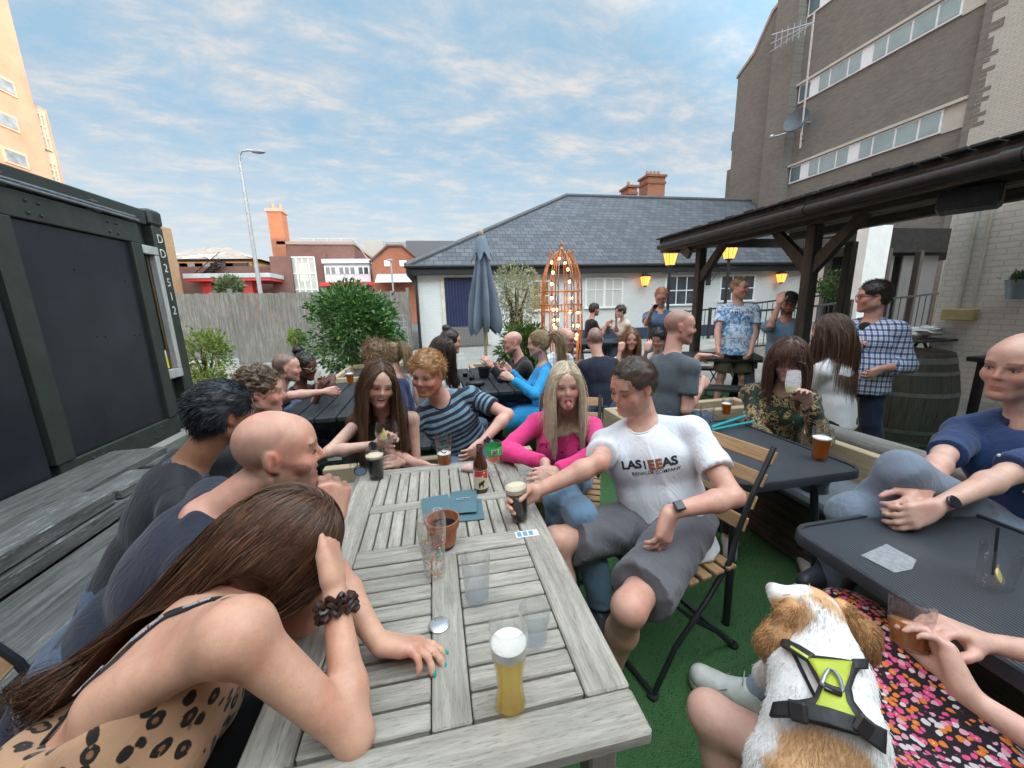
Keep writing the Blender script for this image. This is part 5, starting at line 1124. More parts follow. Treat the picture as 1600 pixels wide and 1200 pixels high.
# ---- cloth: 'tl' = torso coordinates (right, forward, up), metres; 'al' = (distance along the sleeve, 0, 0)
def cloth(name, col, rough=.8, bump=.25, fn=None, sheen=.15, weave=700):
 if name in MATS: return MATS[name]
 m, nt, b = newmat(name); at = node(nt, 'Attribute', attribute_name='tl')
 n = node(nt, 'TexNoise', {'Vector': at.outputs['Vector'], 'Scale': 9, 'Detail': 5});
 c = fn(nt, at.outputs['Vector']) if fn else mix(nt, ramp(nt, n, [(.3, 0.0), (.7, 1.0)]), tuple(x*.9 for x in col), tuple(min(1, x*1.06) for x in col))
 mpf = node(nt, 'Mapping', {0: at.outputs['Vector'], 3: (1.0, 1.0, .45)}); n2 = node(nt, 'TexNoise', {'Vector': mpf, 'Scale': 11, 'Detail': 4, 'Distortion': 1.6, 'Roughness': .55}); n3 = node(nt, 'TexNoise', {'Vector': at.outputs['Vector'], 'Scale': weave, 'Detail': 1})
 rd = math_(nt, 'ABSOLUTE', math_(nt, 'SUBTRACT', n2, .5)); h = math_(nt, 'ADD', math_(nt, 'MULTIPLY', rd, 1.6), math_(nt, 'MULTIPLY', n3, .03))
 bp = node(nt, 'Bump', {'Height': h, 'Strength': bump*1.5, 'Distance': .014}); setb(nt, b, col=c, rough=rough, nrm=bp, spec=.25, sheen=sheen); return m
def f_stripes(c1, c2, per, duty=.5, axis=2, warp=.006, c3=None):
 def fn(nt, vec):
  at = node(nt, 'Attribute', attribute_name='sl'); n = node(nt, 'TexNoise', {'Vector': vec, 'Scale': 6}); sp = node(nt, 'SeparateXYZ', {0: at.outputs['Vector']})
  z = math_(nt, 'ADD', sp.outputs[0], math_(nt, 'MULTIPLY', n, warp)); fr = math_(nt, 'FRACT', math_(nt, 'DIVIDE', z, per))
  base = ramp(nt, node(nt, 'TexNoise', {'Vector': vec, 'Scale': 30}), [(.3, c2), (.7, c3 or c2)])
  return mix(nt, ramp(nt, fr, [(duty-.04, 0.0), (duty+.04, 1.0)]), c1, base)
 return fn
def f_plaid():
 def fn(nt, vec):
  sp = node(nt, 'SeparateXYZ', {0: vec}); o = []
  for ax, per in ((0, .045), (2, .045)):
   src = sp.outputs[ax] if ax == 2 else math_(nt, 'ADD', sp.outputs[0], sp.outputs[1]); fr = math_(nt, 'FRACT', math_(nt, 'DIVIDE', src, per)); o.append(ramp(nt, fr, [(0, 1.0), (.36, 1.0), (.38, 0.0), (.62, 0.0), (.64, .55), (.72, .55), (.74, 0.0), (.98, 0.0)], 'CONSTANT'))
  s = math_(nt, 'MULTIPLY', math_(nt, 'ADD', o[0], o[1]), .5); return ramp(nt, s, [(0, (.62, .66, .72)), (.45, (.16, .24, .42)), (.95, (.035, .055, .14))])
 return fn
def f_tiedye(nt, vec):
 n = node(nt, 'TexNoise', {'Vector': vec, 'Scale': 13, 'Detail': 6, 'Roughness': .6, 'Distortion': 1.5}); n2 = node(nt, 'TexNoise', {'Vector': vec, 'Scale': 5})
 return ramp(nt, math_(nt, 'ADD', math_(nt, 'MULTIPLY', n, .8), math_(nt, 'MULTIPLY', n2, .2)), [(.36, (.04, .17, .42)), (.44, (.13, .33, .60)), (.50, (.50, .65, .80)), (.56, (.72, .76, .80)), (.7, (.35, .55, .75))])
def f_leopard(nt, vec):
 v1 = node(nt, 'TexVoronoi', {'Vector': node(nt, 'Mapping', {0: vec, 3: (1, 1, .8)}), 'Scale': 36, 'Randomness': .85}); n = node(nt, 'TexNoise', {'Vector': vec, 'Scale': 40, 'Detail': 3}); d = math_(nt, 'ADD', v1.outputs['Distance'], math_(nt, 'MULTIPLY', math_(nt, 'SUBTRACT', n, .5), .42))
 n4 = node(nt, 'TexNoise', {'Vector': vec, 'Scale': 60}); ring = ramp(nt, d, [(.12, .25), (.17, 1.0), (.36, 1.0), (.40, 0.0)]); ring2 = math_(nt, 'MULTIPLY', ring, ramp(nt, n4, [(.31, 0.0), (.37, 1.0)]))
 return mix(nt, ring2, mix(nt, ramp(nt, d, [(.2, 1.0), (.4, 0.0)]), (.42, .24, .14), (.27, .13, .065)), (.012, .009, .008))
def f_floral(nt, vec):
 n = node(nt, 'TexNoise', {'Vector': vec, 'Scale': 55, 'Detail': 2}); off = node(nt, 'VectorMath', {0: vec, 1: node(nt, 'VectorMath', {0: n.outputs['Color'], 'Scale': .012}, operation='SCALE')}, operation='ADD')
 v = node(nt, 'TexVoronoi', {'Vector': off, 'Scale': 70, 'Randomness': .7}); rc = node(nt, 'SeparateXYZ', {0: v.outputs['Color']})
 c = ramp(nt, rc.outputs[0], [(0, (.80, .10, .26)), (.34, (.82, .22, .04)), (.58, (.80, .38, .46)), (.80, (.78, .66, .68))], 'CONSTANT')
 core = mix(nt, ramp(nt, v.outputs['Distance'], [(.10, 1.0), (.14, 0.0)]), c, (.9, .62, .25)); return mix(nt, ramp(nt, v.outputs['Distance'], [(.47, 1.0), (.52, 0.0)]), (.018, .012, .016), core)
def f_brocade(nt, vec):
 n = node(nt, 'TexNoise', {'Vector': vec, 'Scale': 32, 'Detail': 3, 'Distortion': 2.5}); v = node(nt, 'TexNoise', {'Vector': vec, 'Scale': 14, 'Distortion': 1.5});
 gold = math_(nt, 'MULTIPLY', ramp(nt, n, [(.47, 0.0), (.50, 1.0), (.58, 1.0), (.61, 0.0)]), ramp(nt, v, [(.42, 0.0), (.48, 1.0)]))
 g2 = ramp(nt, v, [(.35, (.01, .035, .022)), (.45, (.012, .012, .014)), (.6, (.02, .014, .012))]); return mix(nt, gold, g2, (.42, .30, .13))
def f_collarprint(nt, vec):
 n = node(nt, 'TexNoise', {'Vector': vec, 'Scale': 45, 'Detail': 3, 'Distortion': 2.2}); return ramp(nt, n, [(.46, (.015, .017, .035)), (.5, (.20, .22, .32)), (.56, (.02, .022, .04))])
def f_bands(stops):
 def fn(nt, vec): sp = node(nt, 'SeparateXYZ', {0: vec}); return ramp(nt, math_(nt, 'ADD', sp.outputs[2], .0), stops, 'CONSTANT')
 return fn
# ---- strands
def strands(name, P, rad, colr, parent, taper=.35, flat=.45, m=None):
 """P (n,k,3) -> thin tapered three sided strands, one mesh"""
 n, k, _ = P.shape; T = np.gradient(P, axis=1); T /= np.maximum(1e-9, np.linalg.norm(T, axis=2))[..., None]
 ref = RNG.normal(size=(n, 1, 3)); s = np.cross(T, np.broadcast_to(ref, T.shape)); s /= np.maximum(1e-9, np.linalg.norm(s, axis=2))[..., None]; b = np.cross(T, s)
 tt = np.linspace(0, 1, k); w_ = (1-(1-taper)*tt**2)[None, :, None]*(rad if np.isscalar(rad) else np.asarray(rad)[:, None, None])
 ring = np.stack([P+s*w_, P-s*w_*.5+b*w_*.86, P-s*w_*.5-b*w_*.86], 2).reshape(-1, 3)
 base = (np.arange(n)*k*3)[:, None, None]+(np.arange(k-1)*3)[None, :, None]; j = np.arange(3)[None, None, :]; j2 = (np.arange(3)+1) % 3
 F_ = np.stack([base+j, base+j2[None, None, :], base+3+j2[None, None, :], base+3+j], -1).reshape(-1, 4)
 col = np.repeat(np.asarray(colr), k*3, 0); return npmesh(name, ring, F_, m or HAIR, parent, True, None, col)
class Head:
 def __init__(s, c, yaw, pitch=0, roll=0, sc_=1.0):
  """yaw: compass heading of the face in degrees (0 = +Y, 90 = +X); pitch > 0 looks down; roll > 0 tips to the head's right"""
  y, p, r = R(yaw), R(pitch), R(roll); f = V3(math.sin(y)*math.cos(p), math.cos(y)*math.cos(p), -math.sin(p)); rt = V3(math.cos(y), -math.sin(y), 0); up = np.cross(rt, f)
  s.A = np.stack([rt*math.cos(r)-up*math.sin(r), f, rt*math.sin(r)+up*math.cos(r)], 1); s.c = np.asarray(c, float); s.s = sc_
 def w(s, *p): return s.c+s.A@(np.array(p, float)*s.s)
 def loc(s, V): return (V-s.c)@s.A/s.s
 def prims(s, B, jaw=1.0, smile=0, open_=0, female=False, chub=0, nosel=1.0):
  w_ = s.w; k = s.s; A = s.A; e = lambda c, r, kk=.02, op='u': B.ell(w_(*c), np.array(r)*k, A, kk*k, op); c = lambda a, b, ra, rb, kk=.012, op='u': B.cone(w_(*a), w_(*b), ra*k, rb*k, kk*k, 0, op)
  e((0, -.015, .035), (.074, .094, .086)); e((0, .025, -.02), (.063+chub*.008, .068, .085), .03); e((0, .045, .045), (.058, .045, .045), .03)
  c((-.052-chub*.01, -.005, -.055), (-.016*jaw, .066, -.100), .022+chub*.008, .018, .03); c((.052+chub*.01, -.005, -.055), (.016*jaw, .066, -.100), .022+chub*.008, .018, .03)
  e((0, .072, -.098), (.022*jaw, .018, .018), .02); c((-.038, .080, .024), (.038, .080, .024), .011, .011, .016)
  for x in (-1, 1):
   e((x*.036, .062, -.028), (.028, .026, .026), .022); e((x*.032, .099, .001), (.019, .0165, .0125), .010, 's')
   c((x*.019, .080, -.010), (x*.045, .074, -.008), .0075, .006, .006); c((x*.018, .081, .013), (x*.046, .074, .011), .0065, .006, .005)
   e((x*.076, -.012, -.002), (.010, .019, .032), .006); e((x*.084, -.004, .002), (.006, .009, .018), .005, 's'); c((x*.074, -.002, -.028), (x*.070, .0, -.034), .008, .006, .006)
  c((0, .088, .012), (0, .088+.018*nosel, -.022), .0065, .0085, .010); c((-.0125, .090, -.030), (.0125, .090, -.030), .0065, .0065, .006); c((0, .101+.010*(nosel-1), -.027), (0, .098, -.028), .0095, .0095, .006)
  mw = .022+.007*smile
  if smile:
   for x in (-1, 1): e((x*.047, .060, -.036), (.018, .016, .014), .014); e((x*.036, .088, -.052), (.004, .010, .012), .006, 's')
  up = .005*smile; e((0, .070, -.066), (.028, .022, .018), .02)
  if open_:
   g_ = .005+.006*open_
   for x in (-1, 1): c((x*mw, .079, -.064+up), (0, .0905, -.0585+up*.2), .0030, .0045, .004); c((x*mw*.9, .077, -.066+up-g_*.6), (0, .0875, -.064-g_*1.5), .0032, .0055, .004)
   e((0, .090, -.0625-g_*.55+up*.4), (mw*.92, .016, g_*.72), .003, 's')
  else:
   for x in (-1, 1): c((x*mw, .079, -.067+up*1.4), (0, .0915, -.0640), .0026, .0045, .004); c((x*mw*.85, .078, -.069+up), (0, .0895, -.0735), .0026, .0055, .004)
   e((0, .096, -.0688+up*.3), (mw*.85, .0075, .0012), .003, 's')
  e((0, .092, -.083), (.018, .006, .004), .008, 's')
 def paint(s, V, base, opt):
  q = s.loc(V); n = len(V); C = np.tile(np.array(base, float), (n, 1)); x = np.abs(q[:, 0]); y = q[:, 1]; z = q[:, 2]; nz = noise3(V*60); nz2 = noise3(V*24)
  near = (np.abs(q).max(1) < .17)
  def el(cx, cy, cz, rx, ry, rz, soft=.35, mirror=True): d = np.sqrt((((x if mirror else q[:, 0])-cx)/rx)**2+((y-cy)/ry)**2+((z-cz)/rz)**2); return np.clip((1-d)/soft+.5, 0, 1)*near
  def bl(m_, c): C[:] = C*(1-m_[:, None])+np.array(c)*m_[:, None]
  b = np.array(base); dark = b.mean() < .2; C *= (1+.05*nz2)[:, None]
  bl(.40*el(.046, .065, -.03, .035, .05, .03, 1), b*[1.12, .68, .62]); bl(.35*el(0, .11, -.026, .018, .03, .02, .8), b*[1.1, .66, .60]); bl(.45*el(.078, -.01, 0, .014, .03, .04, .5), b*[1.1, .62, .55])
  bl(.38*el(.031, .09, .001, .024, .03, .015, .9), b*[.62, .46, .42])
  mw = .024+.006*opt.get('smile', 0); sm_ = opt.get('smile', 0); bl(.35*sm_*el(.034, .086, -.046, .004, .02, .014, .9), b*[.62, .45, .42]); li = opt.get('lips', (b*[.82, .40, .38]) if not dark else b*[1.2, .7, .7]); zc = -.068+.002*opt.get('smile', 0)  # shade of the smile crease is painted into the skin colour
  op = opt.get('open_', 0); bl(.75*el(0, .088, zc-(.003+.005*op if op else 0), mw*.95, .03, .0085 if not op else .011+.006*op, .4, False), li); bl((1.0 if op else 0)*el(0, .085, zc+.002-.004*op, mw*.8, .012, .004+.003*op, .5, False), (.05, .015, .012))
  bc = opt.get('brow');
  if bc is not None: zb = .0255-.16*np.clip(x-.038, 0, 1)+.10*(np.clip(x, 0, .038)-.02); d = np.abs(z-zb)/(.0040 if not opt.get('fembrow') else .0028); m_ = np.clip((1-d)/.5+.4, 0, 1)*(x > .013)*(x < .052)*(y > .04)*near; bl(m_*.85, bc)
  beard = opt.get('beard')
  if beard is not None:
   col, dens, low = beard; edge = -.034-.055*np.clip(.06-x, 0, 1)*0+ .35*np.clip(.045-x, -.2, .045)*-1*.0
   lim = -.056+np.clip((x-.030)/.042, 0, 1)**2*.062; m_ = np.clip((lim-z)/.012, 0, 1)*(y > -.012)*np.clip((z+np.minimum(low, .116+.02*(y < .03)))/.008, 0, 1)*near
   m_ *= 1-np.clip(el(0, .088, zc, mw*.95, .03, .009, .3, False), 0, 1); lipz = np.clip(1.6-np.abs(z+.0525)/.0055, 0, 1)*(x < .030); m_ = np.maximum(m_, lipz*near*(y > .05)*.9); bl(m_*dens*(1+.35*nz), col)
  buzz = opt.get('buzz')
  if buzz is not None:
   col, dens = buzz; front = np.where(y > .03, .072+(.075-x)*.12, np.where(y > -.02, .01+(y+.02)*1.1, -.055)); m_ = np.clip((z-front)/.012, 0, 1)*near; bald = opt.get('crown', 0)
   if bald: m_ *= np.clip(1-(z-.055)/.03, 0, 1)
   bl(m_*dens*(1+.2*nz), col)
  return np.clip(C, 0, 1)
def ik(a, b, l1, l2, hint):
 a = np.asarray(a, float); b = np.asarray(b, float); d = b-a; L = np.linalg.norm(d); u = d/L; M_ = l1+l2
 if L > M_*.995: k = L/(M_*.995); l1 *= k; l2 *= k
 t = (l1*l1-l2*l2+L*L)/(2*L); hh = math.sqrt(max(0, l1*l1-t*t)); v = np.asarray(hint, float); v = nrm(v-u*(v@u)); return a+u*t+v*hh
def hand(B, w_, d, n, side, sc_=1.0, curl=.35, spread=.12, thumb=.5, hs=0.0, fingers=None):
 """w_ wrist, d finger direction, n palm normal; side +1 = thumb towards d x n. Returns fingertips, nails"""
 d = nrm(d); n = nrm(n-d*(n@d)); t = np.cross(d, n)*side; S = sc_; K = .007; tips = []
 offs = (.030, .010, -.010, -.029); lens = (.072, .080, .074, .058); kn = (.086, .090, .085, .077); rf = (.0088, .0090, .0086, .0076)
 for i in range(4):
  root = w_+d*kn[i]*S+t*offs[i]*S; B.cone(w_+t*offs[i]*.55*S+d*.01*S, root, (.017 if i in (1, 2) else .016)*S, .0125*S, .014)
 B.cone(w_+t*.012*S+d*.02*S, w_+t*.030*S+d*.05*S+n*.010*S, .016*S, .015*S, .014); B.cone(w_-t*.012*S+d*.02*S+n*.004*S, w_-t*.022*S+d*.06*S+n*.008*S, .014*S, .012*S, .014)
 for i in range(4):
  cu = curl if fingers is None else fingers[i]; p = w_+d*kn[i]*S+t*offs[i]*S; a = cu*R(62)+.05*i*cu; sp = (1.5-i)*spread*(1-cu); base = nrm(d+t*sp); L = lens[i]*S
  for j, (fr, r0, r1) in enumerate(((.46, 1.1, 1.0), (.30, 1.0, .92), (.24, .92, .78))):
   v = base*math.cos(a)+n*math.sin(a); q = p+v*L*fr; B.cone(p, q, (rf[i]+hs)*S*r0, (rf[i]+hs)*S*r1, K*.7 if j else K); p = q; a += cu*R(72 if j == 0 else 50)
  tips.append((p, v, nrm(-base*math.sin(a-cu*R(50))*0+ -n*math.cos(a-cu*R(50))+base*math.sin(a-cu*R(50)))))
 p = w_+d*.028*S+t*.024*S+n*.006*S; v = nrm(d*(.75)+t*(.75-.55*thumb)+n*(.25+.75*thumb)); q = p+v*.040*S; B.cone(p, q, .0145*S, .0115*S, .012); v2 = nrm(v*.8+d*.35+n*(.35*thumb)-t*.25*thumb); q2 = q+v2*.030*S; B.cone(q, q2, (.0108+hs)*S, (.0098+hs)*S, K); v3 = nrm(v2*.9+d*.25-t*.2*thumb); q3 = q2+v3*.022*S; B.cone(q2, q3, (.0098+hs)*S, .0082*S, K)
 tips.append((q3, v3, nrm(np.cross(v3, np.cross(t, v3))*.6+t*.6-n*.3))); return tips
SKINS = dict(fair=(.60, .385, .305), pink=(.61, .355, .285), tan=(.50, .27, .18), mid=(.55, .32, .235), brown=(.20, .095, .055), dark=(.115, .052, .032))
def person(label, head, tyaw, lean=8, hyaw=None, hpitch=5, hroll=0, side=0, sc_=.94, sex='m', skin='fair', girth=1.0, h=.008, group=None, pelvis=None,
           LH=None, RH=None, LE=(0, 0, -1), RE=(0, 0, -1), Lh={}, Rh={}, legs='sit', lyaw=None, spread=.13, knees=None, feet=None, top=None, bottom=None, shoes=(.05, .05, .06), hair=None, face={}, eyes='open', neckl=1.0, eyecol=(.12, .16, .2), extra=None, headscale=1.0, sh=1.0, shoff=None, neck=None, arm=None):
 fem = sex == 'f'; s = sc_; hyaw = tyaw if hyaw is None else hyaw; Hc = np.asarray(head, float)
 ty = R(tyaw); fh = V3(math.sin(ty), math.cos(ty), 0); rt = V3(math.cos(ty), -math.sin(ty), 0)
 if pelvis is None: u = nrm(V3(0, 0, 1)*math.cos(R(lean))*math.cos(R(side))+fh*math.sin(R(lean))+rt*math.sin(R(side))); Pv = Hc-u*.685*s-fh*.025
 else: Pv = np.asarray(pelvis, float); u = nrm((Hc-fh*.03 if neck is None else np.asarray(neck, float))-Pv)
 f = nrm(fh-u*(fh@u)); r = np.cross(f, u); A = np.stack([r, f, u], 1)
 zf = float(np.clip(((np.linalg.norm(Hc-fh*.03-Pv)-.185*s) if neck is None else np.linalg.norm(np.asarray(neck)-Pv))/(.5*s), .85, 1.3)); N = Pv+u*.5*s*zf
 T = lambda x, y, z: Pv+A@(np.array([x, y, z*zf if z > 0 else z])*s)
 HD = Head(Hc, hyaw, hpitch, hroll, s*(.97 if fem else 1.0)*headscale)
 sw = (.152 if fem else .174)*sh; Sh = {-1: T(-sw, -.0, .412), 1: T(sw, -.0, .412)}
 for x_, v_ in (shoff or {}).items(): Sh[x_] = Sh[x_]+np.array(v_)
 cw = .86 if fem else 1.0; g = girth
 def torso(B, e=0.0, low=0.0, k=.04, bust=True, pelv=True):
  q = lambda c, rr, kk=k: B.ell(T(*c), (np.array(rr)+e)*s, A, kk)
  if pelv: q((0, 0, .0), (.162 if fem else .155*min(g, 1.15), .112*g, .105))
  q((0, .010*g, .14), ((.118 if fem else .142)*g, .098*g, .13)); q((0, .006, .30), (.150*cw*min(g, 1.12), .108*(.93 if fem else 1)*min(g, 1.1), .155)); q((0, -.015, .39), (.145*cw*sh, .078, .075))
  if g > 1.1: q((0, .03*g, .10), (.13*g, .10*g, .12))
  if fem and bust:
   for x in (-1, 1): q((x*.068, .085, .285), (.058, .052, .060), .03)
  else:
   for x in (-1, 1): q((x*.075, .062, .325), (.07, .05, .055), .04)
  for x in (-1, 1): B.cone(T(x*.035, -.022, .462), Sh[x], (.042+e*.8)*s, ((.040 if fem else .047)+e*.8)*s, .03); B.ell(Sh[x]-u*.006, np.array([.044, .048, .052])*(.9 if fem else 1.05)*s+e*.7*s, A, .02)
 jl = {}; hl = {-1: Lh, 1: Rh}; hg = {-1: LH, 1: RH}; eh = {-1: LE, 1: RE}; l1, l2 = .285*s, .255*s
 for x in (-1, 1):
  if hg[x] is None: w_ = T(x*(sw+.02), .22, -.02) if legs == 'sit' else Pv+rt*x*(sw*s+.06)+fh*.06+V3(0, 0, -.06)
  else: w_ = np.asarray(hg[x], float)
  hint = (np.asarray(eh[x]['at'], float)-(Sh[x]+w_)/2 if isinstance(eh[x], dict) else np.asarray(eh[x], float)) if hg[x] is not None else -fh*.6-V3(0, 0, .6)+rt*x*.3
  k_ = (arm or {}).get(x, 1); jl[x] = (Sh[x], ik(Sh[x], w_, l1*k_, l2*k_, hint), w_)
 hips = {x: T(x*.085, 0, -.02) for x in (-1, 1)}; ly = R(tyaw if lyaw is None else lyaw); lf = V3(math.sin(ly), math.cos(ly), 0); lr = V3(math.cos(ly), -math.sin(ly), 0); kn = {}; an = {}
 for i, x in enumerate((-1, 1)):
  if legs == 'sit': kn[x] = hips[x]+nrm(lf+lr*x*spread*2)*.43*s+V3(0, 0, .01); an[x] = V3(kn[x][0], kn[x][1], 0)+lf*.04+V3(0, 0, .085)
  else: an[x] = V3(hips[x][0], hips[x][1], 0)+lr*x*spread*.5+V3(0, 0, .085)+lf*(.04*x); kn[x] = (hips[x]+an[x])/2+lf*.03
  if knees is not None: kn[x] = np.asarray(knees[i], float)
  if feet is not None: an[x] = np.asarray(feet[i], float)
 B = SDF(); torso(B, -.006 if top else 0)
 nb = T(0, -.015, .46); nt_ = HD.w(0, -.022, -.055); nr = (.047 if fem else .055)*s*(1+.12*(g-1)); B.cone(nb, nt_, nr*1.08, nr*.97, .035); B.ell(T(0, -.01, .455), np.array([.075, .055, .04])*s, A, .04)
 HD.prims(B, jaw=.8 if fem else 1.1, smile=face.get('smile', 0), open_=face.get('open_', 0), female=fem, chub=face.get('chub', 0), nosel=face.get('nose', 1.0))
 af = (.86 if fem else 1.0)*(1+.35*(g-1)); ar = (.043*af*s, .0325*af*s, .0355*af*s, .0225*af*s)
 tipsall = []
 for x in (-1, 1):
  S_, E_, W_ = jl[x]; B.cone(S_, E_, ar[0]*1.08, ar[1], .02); m_ = E_+(W_-E_)*.28; B.cone(E_, m_, ar[1]*.98, ar[2], .02); B.cone(m_, W_, ar[2], ar[3], .02)
  o = dict(hl[x]); dd = np.asarray(o.pop('d', nrm(W_-E_)), float); nn = np.asarray(o.pop('n', -u*.3-rt*x), float)
  tips = hand(B, W_, dd, nn, o.pop('side', -x), s*(.93 if fem else 1.0), **o); tipsall.append((x, tips))
 th = (.076*(.5+.5*g), .049, .047, .032)
 for x in (-1, 1):
  B.cone(hips[x], kn[x], th[0]*s, th[1]*s, .04); kd = nrm(an[x]-kn[x]); back = -lf; c_ = kn[x]+(an[x]-kn[x])*.3+back*.018; B.cone(kn[x], c_, th[1]*s*.95, th[2]*s, .03); B.cone(c_, an[x], th[2]*s, th[3]*s, .03)
  ft = an[x]-V3(0, 0, .045)+lf*.02; B.cone(an[x], an[x]-V3(0, 0, .05), .036*s, .036*s, .02); B.cone(an[x]-V3(0, 0, .05)-lf*.03, an[x]-V3(0, 0, .055)+lf*.13, .034*s, .026*s, .02)
 if extra: extra(B, T, HD, jl)
 V, F_ = B.mesh(h); C = HD.paint(V, SKINS[skin] if isinstance(skin, str) else skin, face)
 base = V3(Pv[0], Pv[1], 0); o = npmesh('person', V, F_, SKIN, None, True, None, C); o.data.transform(Matrix.Translation(-Vector(base))); o.location = base; tag(o, label, 'person', group)
 P = dict(o=o, T=T, A=A, HD=HD, jl=jl, hips=hips, kn=kn, an=an, N=N, u=u, f=f, r=r, s=s, h=h, lf=lf, tips=dict(tipsall), fem=fem, Pv=Pv, ar=ar, torso=torso, th=th, g=g, nr=nr, nb=nb, nt=nt_)
 if top: garment_top(P, **top)
 if bottom: garment_bottom(P, **bottom)
 if shoes is not None: make_shoes(P, shoes)
 make_eyes(P, eyes, eyecol, face)
 if hair: make_hair(P, **hair)
 return P
def garm(P, B, name, m, h=None, amp=.006, fr=9, strch=.5, seed=0, stripe=None, alseg=None):
 V, F_ = B.mesh(h or P['h']*1.15)
 if len(V) == 0: return None
 tl = (V-P['Pv'])@P['A']/P['s']; sl = tl[:, [2, 1, 0]].copy()
 for x in (-1, 1):
  S_, E_, W_ = P['jl'][x]; d = nrm(E_-S_); t = (V-S_)@d; rr = np.linalg.norm(V-S_-t[:, None]*d, axis=1); m1 = (t > .06)&(rr < .085)&(t < np.linalg.norm(E_-S_)+.05); sl[m1, 0] = -t[m1]*1.0+.45
 Nn = vnormals(V, F_); q = tl.copy(); q[:, 2] *= strch; q = q*fr+seed+noise3(tl*5+seed)[:, None]*.7; r1 = 1-np.abs(noise3(q+3))*2.2; r2 = noise3(q*2.3+11)
 near = 1.0; V = V+Nn*(amp*(r1*.95+.35*r2)+.001)[:, None]*near
 return npmesh(name, V, F_, m, P['o'], True, dict(tl=tl, sl=sl))
def garment_top(P, m, sleeve='short', ease=.010, hem=-.10, neck='crew', amp=.006, collar=None, open_=False, name='shirt', flare=0.0, cuffs=None, back=0.0, scoop=0.0):
 T, A, s, jl = P['T'], P['A'], P['s'], P['jl']; B = SDF(); P['torso'](B, ease, k=.04, bust=True, pelv=False)
 gg = P['g']; w0 = (.150 if P['fem'] else .142)*min(gg, 1.15)+ease+flare; d0 = .100*gg+ease+flare; xx = max(0, w0-d0)
 for x in (-1, 1): B.cone(T(x*xx*.9, .006, .14), T(x*xx, .004, hem), (d0-.004)*s, (d0+.006+flare)*s, .03, 1)
 B.cone(T(0, .012, .14), T(0, .010, hem), (d0+.006)*s, (d0+.014+flare)*s, .03, 1)
 fr_ = dict(none=None, cap=.28, short=.62, elbow=.95, three=1.55, long=1.93)[sleeve]
 if fr_ is None:
  for x in (-1, 1): S_ = P['jl'][x][0]; B.ell(S_+P['r']*x*.035*s, np.array([.062, .085, .10])*s, A, .012, 's')
 else:
  for x in (-1, 1):
   S_, E_, W_ = jl[x]; a0, a1, a2, a3 = P['ar']; k_ = .022; ex = ease*s*.75+.002
   if fr_ <= 1: B.cone(S_, S_+(E_-S_)*fr_, a0*1.0+ex*.45, a0*(1-.12*fr_)+ex+(.006*s if fr_ < .9 else .0), .016, 1)
   else:
    B.cone(S_, E_, a0*1.0+ex*.8, a1+ex+.004, k_); e = min(1, fr_-1); m_ = E_+(W_-E_)*min(.28, e); B.cone(E_, m_, a1+ex+.004, a2+ex, k_, 0 if e > .28 else 1)
    if e > .28: B.cone(m_, E_+(W_-E_)*e, a2+ex, a2+(a3-a2)*(e-.28)/.72+ex+.003, k_, 1)
 nk = dict(crew=(.060, .066, 0), scoop=(.085, .13, .03), vee=(.062, .085, .012), shirt=(.060, .085, .01), high=(.05, .02, 0))[neck]
 B.ell(T(0, .018+nk[2]*.5, .500), np.array([nk[0], .070+nk[2], nk[1]*.62+.012])*s, A, .008, 's')
 if neck in ('vee', 'shirt', 'scoop'): B.cone(T(0, .125, .46), T(0, .150, .35 if neck == 'vee' else .40 if neck == 'shirt' else .37), .036*s, (.006 if neck != 'scoop' else .045)*s, .01, 0, 's')
 if open_: B.ell(T(0, .16, .1), np.array([.035, .10, .36])*s, A, .008, 's')
 if back: B.ell(T(0, -.17, .46), np.array([.115+back*.6, .14+max(0, back-.25)*1.6, back])*s, A, .01, 's')
 o = garm(P, B, name, m, amp=amp)
 if collar:
  n = 22; N_ = T(0, 0, .485); vs = []
  for i in range(n+1):
   a = R(32+296*i/n); dx, dy = math.sin(a), math.cos(a)
   for k, (rr, z) in enumerate(((.058, -.012), (.057, .024), (.064, .034), (.084, .006), (.086, .0), (.062, .028))):
    fr2 = 1+.25*max(0, dy)*(k in (3, 4)); vs.append(T(dx*rr*fr2, dy*rr*.92*fr2-.004, .478+z-.03*dy*(1 if dy > 0 else .0)-(.022*max(0, dy)**2 if k in (3, 4) else 0)))
  fs = [(i*6+k, i*6+k+1, i*6+k+7, i*6+k+6) for i in range(n) for k in range(5)]; mb = MB(); mb.add(vs, fs); c = mb.build('collar', collar, P['o'], smooth=True)
  me = c.data; at = me.attributes.new('tl', 'FLOAT_VECTOR', 'POINT'); at.data.foreach_set('vector', [x for v in vs for x in (A.T@(np.array(v)-P['Pv']))/s])
 if neck == 'crew' and P['h'] < .0095:
  me = o.data; bv = BVHTree.FromPolygons([v.co for v in me.vertices], [tuple(p.vertices) for p in me.polygons]); off = wloc(o); pts = []
  for t in np.linspace(0, 2*math.pi, 40, endpoint=False):
   q = T(.058*math.cos(t), .018+.066*math.sin(t), .487-.022*max(0, math.sin(t))); h_ = bv.find_nearest(Vector(q)-off); pts.append(np.array(h_[0]+off) if h_[0] is not None else q)
  pts = np.array(pts); pts = (np.roll(pts, 1, 0)+pts*2+np.roll(pts, -1, 0))/4; mb = MB(); mb.tube(list(pts), .0048*s, 6, closed=True); c = mb.build('neck_rib', m, P['o'], smooth=True); at = c.data.attributes.new('tl', 'FLOAT_VECTOR', 'POINT'); at.data.foreach_set('vector', [0.]*len(c.data.vertices)*3)
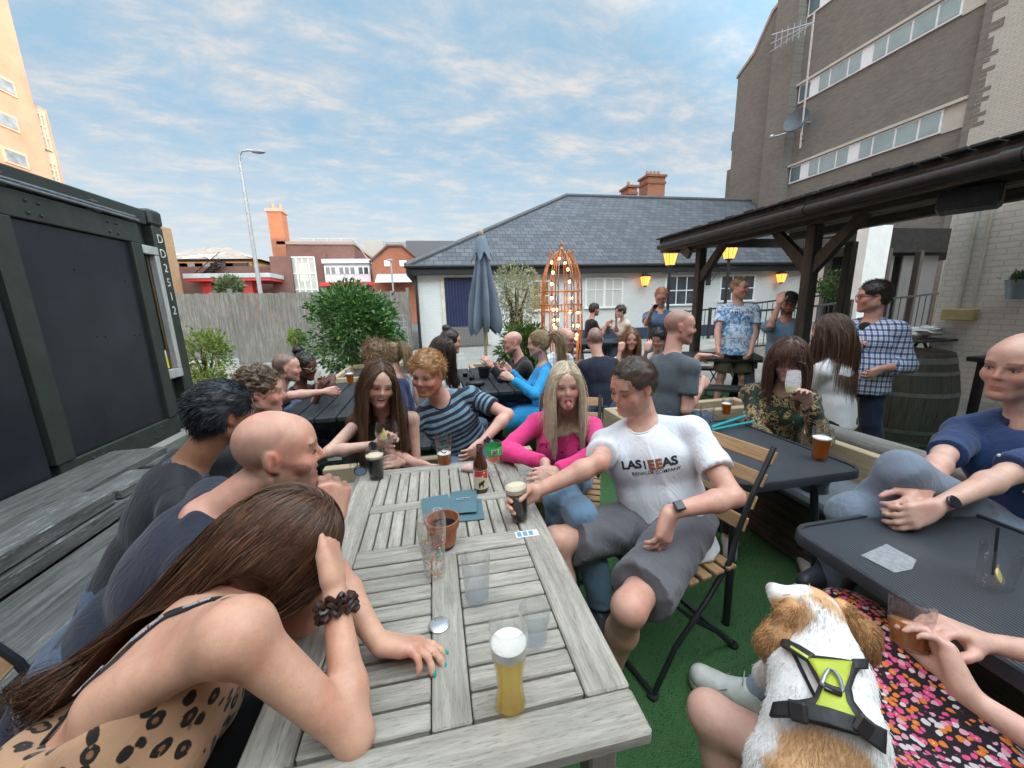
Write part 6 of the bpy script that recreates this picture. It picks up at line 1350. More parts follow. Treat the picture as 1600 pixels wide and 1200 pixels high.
 if cuffs:
  for x in (-1, 1):
   S_, E_, W_ = jl[x]; e = (fr_-1) if fr_ > 1 else None
   if e: p = E_+(W_-E_)*e; d = nrm(W_-E_); mb = MB(); rr = P['ar'][3]+ease*s+.006+(1-e)*.014; mb.tube([p-d*.03, p-d*.028, p+d*.0, p+d*.004], [rr*.8, rr+.003, rr+.002, rr*.8], 20); mb.build('cuff', cuffs, P['o'], smooth=True)
 P['top'] = o; return o
def garment_bottom(P, m, length='long', ease=.010, waist=.06, amp=.006, name='trousers', skirt=False, flare=0.0):
 T, A, s = P['T'], P['A'], P['s']; B = SDF(); hp, kn, an, th = P['hips'], P['kn'], P['an'], P['th']
 B.ell(T(0, 0, -.01), np.array([.164, .114*P['g'], .10])*s+ease, A, .04); B.cone(T(-.04, 0, .0), T(-.04, 0, waist+.05), .112*s*P['g'], .112*s*P['g'], .03, 1); B.cone(T(.04, 0, .0), T(.04, 0, waist+.05), .112*s*P['g'], .112*s*P['g'], .03, 1)
 for x in (-1, 1):
  if length == 'short': e = hp[x]+(kn[x]-hp[x])*.86; B.cone(hp[x], e, th[0]*s+ease+.004, th[1]*s+ease+.018+flare, .03, 1)
  else:
   B.cone(hp[x], kn[x], th[0]*s+ease, th[1]*s+ease+.004, .03); c_ = kn[x]+(an[x]-kn[x])*.3-P['lf']*.012; e = an[x]+(kn[x]-an[x])*.02 if length == 'long' else kn[x]+(an[x]-kn[x])*.6
   B.cone(kn[x], c_, th[1]*s+ease, th[2]*s+ease+.006, .03); B.cone(c_, e, th[2]*s+ease+.006, th[3]*s+ease+.010+flare, .03, 1)
 if skirt:
  mid = lambda a, b: (a+b)/2
  B.ell(mid(mid(hp[-1], hp[1]), mid(kn[-1], kn[1])), np.array([.19, .24, .09])*s, np.stack([P['r'], P['lf'], V3(0, 0, 1)], 1), .06)
 o = garm(P, B, name, m, amp=amp, fr=10, strch=1.0, seed=4); P['bottom'] = o; return o
def make_shoes(P, col):
 m = mat('shoe_%.2f_%.2f_%.2f' % col, col, .5, .1, 20); lf = P['lf']
 for x in (-1, 1):
  a = P['an'][x]; B = SDF(); B.cone(a-V3(0, 0, .052)-lf*.035, a-V3(0, 0, .058)+lf*.14, .044, .036, .02); B.cone(a-V3(0, 0, .01), a-V3(0, 0, .04), .046, .046, .02, 2); B.cut(a-V3(0, 0, .085), -V3(0, 0, 1)); V, F_ = B.mesh(max(.006, P['h']))
  if len(V): npmesh('shoe', V, F_, m, P['o'])
def make_eyes(P, eyes, col, face):
 HD = P['HD']; k = HD.s; ln = mat('lash', (.02, .014, .012), .6, 0)
 if P['h'] > .0105 and eyes != 'open': return
 w_ = mat('eye_white', (.60, .57, .55), .15, .02); ir = mat('iris_%.2f' % sum(col), col, .1, .1, 200)
 for x in (-1, 1):
  mb = MB(); M = Matrix.Translation(HD.w(x*.0315, .0775, .001)) @ Matrix(HD.A.tolist()).to_4x4()
  if eyes == 'open':
   mb.ball((0, 0, 0), .0125*k, 14, 0, (1.12, .95, .50));
   mb.ball((.0, .0095*k, -.0005), .0052*k, 10, 1, (1, .5, 1)); mb.ball((0, .0118*k, -.0005), .0026*k, 8, 2, (1, .4, 1))
   up = [(-.0145*k, .0035*k, -.0005*k), (-.007*k, .0118*k, .0048*k), (.001*k, .0132*k, .0058*k), (.008*k, .0112*k, .0048*k), (.0148*k, .0035*k, .0*k)]
   mb.tube(up, .0016*k, 5, 2)
  else:
   up = [(-.015*k, .006*k, -.002*k), (-.007*k, .0122*k, -.0035*k), (.001*k, .0136*k, -.0045*k), (.008*k, .0118*k, -.0035*k), (.015*k, .006*k, -.001*k)]
   if eyes == 'happy': up = [(a, b+.0022*k, -c-.004*k) for a, b, c in up]
   mb.tube(up, [.0012*k, .002*k, .0021*k, .002*k, .0012*k], 5, 2)
  mb.v = [tuple(M @ Vector(p)) for p in mb.v]; mb.build('eye', [w_, ir, ln], P['o'], smooth=True)
 if face.get('open_') and face.get('teeth', 1):
  mb = MB(); M = Matrix.Translation(HD.w(0, .0785, -.0625+.002*face.get('smile', 0))) @ Matrix(HD.A.tolist()).to_4x4(); mw = (.019+.008*face.get('smile', 0))*k; n = 14; vs = []
  for i in range(n+1): t = -1+2*i/n; yy = .0085*k*(1-t*t); hh = .0042*k*(1-.5*t*t)*face['open_']; vs += [(mw*t*.86, yy, hh*.55+.001*k+.003*t*t*k), (mw*t*.86, yy+.001*k, -hh+.003*t*t*k)]
  mb.add(vs, [(2*i, 2*i+1, 2*i+3, 2*i+2) for i in range(n)]); mb.v = [tuple(M @ Vector(p)) for p in mb.v]; mb.build('teeth', mat('tooth_white', (.72, .70, .66), .25, .02), P['o'], smooth=True)
def make_hair(P, style='short', col=(.05, .03, .02), col2=None, t=.014, n=None, length=None, fringe=.075, part=0.0, volume=0.0, tie=None, curl=0.0, front=None, seed=1, rad=None, upto=None, comb=(0, .3, 0), sim=None, back_only=False, stand=.30, hw=.5):
 HD, o, h = P['HD'], P['o'], P['h']; k = HD.s; A = HD.A; B = SDF(); col = np.array(col); col2 = np.array(col2 if col2 is not None else col*1.9+.01)
 long_ = style in ('long', 'pony', 'bob', 'bun')
 e = lambda c, r, kk, op='u': B.ell(HD.w(*c), np.array(r)*k, A, kk*k, op)
 tt = t+volume; e((0, -.017, .036), (.076+tt, .096+tt, .088+tt*1.15), .02)
 if style in ('long', 'bob'): e((0, -.035, -.02), (.078+tt*.8, .078+tt, .085), .04)
 elif style in ('pony', 'bun'): e((0, -.035, -.01), (.072+tt*.5, .070+tt*.6, .07), .03)
 else: e((0, -.04, -.005), (.072+tt*.5, .066+tt*.5, .062), .03)
 # open the face, ears and nape
 fz = fringe; e((0, .105, fz-.098), (.070 if not long_ else .064, .062, .098), .010, 's')
 if not long_:
  for x in (-1, 1): e((x*.088, .004, -.018), (.03, .034, .042), .01, 's'); e((x*.075, .06, -.05), (.035, .06, .07), .01, 's')
  B.cut(HD.w(0, -.06, -.058), HD.A@V3(0, .5, -1))
 else: B.cut(HD.w(0, 0, -.075), HD.A@V3(0, .0, -1)); e((0, .09, -.05), (.06, .09, .06), .01, 's')
 if style == 'bun': e(tie or (0, -.075, .125), (.036+tt, .036+tt, .032+tt), .012)
 V, F_ = B.mesh(max(.004, h*.8));
 if len(V) == 0: return
 N_ = vnormals(V, F_); q = HD.loc(V); amp = (.0035 if style in ('short',) else .002)+curl*.008
 nz = noise3(q*np.array([60, 22, 60])*(1+curl)+seed*7); V = V+N_*(nz*amp)[:, None]; cc = col+(col2-col)*np.clip(.42+.5*nz+.35*noise3(q*140+3), 0, 1)[:, None]
 ho = npmesh('hair', V, F_, HAIR, o, True, None, np.clip(cc*.8, 0, 1))
 scale_n = 1 if n is None else n
 # strands
 idx = RNG.integers(0, len(V), int((2600 if long_ else 2600)*scale_n*min(1.0, (.006/h)**1.0))); root = V[idx]; nn = N_[idx]; ql = q[idx]; m_ = len(idx)
 px = 1.0; rr = rad or max(.0007, h*.16)
 cl = lambda n_: np.clip(col+(col2-col)*RNG.random((n_, 1))**1.5*1.15, 0, 1)
 if not long_ or style in ('bun',):
  L = (length or .022)*RNG.uniform(.6, 1.3, (m_, 1)); K = 5 if curl else 4; cd = A@np.array(comb, float)
  wz = np.clip((ql[:, 2:3]-.0)/.09, 0, 1); flow = cd[None, :]*wz+(A@V3(0, -.5, -.9))[None, :]*.6*(1-wz) if style != 'bun' else (np.array(HD.w(*(tie or (0, -.075, .125))))-root)*6
  flow = flow-nn*(flow*nn).sum(1)[:, None]
  d = nn*(stand if style != 'bun' else .08)+flow*1.2+RNG.normal(size=(m_, 3))*(.12+curl*.5); d /= np.linalg.norm(d, axis=1)[:, None]; Pp = [root-nn*.004]
  for j in range(1, K): d = d+RNG.normal(size=(m_, 3))*(.08+curl*.55)-nn*.10; d /= np.linalg.norm(d, axis=1)[:, None]; Pp.append(Pp[-1]+d*L/(K-1))
  strands('hair_strands', np.stack(Pp, 1), rr, cl(m_), ho); return
 # long hair: roots on the cap, comb away from the parting, then fall under gravity and slide over head and body
 up = A@V3(0, 0, 1); L = (length or .45)*RNG.uniform(.72, 1.08, m_); K = 26; step = L/(K-1)
 col_e = [(HD.w(0, -.017, .036), np.array([.078+tt, .098+tt, .090+tt])*k, A), (HD.w(0, .01, -.03), np.array([.064, .068, .085])*k, A)]
 T = P['T']; s = P['s']; fat = .022
 col_e += [(T(0, 0, .0), np.array([.17, .13, .12])*s, P['A']), (T(0, 0, .17), np.array([.15, .125, .17])*s, P['A']), (T(0, 0, .31), np.array([.165, .128, .165])*s, P['A'])]+[(P['jl'][x][0]+(P['T'](0, -.02, .45)-P['jl'][x][0])*.45, np.array([.13, .075, .068])*s, P['A']) for x in (-1, 1)]
 if P['fem']: col_e += [(T(x*.068, .085, .285), np.array([.072, .066, .074])*s, P['A']) for x in (-1, 1)]
 grav = V3(0, 0, -1); p = root.copy(); side = np.where(ql[:, 0] > part, 1, -1)[:, None]
 if style == 'pony':
  tp = HD.w(*(tie or (0, -.105, .05))); Pp = []
  sel = RNG.random(m_) < .55; tail = ~sel
  # hair drawn to the tie
  Ks = 9; w_ = np.linspace(0, 1, Ks)[None, :, None]; Q = root[sel][:, None, :]*(1-w_)+tp*w_; loc = (Q-HD.w(0, -.017, .036))@A; rad_ = np.linalg.norm(loc/(np.array([.080+tt, .100+tt, .092+tt])*k), axis=2)[..., None]; loc = loc/np.maximum(rad_, 1e-6)*np.where(rad_ < 1, 1.0, np.minimum(rad_, 1.05)); Q = HD.w(0, -.017, .036)+loc@A.T
  strands('hair_strands', Q, rr, cl(sel.sum()), ho, taper=1)
  p = tp+RNG.normal(size=(tail.sum(), 3))*.010; d = np.tile(nrm((tp-HD.w(0, 0, .02))+V3(0, 0, .03)), (len(p), 1))+RNG.normal(size=(len(p), 3))*.22; step = step[tail]; Pp = [p]
 else:
  back = A@V3(0, -1, 0); rtv = A@V3(1, 0, 0)
  d = rtv*side*hw*(ql[:, 2:3] > .03)+back*np.where(ql[:, 1:2] < .02, .55, .10)-up*.55+nn*.05;
  if style == 'bob' and fringe < .06: fr_m = (ql[:, 1] > .045)&(ql[:, 2] > .04); d[fr_m] = (A@V3(0, .9, -.5)); step[fr_m] *= .22
  Pp = [p]
 ph = RNG.uniform(0, 6.28, (len(p), 1)); face_jit = RNG.uniform(0, .022, len(p))
 for j in range(1, K):
  d = d/np.maximum(1e-9, np.linalg.norm(d, axis=1))[:, None]; g_ = .34 if j < 8 else .5; d = d*(1-g_*.5)+grav*g_*.6
  if curl: d = d+curl*.35*np.sin(ph+j*.8)*np.cross(d, grav+V3(.1, .2, 0))
  if sim is not None: d = sim(p, d, j)
  p = p+d/np.linalg.norm(d, axis=1)[:, None]*step[:, None]
  for (c, rad_, Ae) in col_e:
   w_ = (p-c)@Ae/rad_; l = np.linalg.norm(w_, axis=1); ins = l < 1.03;
   if ins.any(): p[ins] = c+(w_[ins]/l[ins][:, None]*1.03*rad_)@Ae.T
  if j == 3: d = d+(RNG.normal(size=d.shape)*.10)*(1+2.5*(RNG.random((len(d), 1)) < .06))
  if j in (9, 15): d = d+RNG.normal(size=d.shape)*.07
  if style != 'pony':
   q_ = HD.loc(p); xf = np.where(q_[:, 2] > .02, .055+.012*np.clip((.075-q_[:, 2])/.055, 0, 1), .064)+face_jit; m_ = (q_[:, 1] > .015)&(np.abs(q_[:, 0]) < xf)&(q_[:, 2] < fringe-.004)&(q_[:, 2] > -.42)&(step > .6*np.median(step))
   if sim is None or True: q_[m_, 0] = (side[:, 0]*xf)[m_]; p = np.where(m_[:, None], HD.c+(q_*HD.s)@HD.A.T, p)
  Pp.append(p)
 Q = np.stack(Pp, 1); Q[:, 1:-1] = (Q[:, :-2]+2*Q[:, 1:-1]+Q[:, 2:])/4; cc = cl(len(Q)); strands('hair_strands', Q, rr, cc, ho, taper=.4)
def glasses(P, col=(.02, .02, .02), r=.0012, up=0.0, lens=None, w_=.024, hh=.019, y=.098):
 HD = P['HD']; mb = MB(); k = HD.s
 for x in (-1, 1):
  c = (x*.033, y, .002+up); pts = [HD.w(c[0]+w_*math.cos(t)*(1 if abs(math.cos(t)) > .2 else 1), c[1]-.004*abs(math.cos(t)), c[2]+hh*math.sin(t)) for t in np.linspace(0, 2*math.pi, 20, endpoint=False)]; mb.tube(pts, r, 6, closed=True)
  mb.tube([HD.w(x*.057, y-.004, .008+up), HD.w(x*.074, .06, .010+up), HD.w(x*.080, .0, .006+up*.8), HD.w(x*.078, -.015, -.006+up*.8)], r, 6)
 mb.tube([HD.w(-.010, y, .004+up), HD.w(0, y+.003, .008+up), HD.w(.010, y, .004+up)], r, 6); o = mb.build('glasses', mat('frame_%.2f_%.2f' % (col[0], col[2]), col, .3, .05, metal=.2), P['o'], smooth=True)
 if lens:
  for x in (-1, 1): mb = MB(); pts = [HD.w(x*.033+w_*.95*math.cos(t), y-.002, .002+up+hh*.95*math.sin(t)) for t in np.linspace(0, 2*math.pi, 20, endpoint=False)]; mb.add(pts, [tuple(range(20))]); mb.build('lens', mat('dark_lens', (.06, .07, .09), .08, .1), o)
def band(P, x, m, r=.032, w_=.02, back=.03, face_=None, name='watch', facemat=None):
 S_, E_, W_ = P['jl'][x]; d = nrm(W_-E_); c = W_-d*back; r = P['ar'][3]*1.22+.0035; mb = MB(); mb.tube([c-d*w_/2, c-d*w_/2, c+d*w_/2, c+d*w_/2], [r*.9, r+.002, r+.002, r*.9], 24); o = mb.build(name, m, P['o'], smooth=True)
 if face_ is not None:
  n = nrm(np.asarray(face_, float)-d*(np.asarray(face_, float)@d)); t = np.cross(d, n); Mx = Matrix(((d[0], t[0], n[0], 0), (d[1], t[1], n[1], 0), (d[2], t[2], n[2], 0), (0, 0, 0, 1))); M = Matrix.Translation(c+n*(r+.003)) @ Mx
  mb = MB()
  if facemat == 'round': mb.lathe([(.001, -.004), (.019, -.004), (.020, .003), (.017, .005), (.001, .005)], (0, 0, 0), 24)
  else: mb.box(-.019, .019, -.017, .017, -.005, .006, 0, .004)
  mb.v = [tuple(M @ Vector(p)) for p in mb.v]; mb.build('dial', mat('watch_dial', (.02, .022, .028), .12, .1), o)
def on_cloth(P, s_, size, cx, cz, m, back=False, bold=.002, spacing=1.0, squeeze=1.0, target=None, name='print'):
 """lettering printed on the shirt: flat letters laid on the cloth surface"""
 T, A, s = P['T'], P['A'], P['s']; o = target or P['top']; me = o.data; bv = BVHTree.FromPolygons([v.co for v in me.vertices], [tuple(p.vertices) for p in me.polygons]); off = wloc(o)
 tm = text_mesh(s_, size, bold, 0, spacing); fw = P['f']*(-1 if back else 1); rt_ = P['r']*(-1 if back else 1)
 # viewer faces the chest: text x runs to the wearer's left
 for v in tm.vertices:
  x, y = v.co.x, v.co.y*squeeze; p = T(cx, 0, cz)-rt_*x+P['u']*y+fw*.4; hit = bv.ray_cast(Vector(p)-off, Vector(-fw)); q = hit[0] if hit[0] is not None else Vector(p-fw*.27)-off; v.co = q+off+Vector(fw)*.0022
 tm.materials.clear(); tm.materials.append(m); ob = bpy.data.objects.new(name, tm); COL.objects.link(ob); attach(ob, o); return ob
# ================================================ THE PEOPLE
NEAR = 'people round the teak table'; MID = 'people at the picnic tables'
denim = cloth('denim', (.055, .085, .15), .8, .3); ltden = cloth('light_denim', (.15, .25, .36), .75, .35); ltblue = cloth('pale_trousers', (.17, .21, .27), .7, .35); dkcl = cloth('dark_cloth', (.02, .022, .028), .8, .3)
navy = cloth('navy_cloth', (.016, .020, .038), .75, .35); blackc = cloth('black_cloth', (.012, .012, .014), .8, .3); whitec = cloth('white_cotton', (.70, .71, .75), .8, .30); whitew = cloth('white_blouse', (.62, .63, .65), .75, .35); stone = cloth('stone_cloth', (.46, .42, .36), .8, .3)
BR = (.05, .028, .018)
# 1 -- woman in leopard top, nearest on the left
def leopard_sim(p, d, j):
 n = len(p); k = (np.arange(n)*.618) % 1; q = Dp(135, 1062, .72)[None]+np.stack([k*.10-.05, k*0, (np.arange(n)*.37 % 1)*.10-.04], 1); v = q-p; return d*.8+v/np.maximum(.08, np.linalg.norm(v, axis=1))[:, None]*(.8 if j > 3 else .25)
hp = Dp(442, 856, .86)
P1 = person('woman in a leopard print top with her bowed head resting on her hand', hp, 84, sc_=1.02, sex='f', pelvis=(-.76, .62, .59), neck=(-.43, .775, .925), hyaw=74, hpitch=50, hroll=8, h=.0058, group=NEAR, girth=1.22, sh=1.08, shoff={1: (.13, .01, .07), -1: (.04, 0, .02)},
 RH=Dp(521, 912, .80), RE=dict(at=(-.17, .60, .72)), LH=Zp(592, 1006, .785), LE=dict(at=(-.40, .90, .86)), arm={-1: .72}, extra=lambda B, T, HD, jl: (B.cone(T(.10, -.045, .33), jl[1][0], .040, .036, .035), B.cone(T(.04, -.03, .43), jl[1][0], .042, .042, .04)), Rh=dict(d=nrm(Dp(512, 838, .84)-Dp(521, 912, .80)), n=nrm(V3(-.9, .25, .1)), curl=.10, side=-1, thumb=.5, spread=.0), Lh=dict(d=V3(.9, -.2, -.05), n=V3(-.15, -.5, -.9), curl=.42, side=1, thumb=.35, fingers=(.22, .32, .42, .5)),
 skin=(.60, .34, .24), face=dict(brow=(.04, .025, .02), fembrow=1), eyes='closed', top=dict(m=cloth('leopard_print', (.4, .25, .15), .75, .2, fn=f_leopard), sleeve='none', ease=.008, neck='scoop', hem=-.12, back=.28, name='leopard_top'), bottom=dict(m=blackc),
 hair=dict(style='long', col=(.035, .017, .011), col2=(.17, .075, .038), length=.47, n=4.6, t=.018, rad=.0011, sim=leopard_sim))
def straps1():
 P = P1; T = P['T']; o = P['o']; bv = BVHTree.FromPolygons([v.co for v in o.data.vertices], [tuple(p.vertices) for p in o.data.polygons]); off = wloc(o)
 def strap(pts, w_, m, name, lift=.003):
  Q = [];
  for i in range(len(pts)-1):
   for k in range(8): Q.append(np.array(pts[i])*(1-k/8)+np.array(pts[i+1])*k/8)
  Q.append(np.array(pts[-1])); C = P['Pv']+P['u']*.3; R_ = []
  for q in Q:
   hit = bv.find_nearest(Vector(q+(P['u']*.05-P['f']*.06)*(q@P['f'] < T(0, 0, 0)@P['f']+.0))-off) if name == 'bra_strap' else bv.find_nearest(Vector(q)-off); R_.append((np.array(hit[0]+off), np.array(hit[1])))
  vs = [];
  for i, (q, n_) in enumerate(R_):
   t = nrm(R_[min(i+1, len(R_)-1)][0]-R_[max(0, i-1)][0]); s_ = nrm(np.cross(t, n_)); c = q+n_*lift; vs += [c-s_*w_/2-n_*.003, c-s_*w_/2+n_*.001, c+s_*w_/2+n_*.001, c+s_*w_/2-n_*.003]
  fs = [(4*i+k, 4*i+(k+1) % 4, 4*i+4+(k+1) % 4, 4*i+4+k) for i in range(len(R_)-1) for k in range(4)]; mb = MB(); mb.add(vs, fs); return mb.build(name, m, o), R_
 lm = MATS['leopard_print']; sm = mat('strap_black', (.016, .017, .024), .6, .1, 40)
 sp0 = P['jl'][1][0]*.62+T(0, 0, .46)*.38+P['u']*.05
 s, Rr = strap([sp0-P['f']*.02, sp0*.5+T(.11, -.13, .34)*.5-P['f']*.03, T(.10, -.12, .33), T(.085, -.14, .24), T(.09, -.15, .12)], .014, sm, 'bra_strap')
 strap([T(.06, -.07, .43), T(.05, -.13, .34), T(-.02, -.15, .20), T(-.05, -.15, .12)], .012, lm, 'top_strap'); strap([T(-.10, .03, .48), T(-.085, -.07, .43), T(-.09, -.13, .30), T(-.08, -.14, .22)], .010, lm, 'top_strap')
 wl = mat('strap_print', (.42, .42, .46), .6, .05)
 for i in (5, 12, 19):
  q, n_ = Rr[i]; t = nrm(Rr[i-2][0]-Rr[i+2][0]); lettering('Calvin Klein', .0125, frame(q+n_*.0048, t, np.cross(n_, t)), wl, s, bold=.0002)
 # nail varnish, watch strap, hair tie
 nm = mat('teal_varnish', (.0, .33, .30), .2, .02)
 for k, (p, v, n_) in enumerate(P['tips'][-1]):
  if k in (0, 1, 2, 4): v = nrm(v); n2 = nrm(n_-v*(n_@v)); mb = MB(); mb.ball((0, 0, 0), 1, 10); M = frame(p-v*.002+n2*.0060, v, np.cross(n2, v)); mb.v = [tuple(M @ Vector((a*.0085, b*.0062, c*.0030))) for a, b, c in mb.v]; mb.build('nail', nm, o, smooth=True)
 band(P, -1, mat('pink_strap', (.58, .12, .16), .5, .05), back=.035, w_=.022, name='watch_strap')
 S_, E_, W_ = P['jl'][1]; d = nrm(W_-E_); c = W_-d*.045; x = nrm(np.cross(d, V3(0, 0, 1))); y = np.cross(d, x); mb = MB()
 for lay in range(3): mb.tube([c+d*(.012*(lay-1)+.006*math.sin(t*9))+(x*math.cos(t)+y*math.sin(t))*(.034+.005*math.cos(t*11+lay)) for t in np.linspace(0, 2*math.pi, 70, endpoint=False)], .0052, 6, closed=True)
 mb.build('hair_tie', mat('hair_tie_brown', (.035, .016, .014), .35, .2, 90), o, smooth=True)
straps1()
# 2 -- bald man in navy, profile
hp = Dp(436, 707, 1.08)
P2 = person('bald smiling man in a navy top with his fist raised, in profile', hp, 72, sc_=1.0, pelvis=(-.98, 1.10, .53), hyaw=76, hpitch=2, h=.005, group=NEAR, skin=(.60, .33, .25), girth=1.05,
 RH=Dp(520, 812, 1.0), RE=dict(at=Dp(478, 955, .95)), Rh=dict(d=nrm(V3(.12, .25, 1)), n=nrm(V3(-.4, .9, 0)), curl=1.0, side=1, thumb=.9), face=dict(smile=1, open_=.9, brow=(.10, .055, .035), beard=((.13, .075, .05), .62, .2), buzz=((.30, .20, .155), .6), crown=1, nose=1.25), eyes='happy',
 top=dict(m=navy, sleeve='short', neck='crew'), bottom=dict(m=denim), hair=None)
band(P2, 1, mat('teal_band', (.0, .30, .27), .5, .05), back=.02, w_=.012, name='wristband')
# 3 -- black haired man
hp = Dp(352, 648, 1.38)
P3 = person('man with swept black hair in a black jacket and printed collar, turned away', hp, 62, sc_=.98, pelvis=(-1.10, 1.42, .53), hyaw=44, hpitch=8, headscale=.93, h=.0078, group=NEAR, skin=(.30, .15, .09), face=dict(brow=(.01, .01, .01), beard=((.05, .03, .025), .35, .2)),
 top=dict(m=cloth('black_jacket', (.013, .014, .020), .6, .35), sleeve='long', neck='shirt', ease=.016, collar=cloth('print_collar', (.02, .02, .04), .6, .1, fn=f_collarprint)), bottom=dict(m=denim), hair=dict(style='short', col=(.006, .007, .010), col2=(.035, .042, .055), length=.034, t=.012, volume=.003, n=2.6, comb=(0, -.95, .15), rad=.0013, stand=.18))
# 4 -- curly man with sunglasses on his head
hp = Dp(408, 612, 1.80)
P4 = person('curly brown haired man with sunglasses pushed up on his head', hp, 75, sc_=.97, pelvis=(-1.12, 1.85, .53), hyaw=78, hpitch=6, headscale=.93, h=.0082, group=NEAR, skin='pink', face=dict(brow=(.08, .05, .03), beard=((.16, .09, .06), .3, .2), nose=1.2), top=dict(m=dkcl, sleeve='short'), bottom=dict(m=denim), hair=dict(style='short', col=(.055, .032, .02), col2=(.24, .15, .085), length=.026, t=.012, volume=.002, curl=1.0, n=1.3, rad=.0014, comb=(0, .5, .5)))
glasses(P4, (.03, .03, .035), up=.088, y=.062, lens=True)
# 9 -- laughing woman
hp = Dp(592, 598, 1.98)
P9 = person('laughing woman with long straight brown hair and a sleeveless black top, holding a balloon glass', hp, 178, sc_=.95, sex='f', pelvis=(-.30, 2.24, .55), hyaw=163, hpitch=15, hroll=-8, h=.0062, group=NEAR, skin='fair', RH=Dp(592, 694, 1.86), RE=dict(at=Dp(548, 700, 1.86)), LH=Dp(622, 722, 1.96), LE=dict(at=Dp(640, 672, 2.12)), Rh=dict(d=nrm(V3(.75, -.25, .55)), n=nrm(V3(-.1, -1, -.1)), curl=.5, side=1, thumb=.6), Lh=dict(curl=.5),
 face=dict(smile=1, open_=1.0, brow=(.12, .07, .045), fembrow=1, lips=(.48, .14, .14)), eyes='happy', top=dict(m=cloth('black_brown_top', (.028, .018, .016), .7, .3), sleeve='none', neck='vee', name='sleeveless_top'), bottom=dict(m=stone), hair=dict(style='long', col=(.055, .026, .016), col2=(.20, .105, .062), length=.50, n=2.6, rad=.0008, t=.007, fringe=.082, hw=.2), shoes=(.6, .6, .58))
band(P9, 1, mat('silver', (.55, .55, .57), .25, .05, metal=.9), back=.02, w_=.010, face_=(0, -1, .3), facemat='round', name='watch')
# 10 -- ginger man, striped tee
hp = Dp(668, 584, 2.18)
P10 = person('ginger bearded man in a blue and black striped T-shirt at the teak table', hp, 178, sc_=.98, pelvis=(.16, 2.40, .55), hyaw=206, hpitch=12, hroll=-4, h=.0066, group=NEAR, skin='pink', girth=1.05, LH=Dp(752, 692, 2.10), LE=dict(at=Dp(752, 640, 2.28)), RH=Dp(650, 725, 2.0), RE=dict(at=Dp(622, 680, 2.2)), face=dict(smile=.7, brow=(.38, .19, .09), beard=((.42, .17, .075), .75, .2), chub=.4), eyecol=(.2, .3, .4),
 top=dict(m=cloth('stripe_tee', (.1, .1, .1), .8, .25, fn=f_stripes((.018, .022, .045), (.11, .20, .27), .034, .5, c3=(.20, .30, .36))), sleeve='short', ease=.014, hem=-.12), bottom=dict(m=cloth('blue_shorts', (.13, .17, .26), .8, .3), length='short'), hair=dict(style='short', col=(.30, .135, .045), col2=(.62, .36, .16), length=.026, t=.014, volume=.004, n=1.6, comb=(.6, .5, .3), rad=.0012))
band(P10, -1, mat('black_strap', (.02, .02, .02), .5, .05), back=.02, w_=.022, face_=(0, -1, 0), name='watch')
# 25 -- woman in pink cardigan, tongue out
hp = Dp(884, 602, 1.88)
P25 = person('blonde woman in a bright pink cardigan poking out her tongue', hp, 202, sc_=.95, sex='f', headscale=.94, pelvis=(.66, 1.94, .54), hyaw=193, hpitch=3, hroll=3, h=.0058, group=NEAR, skin='fair', RH=Dp(852, 722, 1.72), RE=dict(at=Dp(832, 680, 1.95)), LH=Dp(868, 738, 1.66), LE=dict(at=Dp(925, 700, 1.80)), Rh=dict(curl=.45, d=V3(-.3, -.8, -.3)), Lh=dict(curl=.4, d=V3(-.9, -.3, .1)), lyaw=212, knees=(Dp(872, 772, 1.60), Dp(905, 800, 1.52)), feet=(V3(.50, 1.38, .12), V3(.62, 1.30, .25)),
 face=dict(open_=1.3, teeth=0, brow=(.22, .15, .10), fembrow=1, lips=(.52, .16, .17)), eyecol=(.10, .14, .18), top=dict(m=cloth('pink_knit', (.72, .045, .21), .85, .28, weave=300), sleeve='long', neck='vee', ease=.012, hem=-.05, name='cardigan', cuffs=None), bottom=dict(m=ltden, name='jeans'), hair=dict(style='long', col=(.55, .42, .26), col2=(.95, .85, .66), length=.30, n=2.4, t=.010, rad=.0009, fringe=.088, part=-.012, curl=.10, hw=.3))
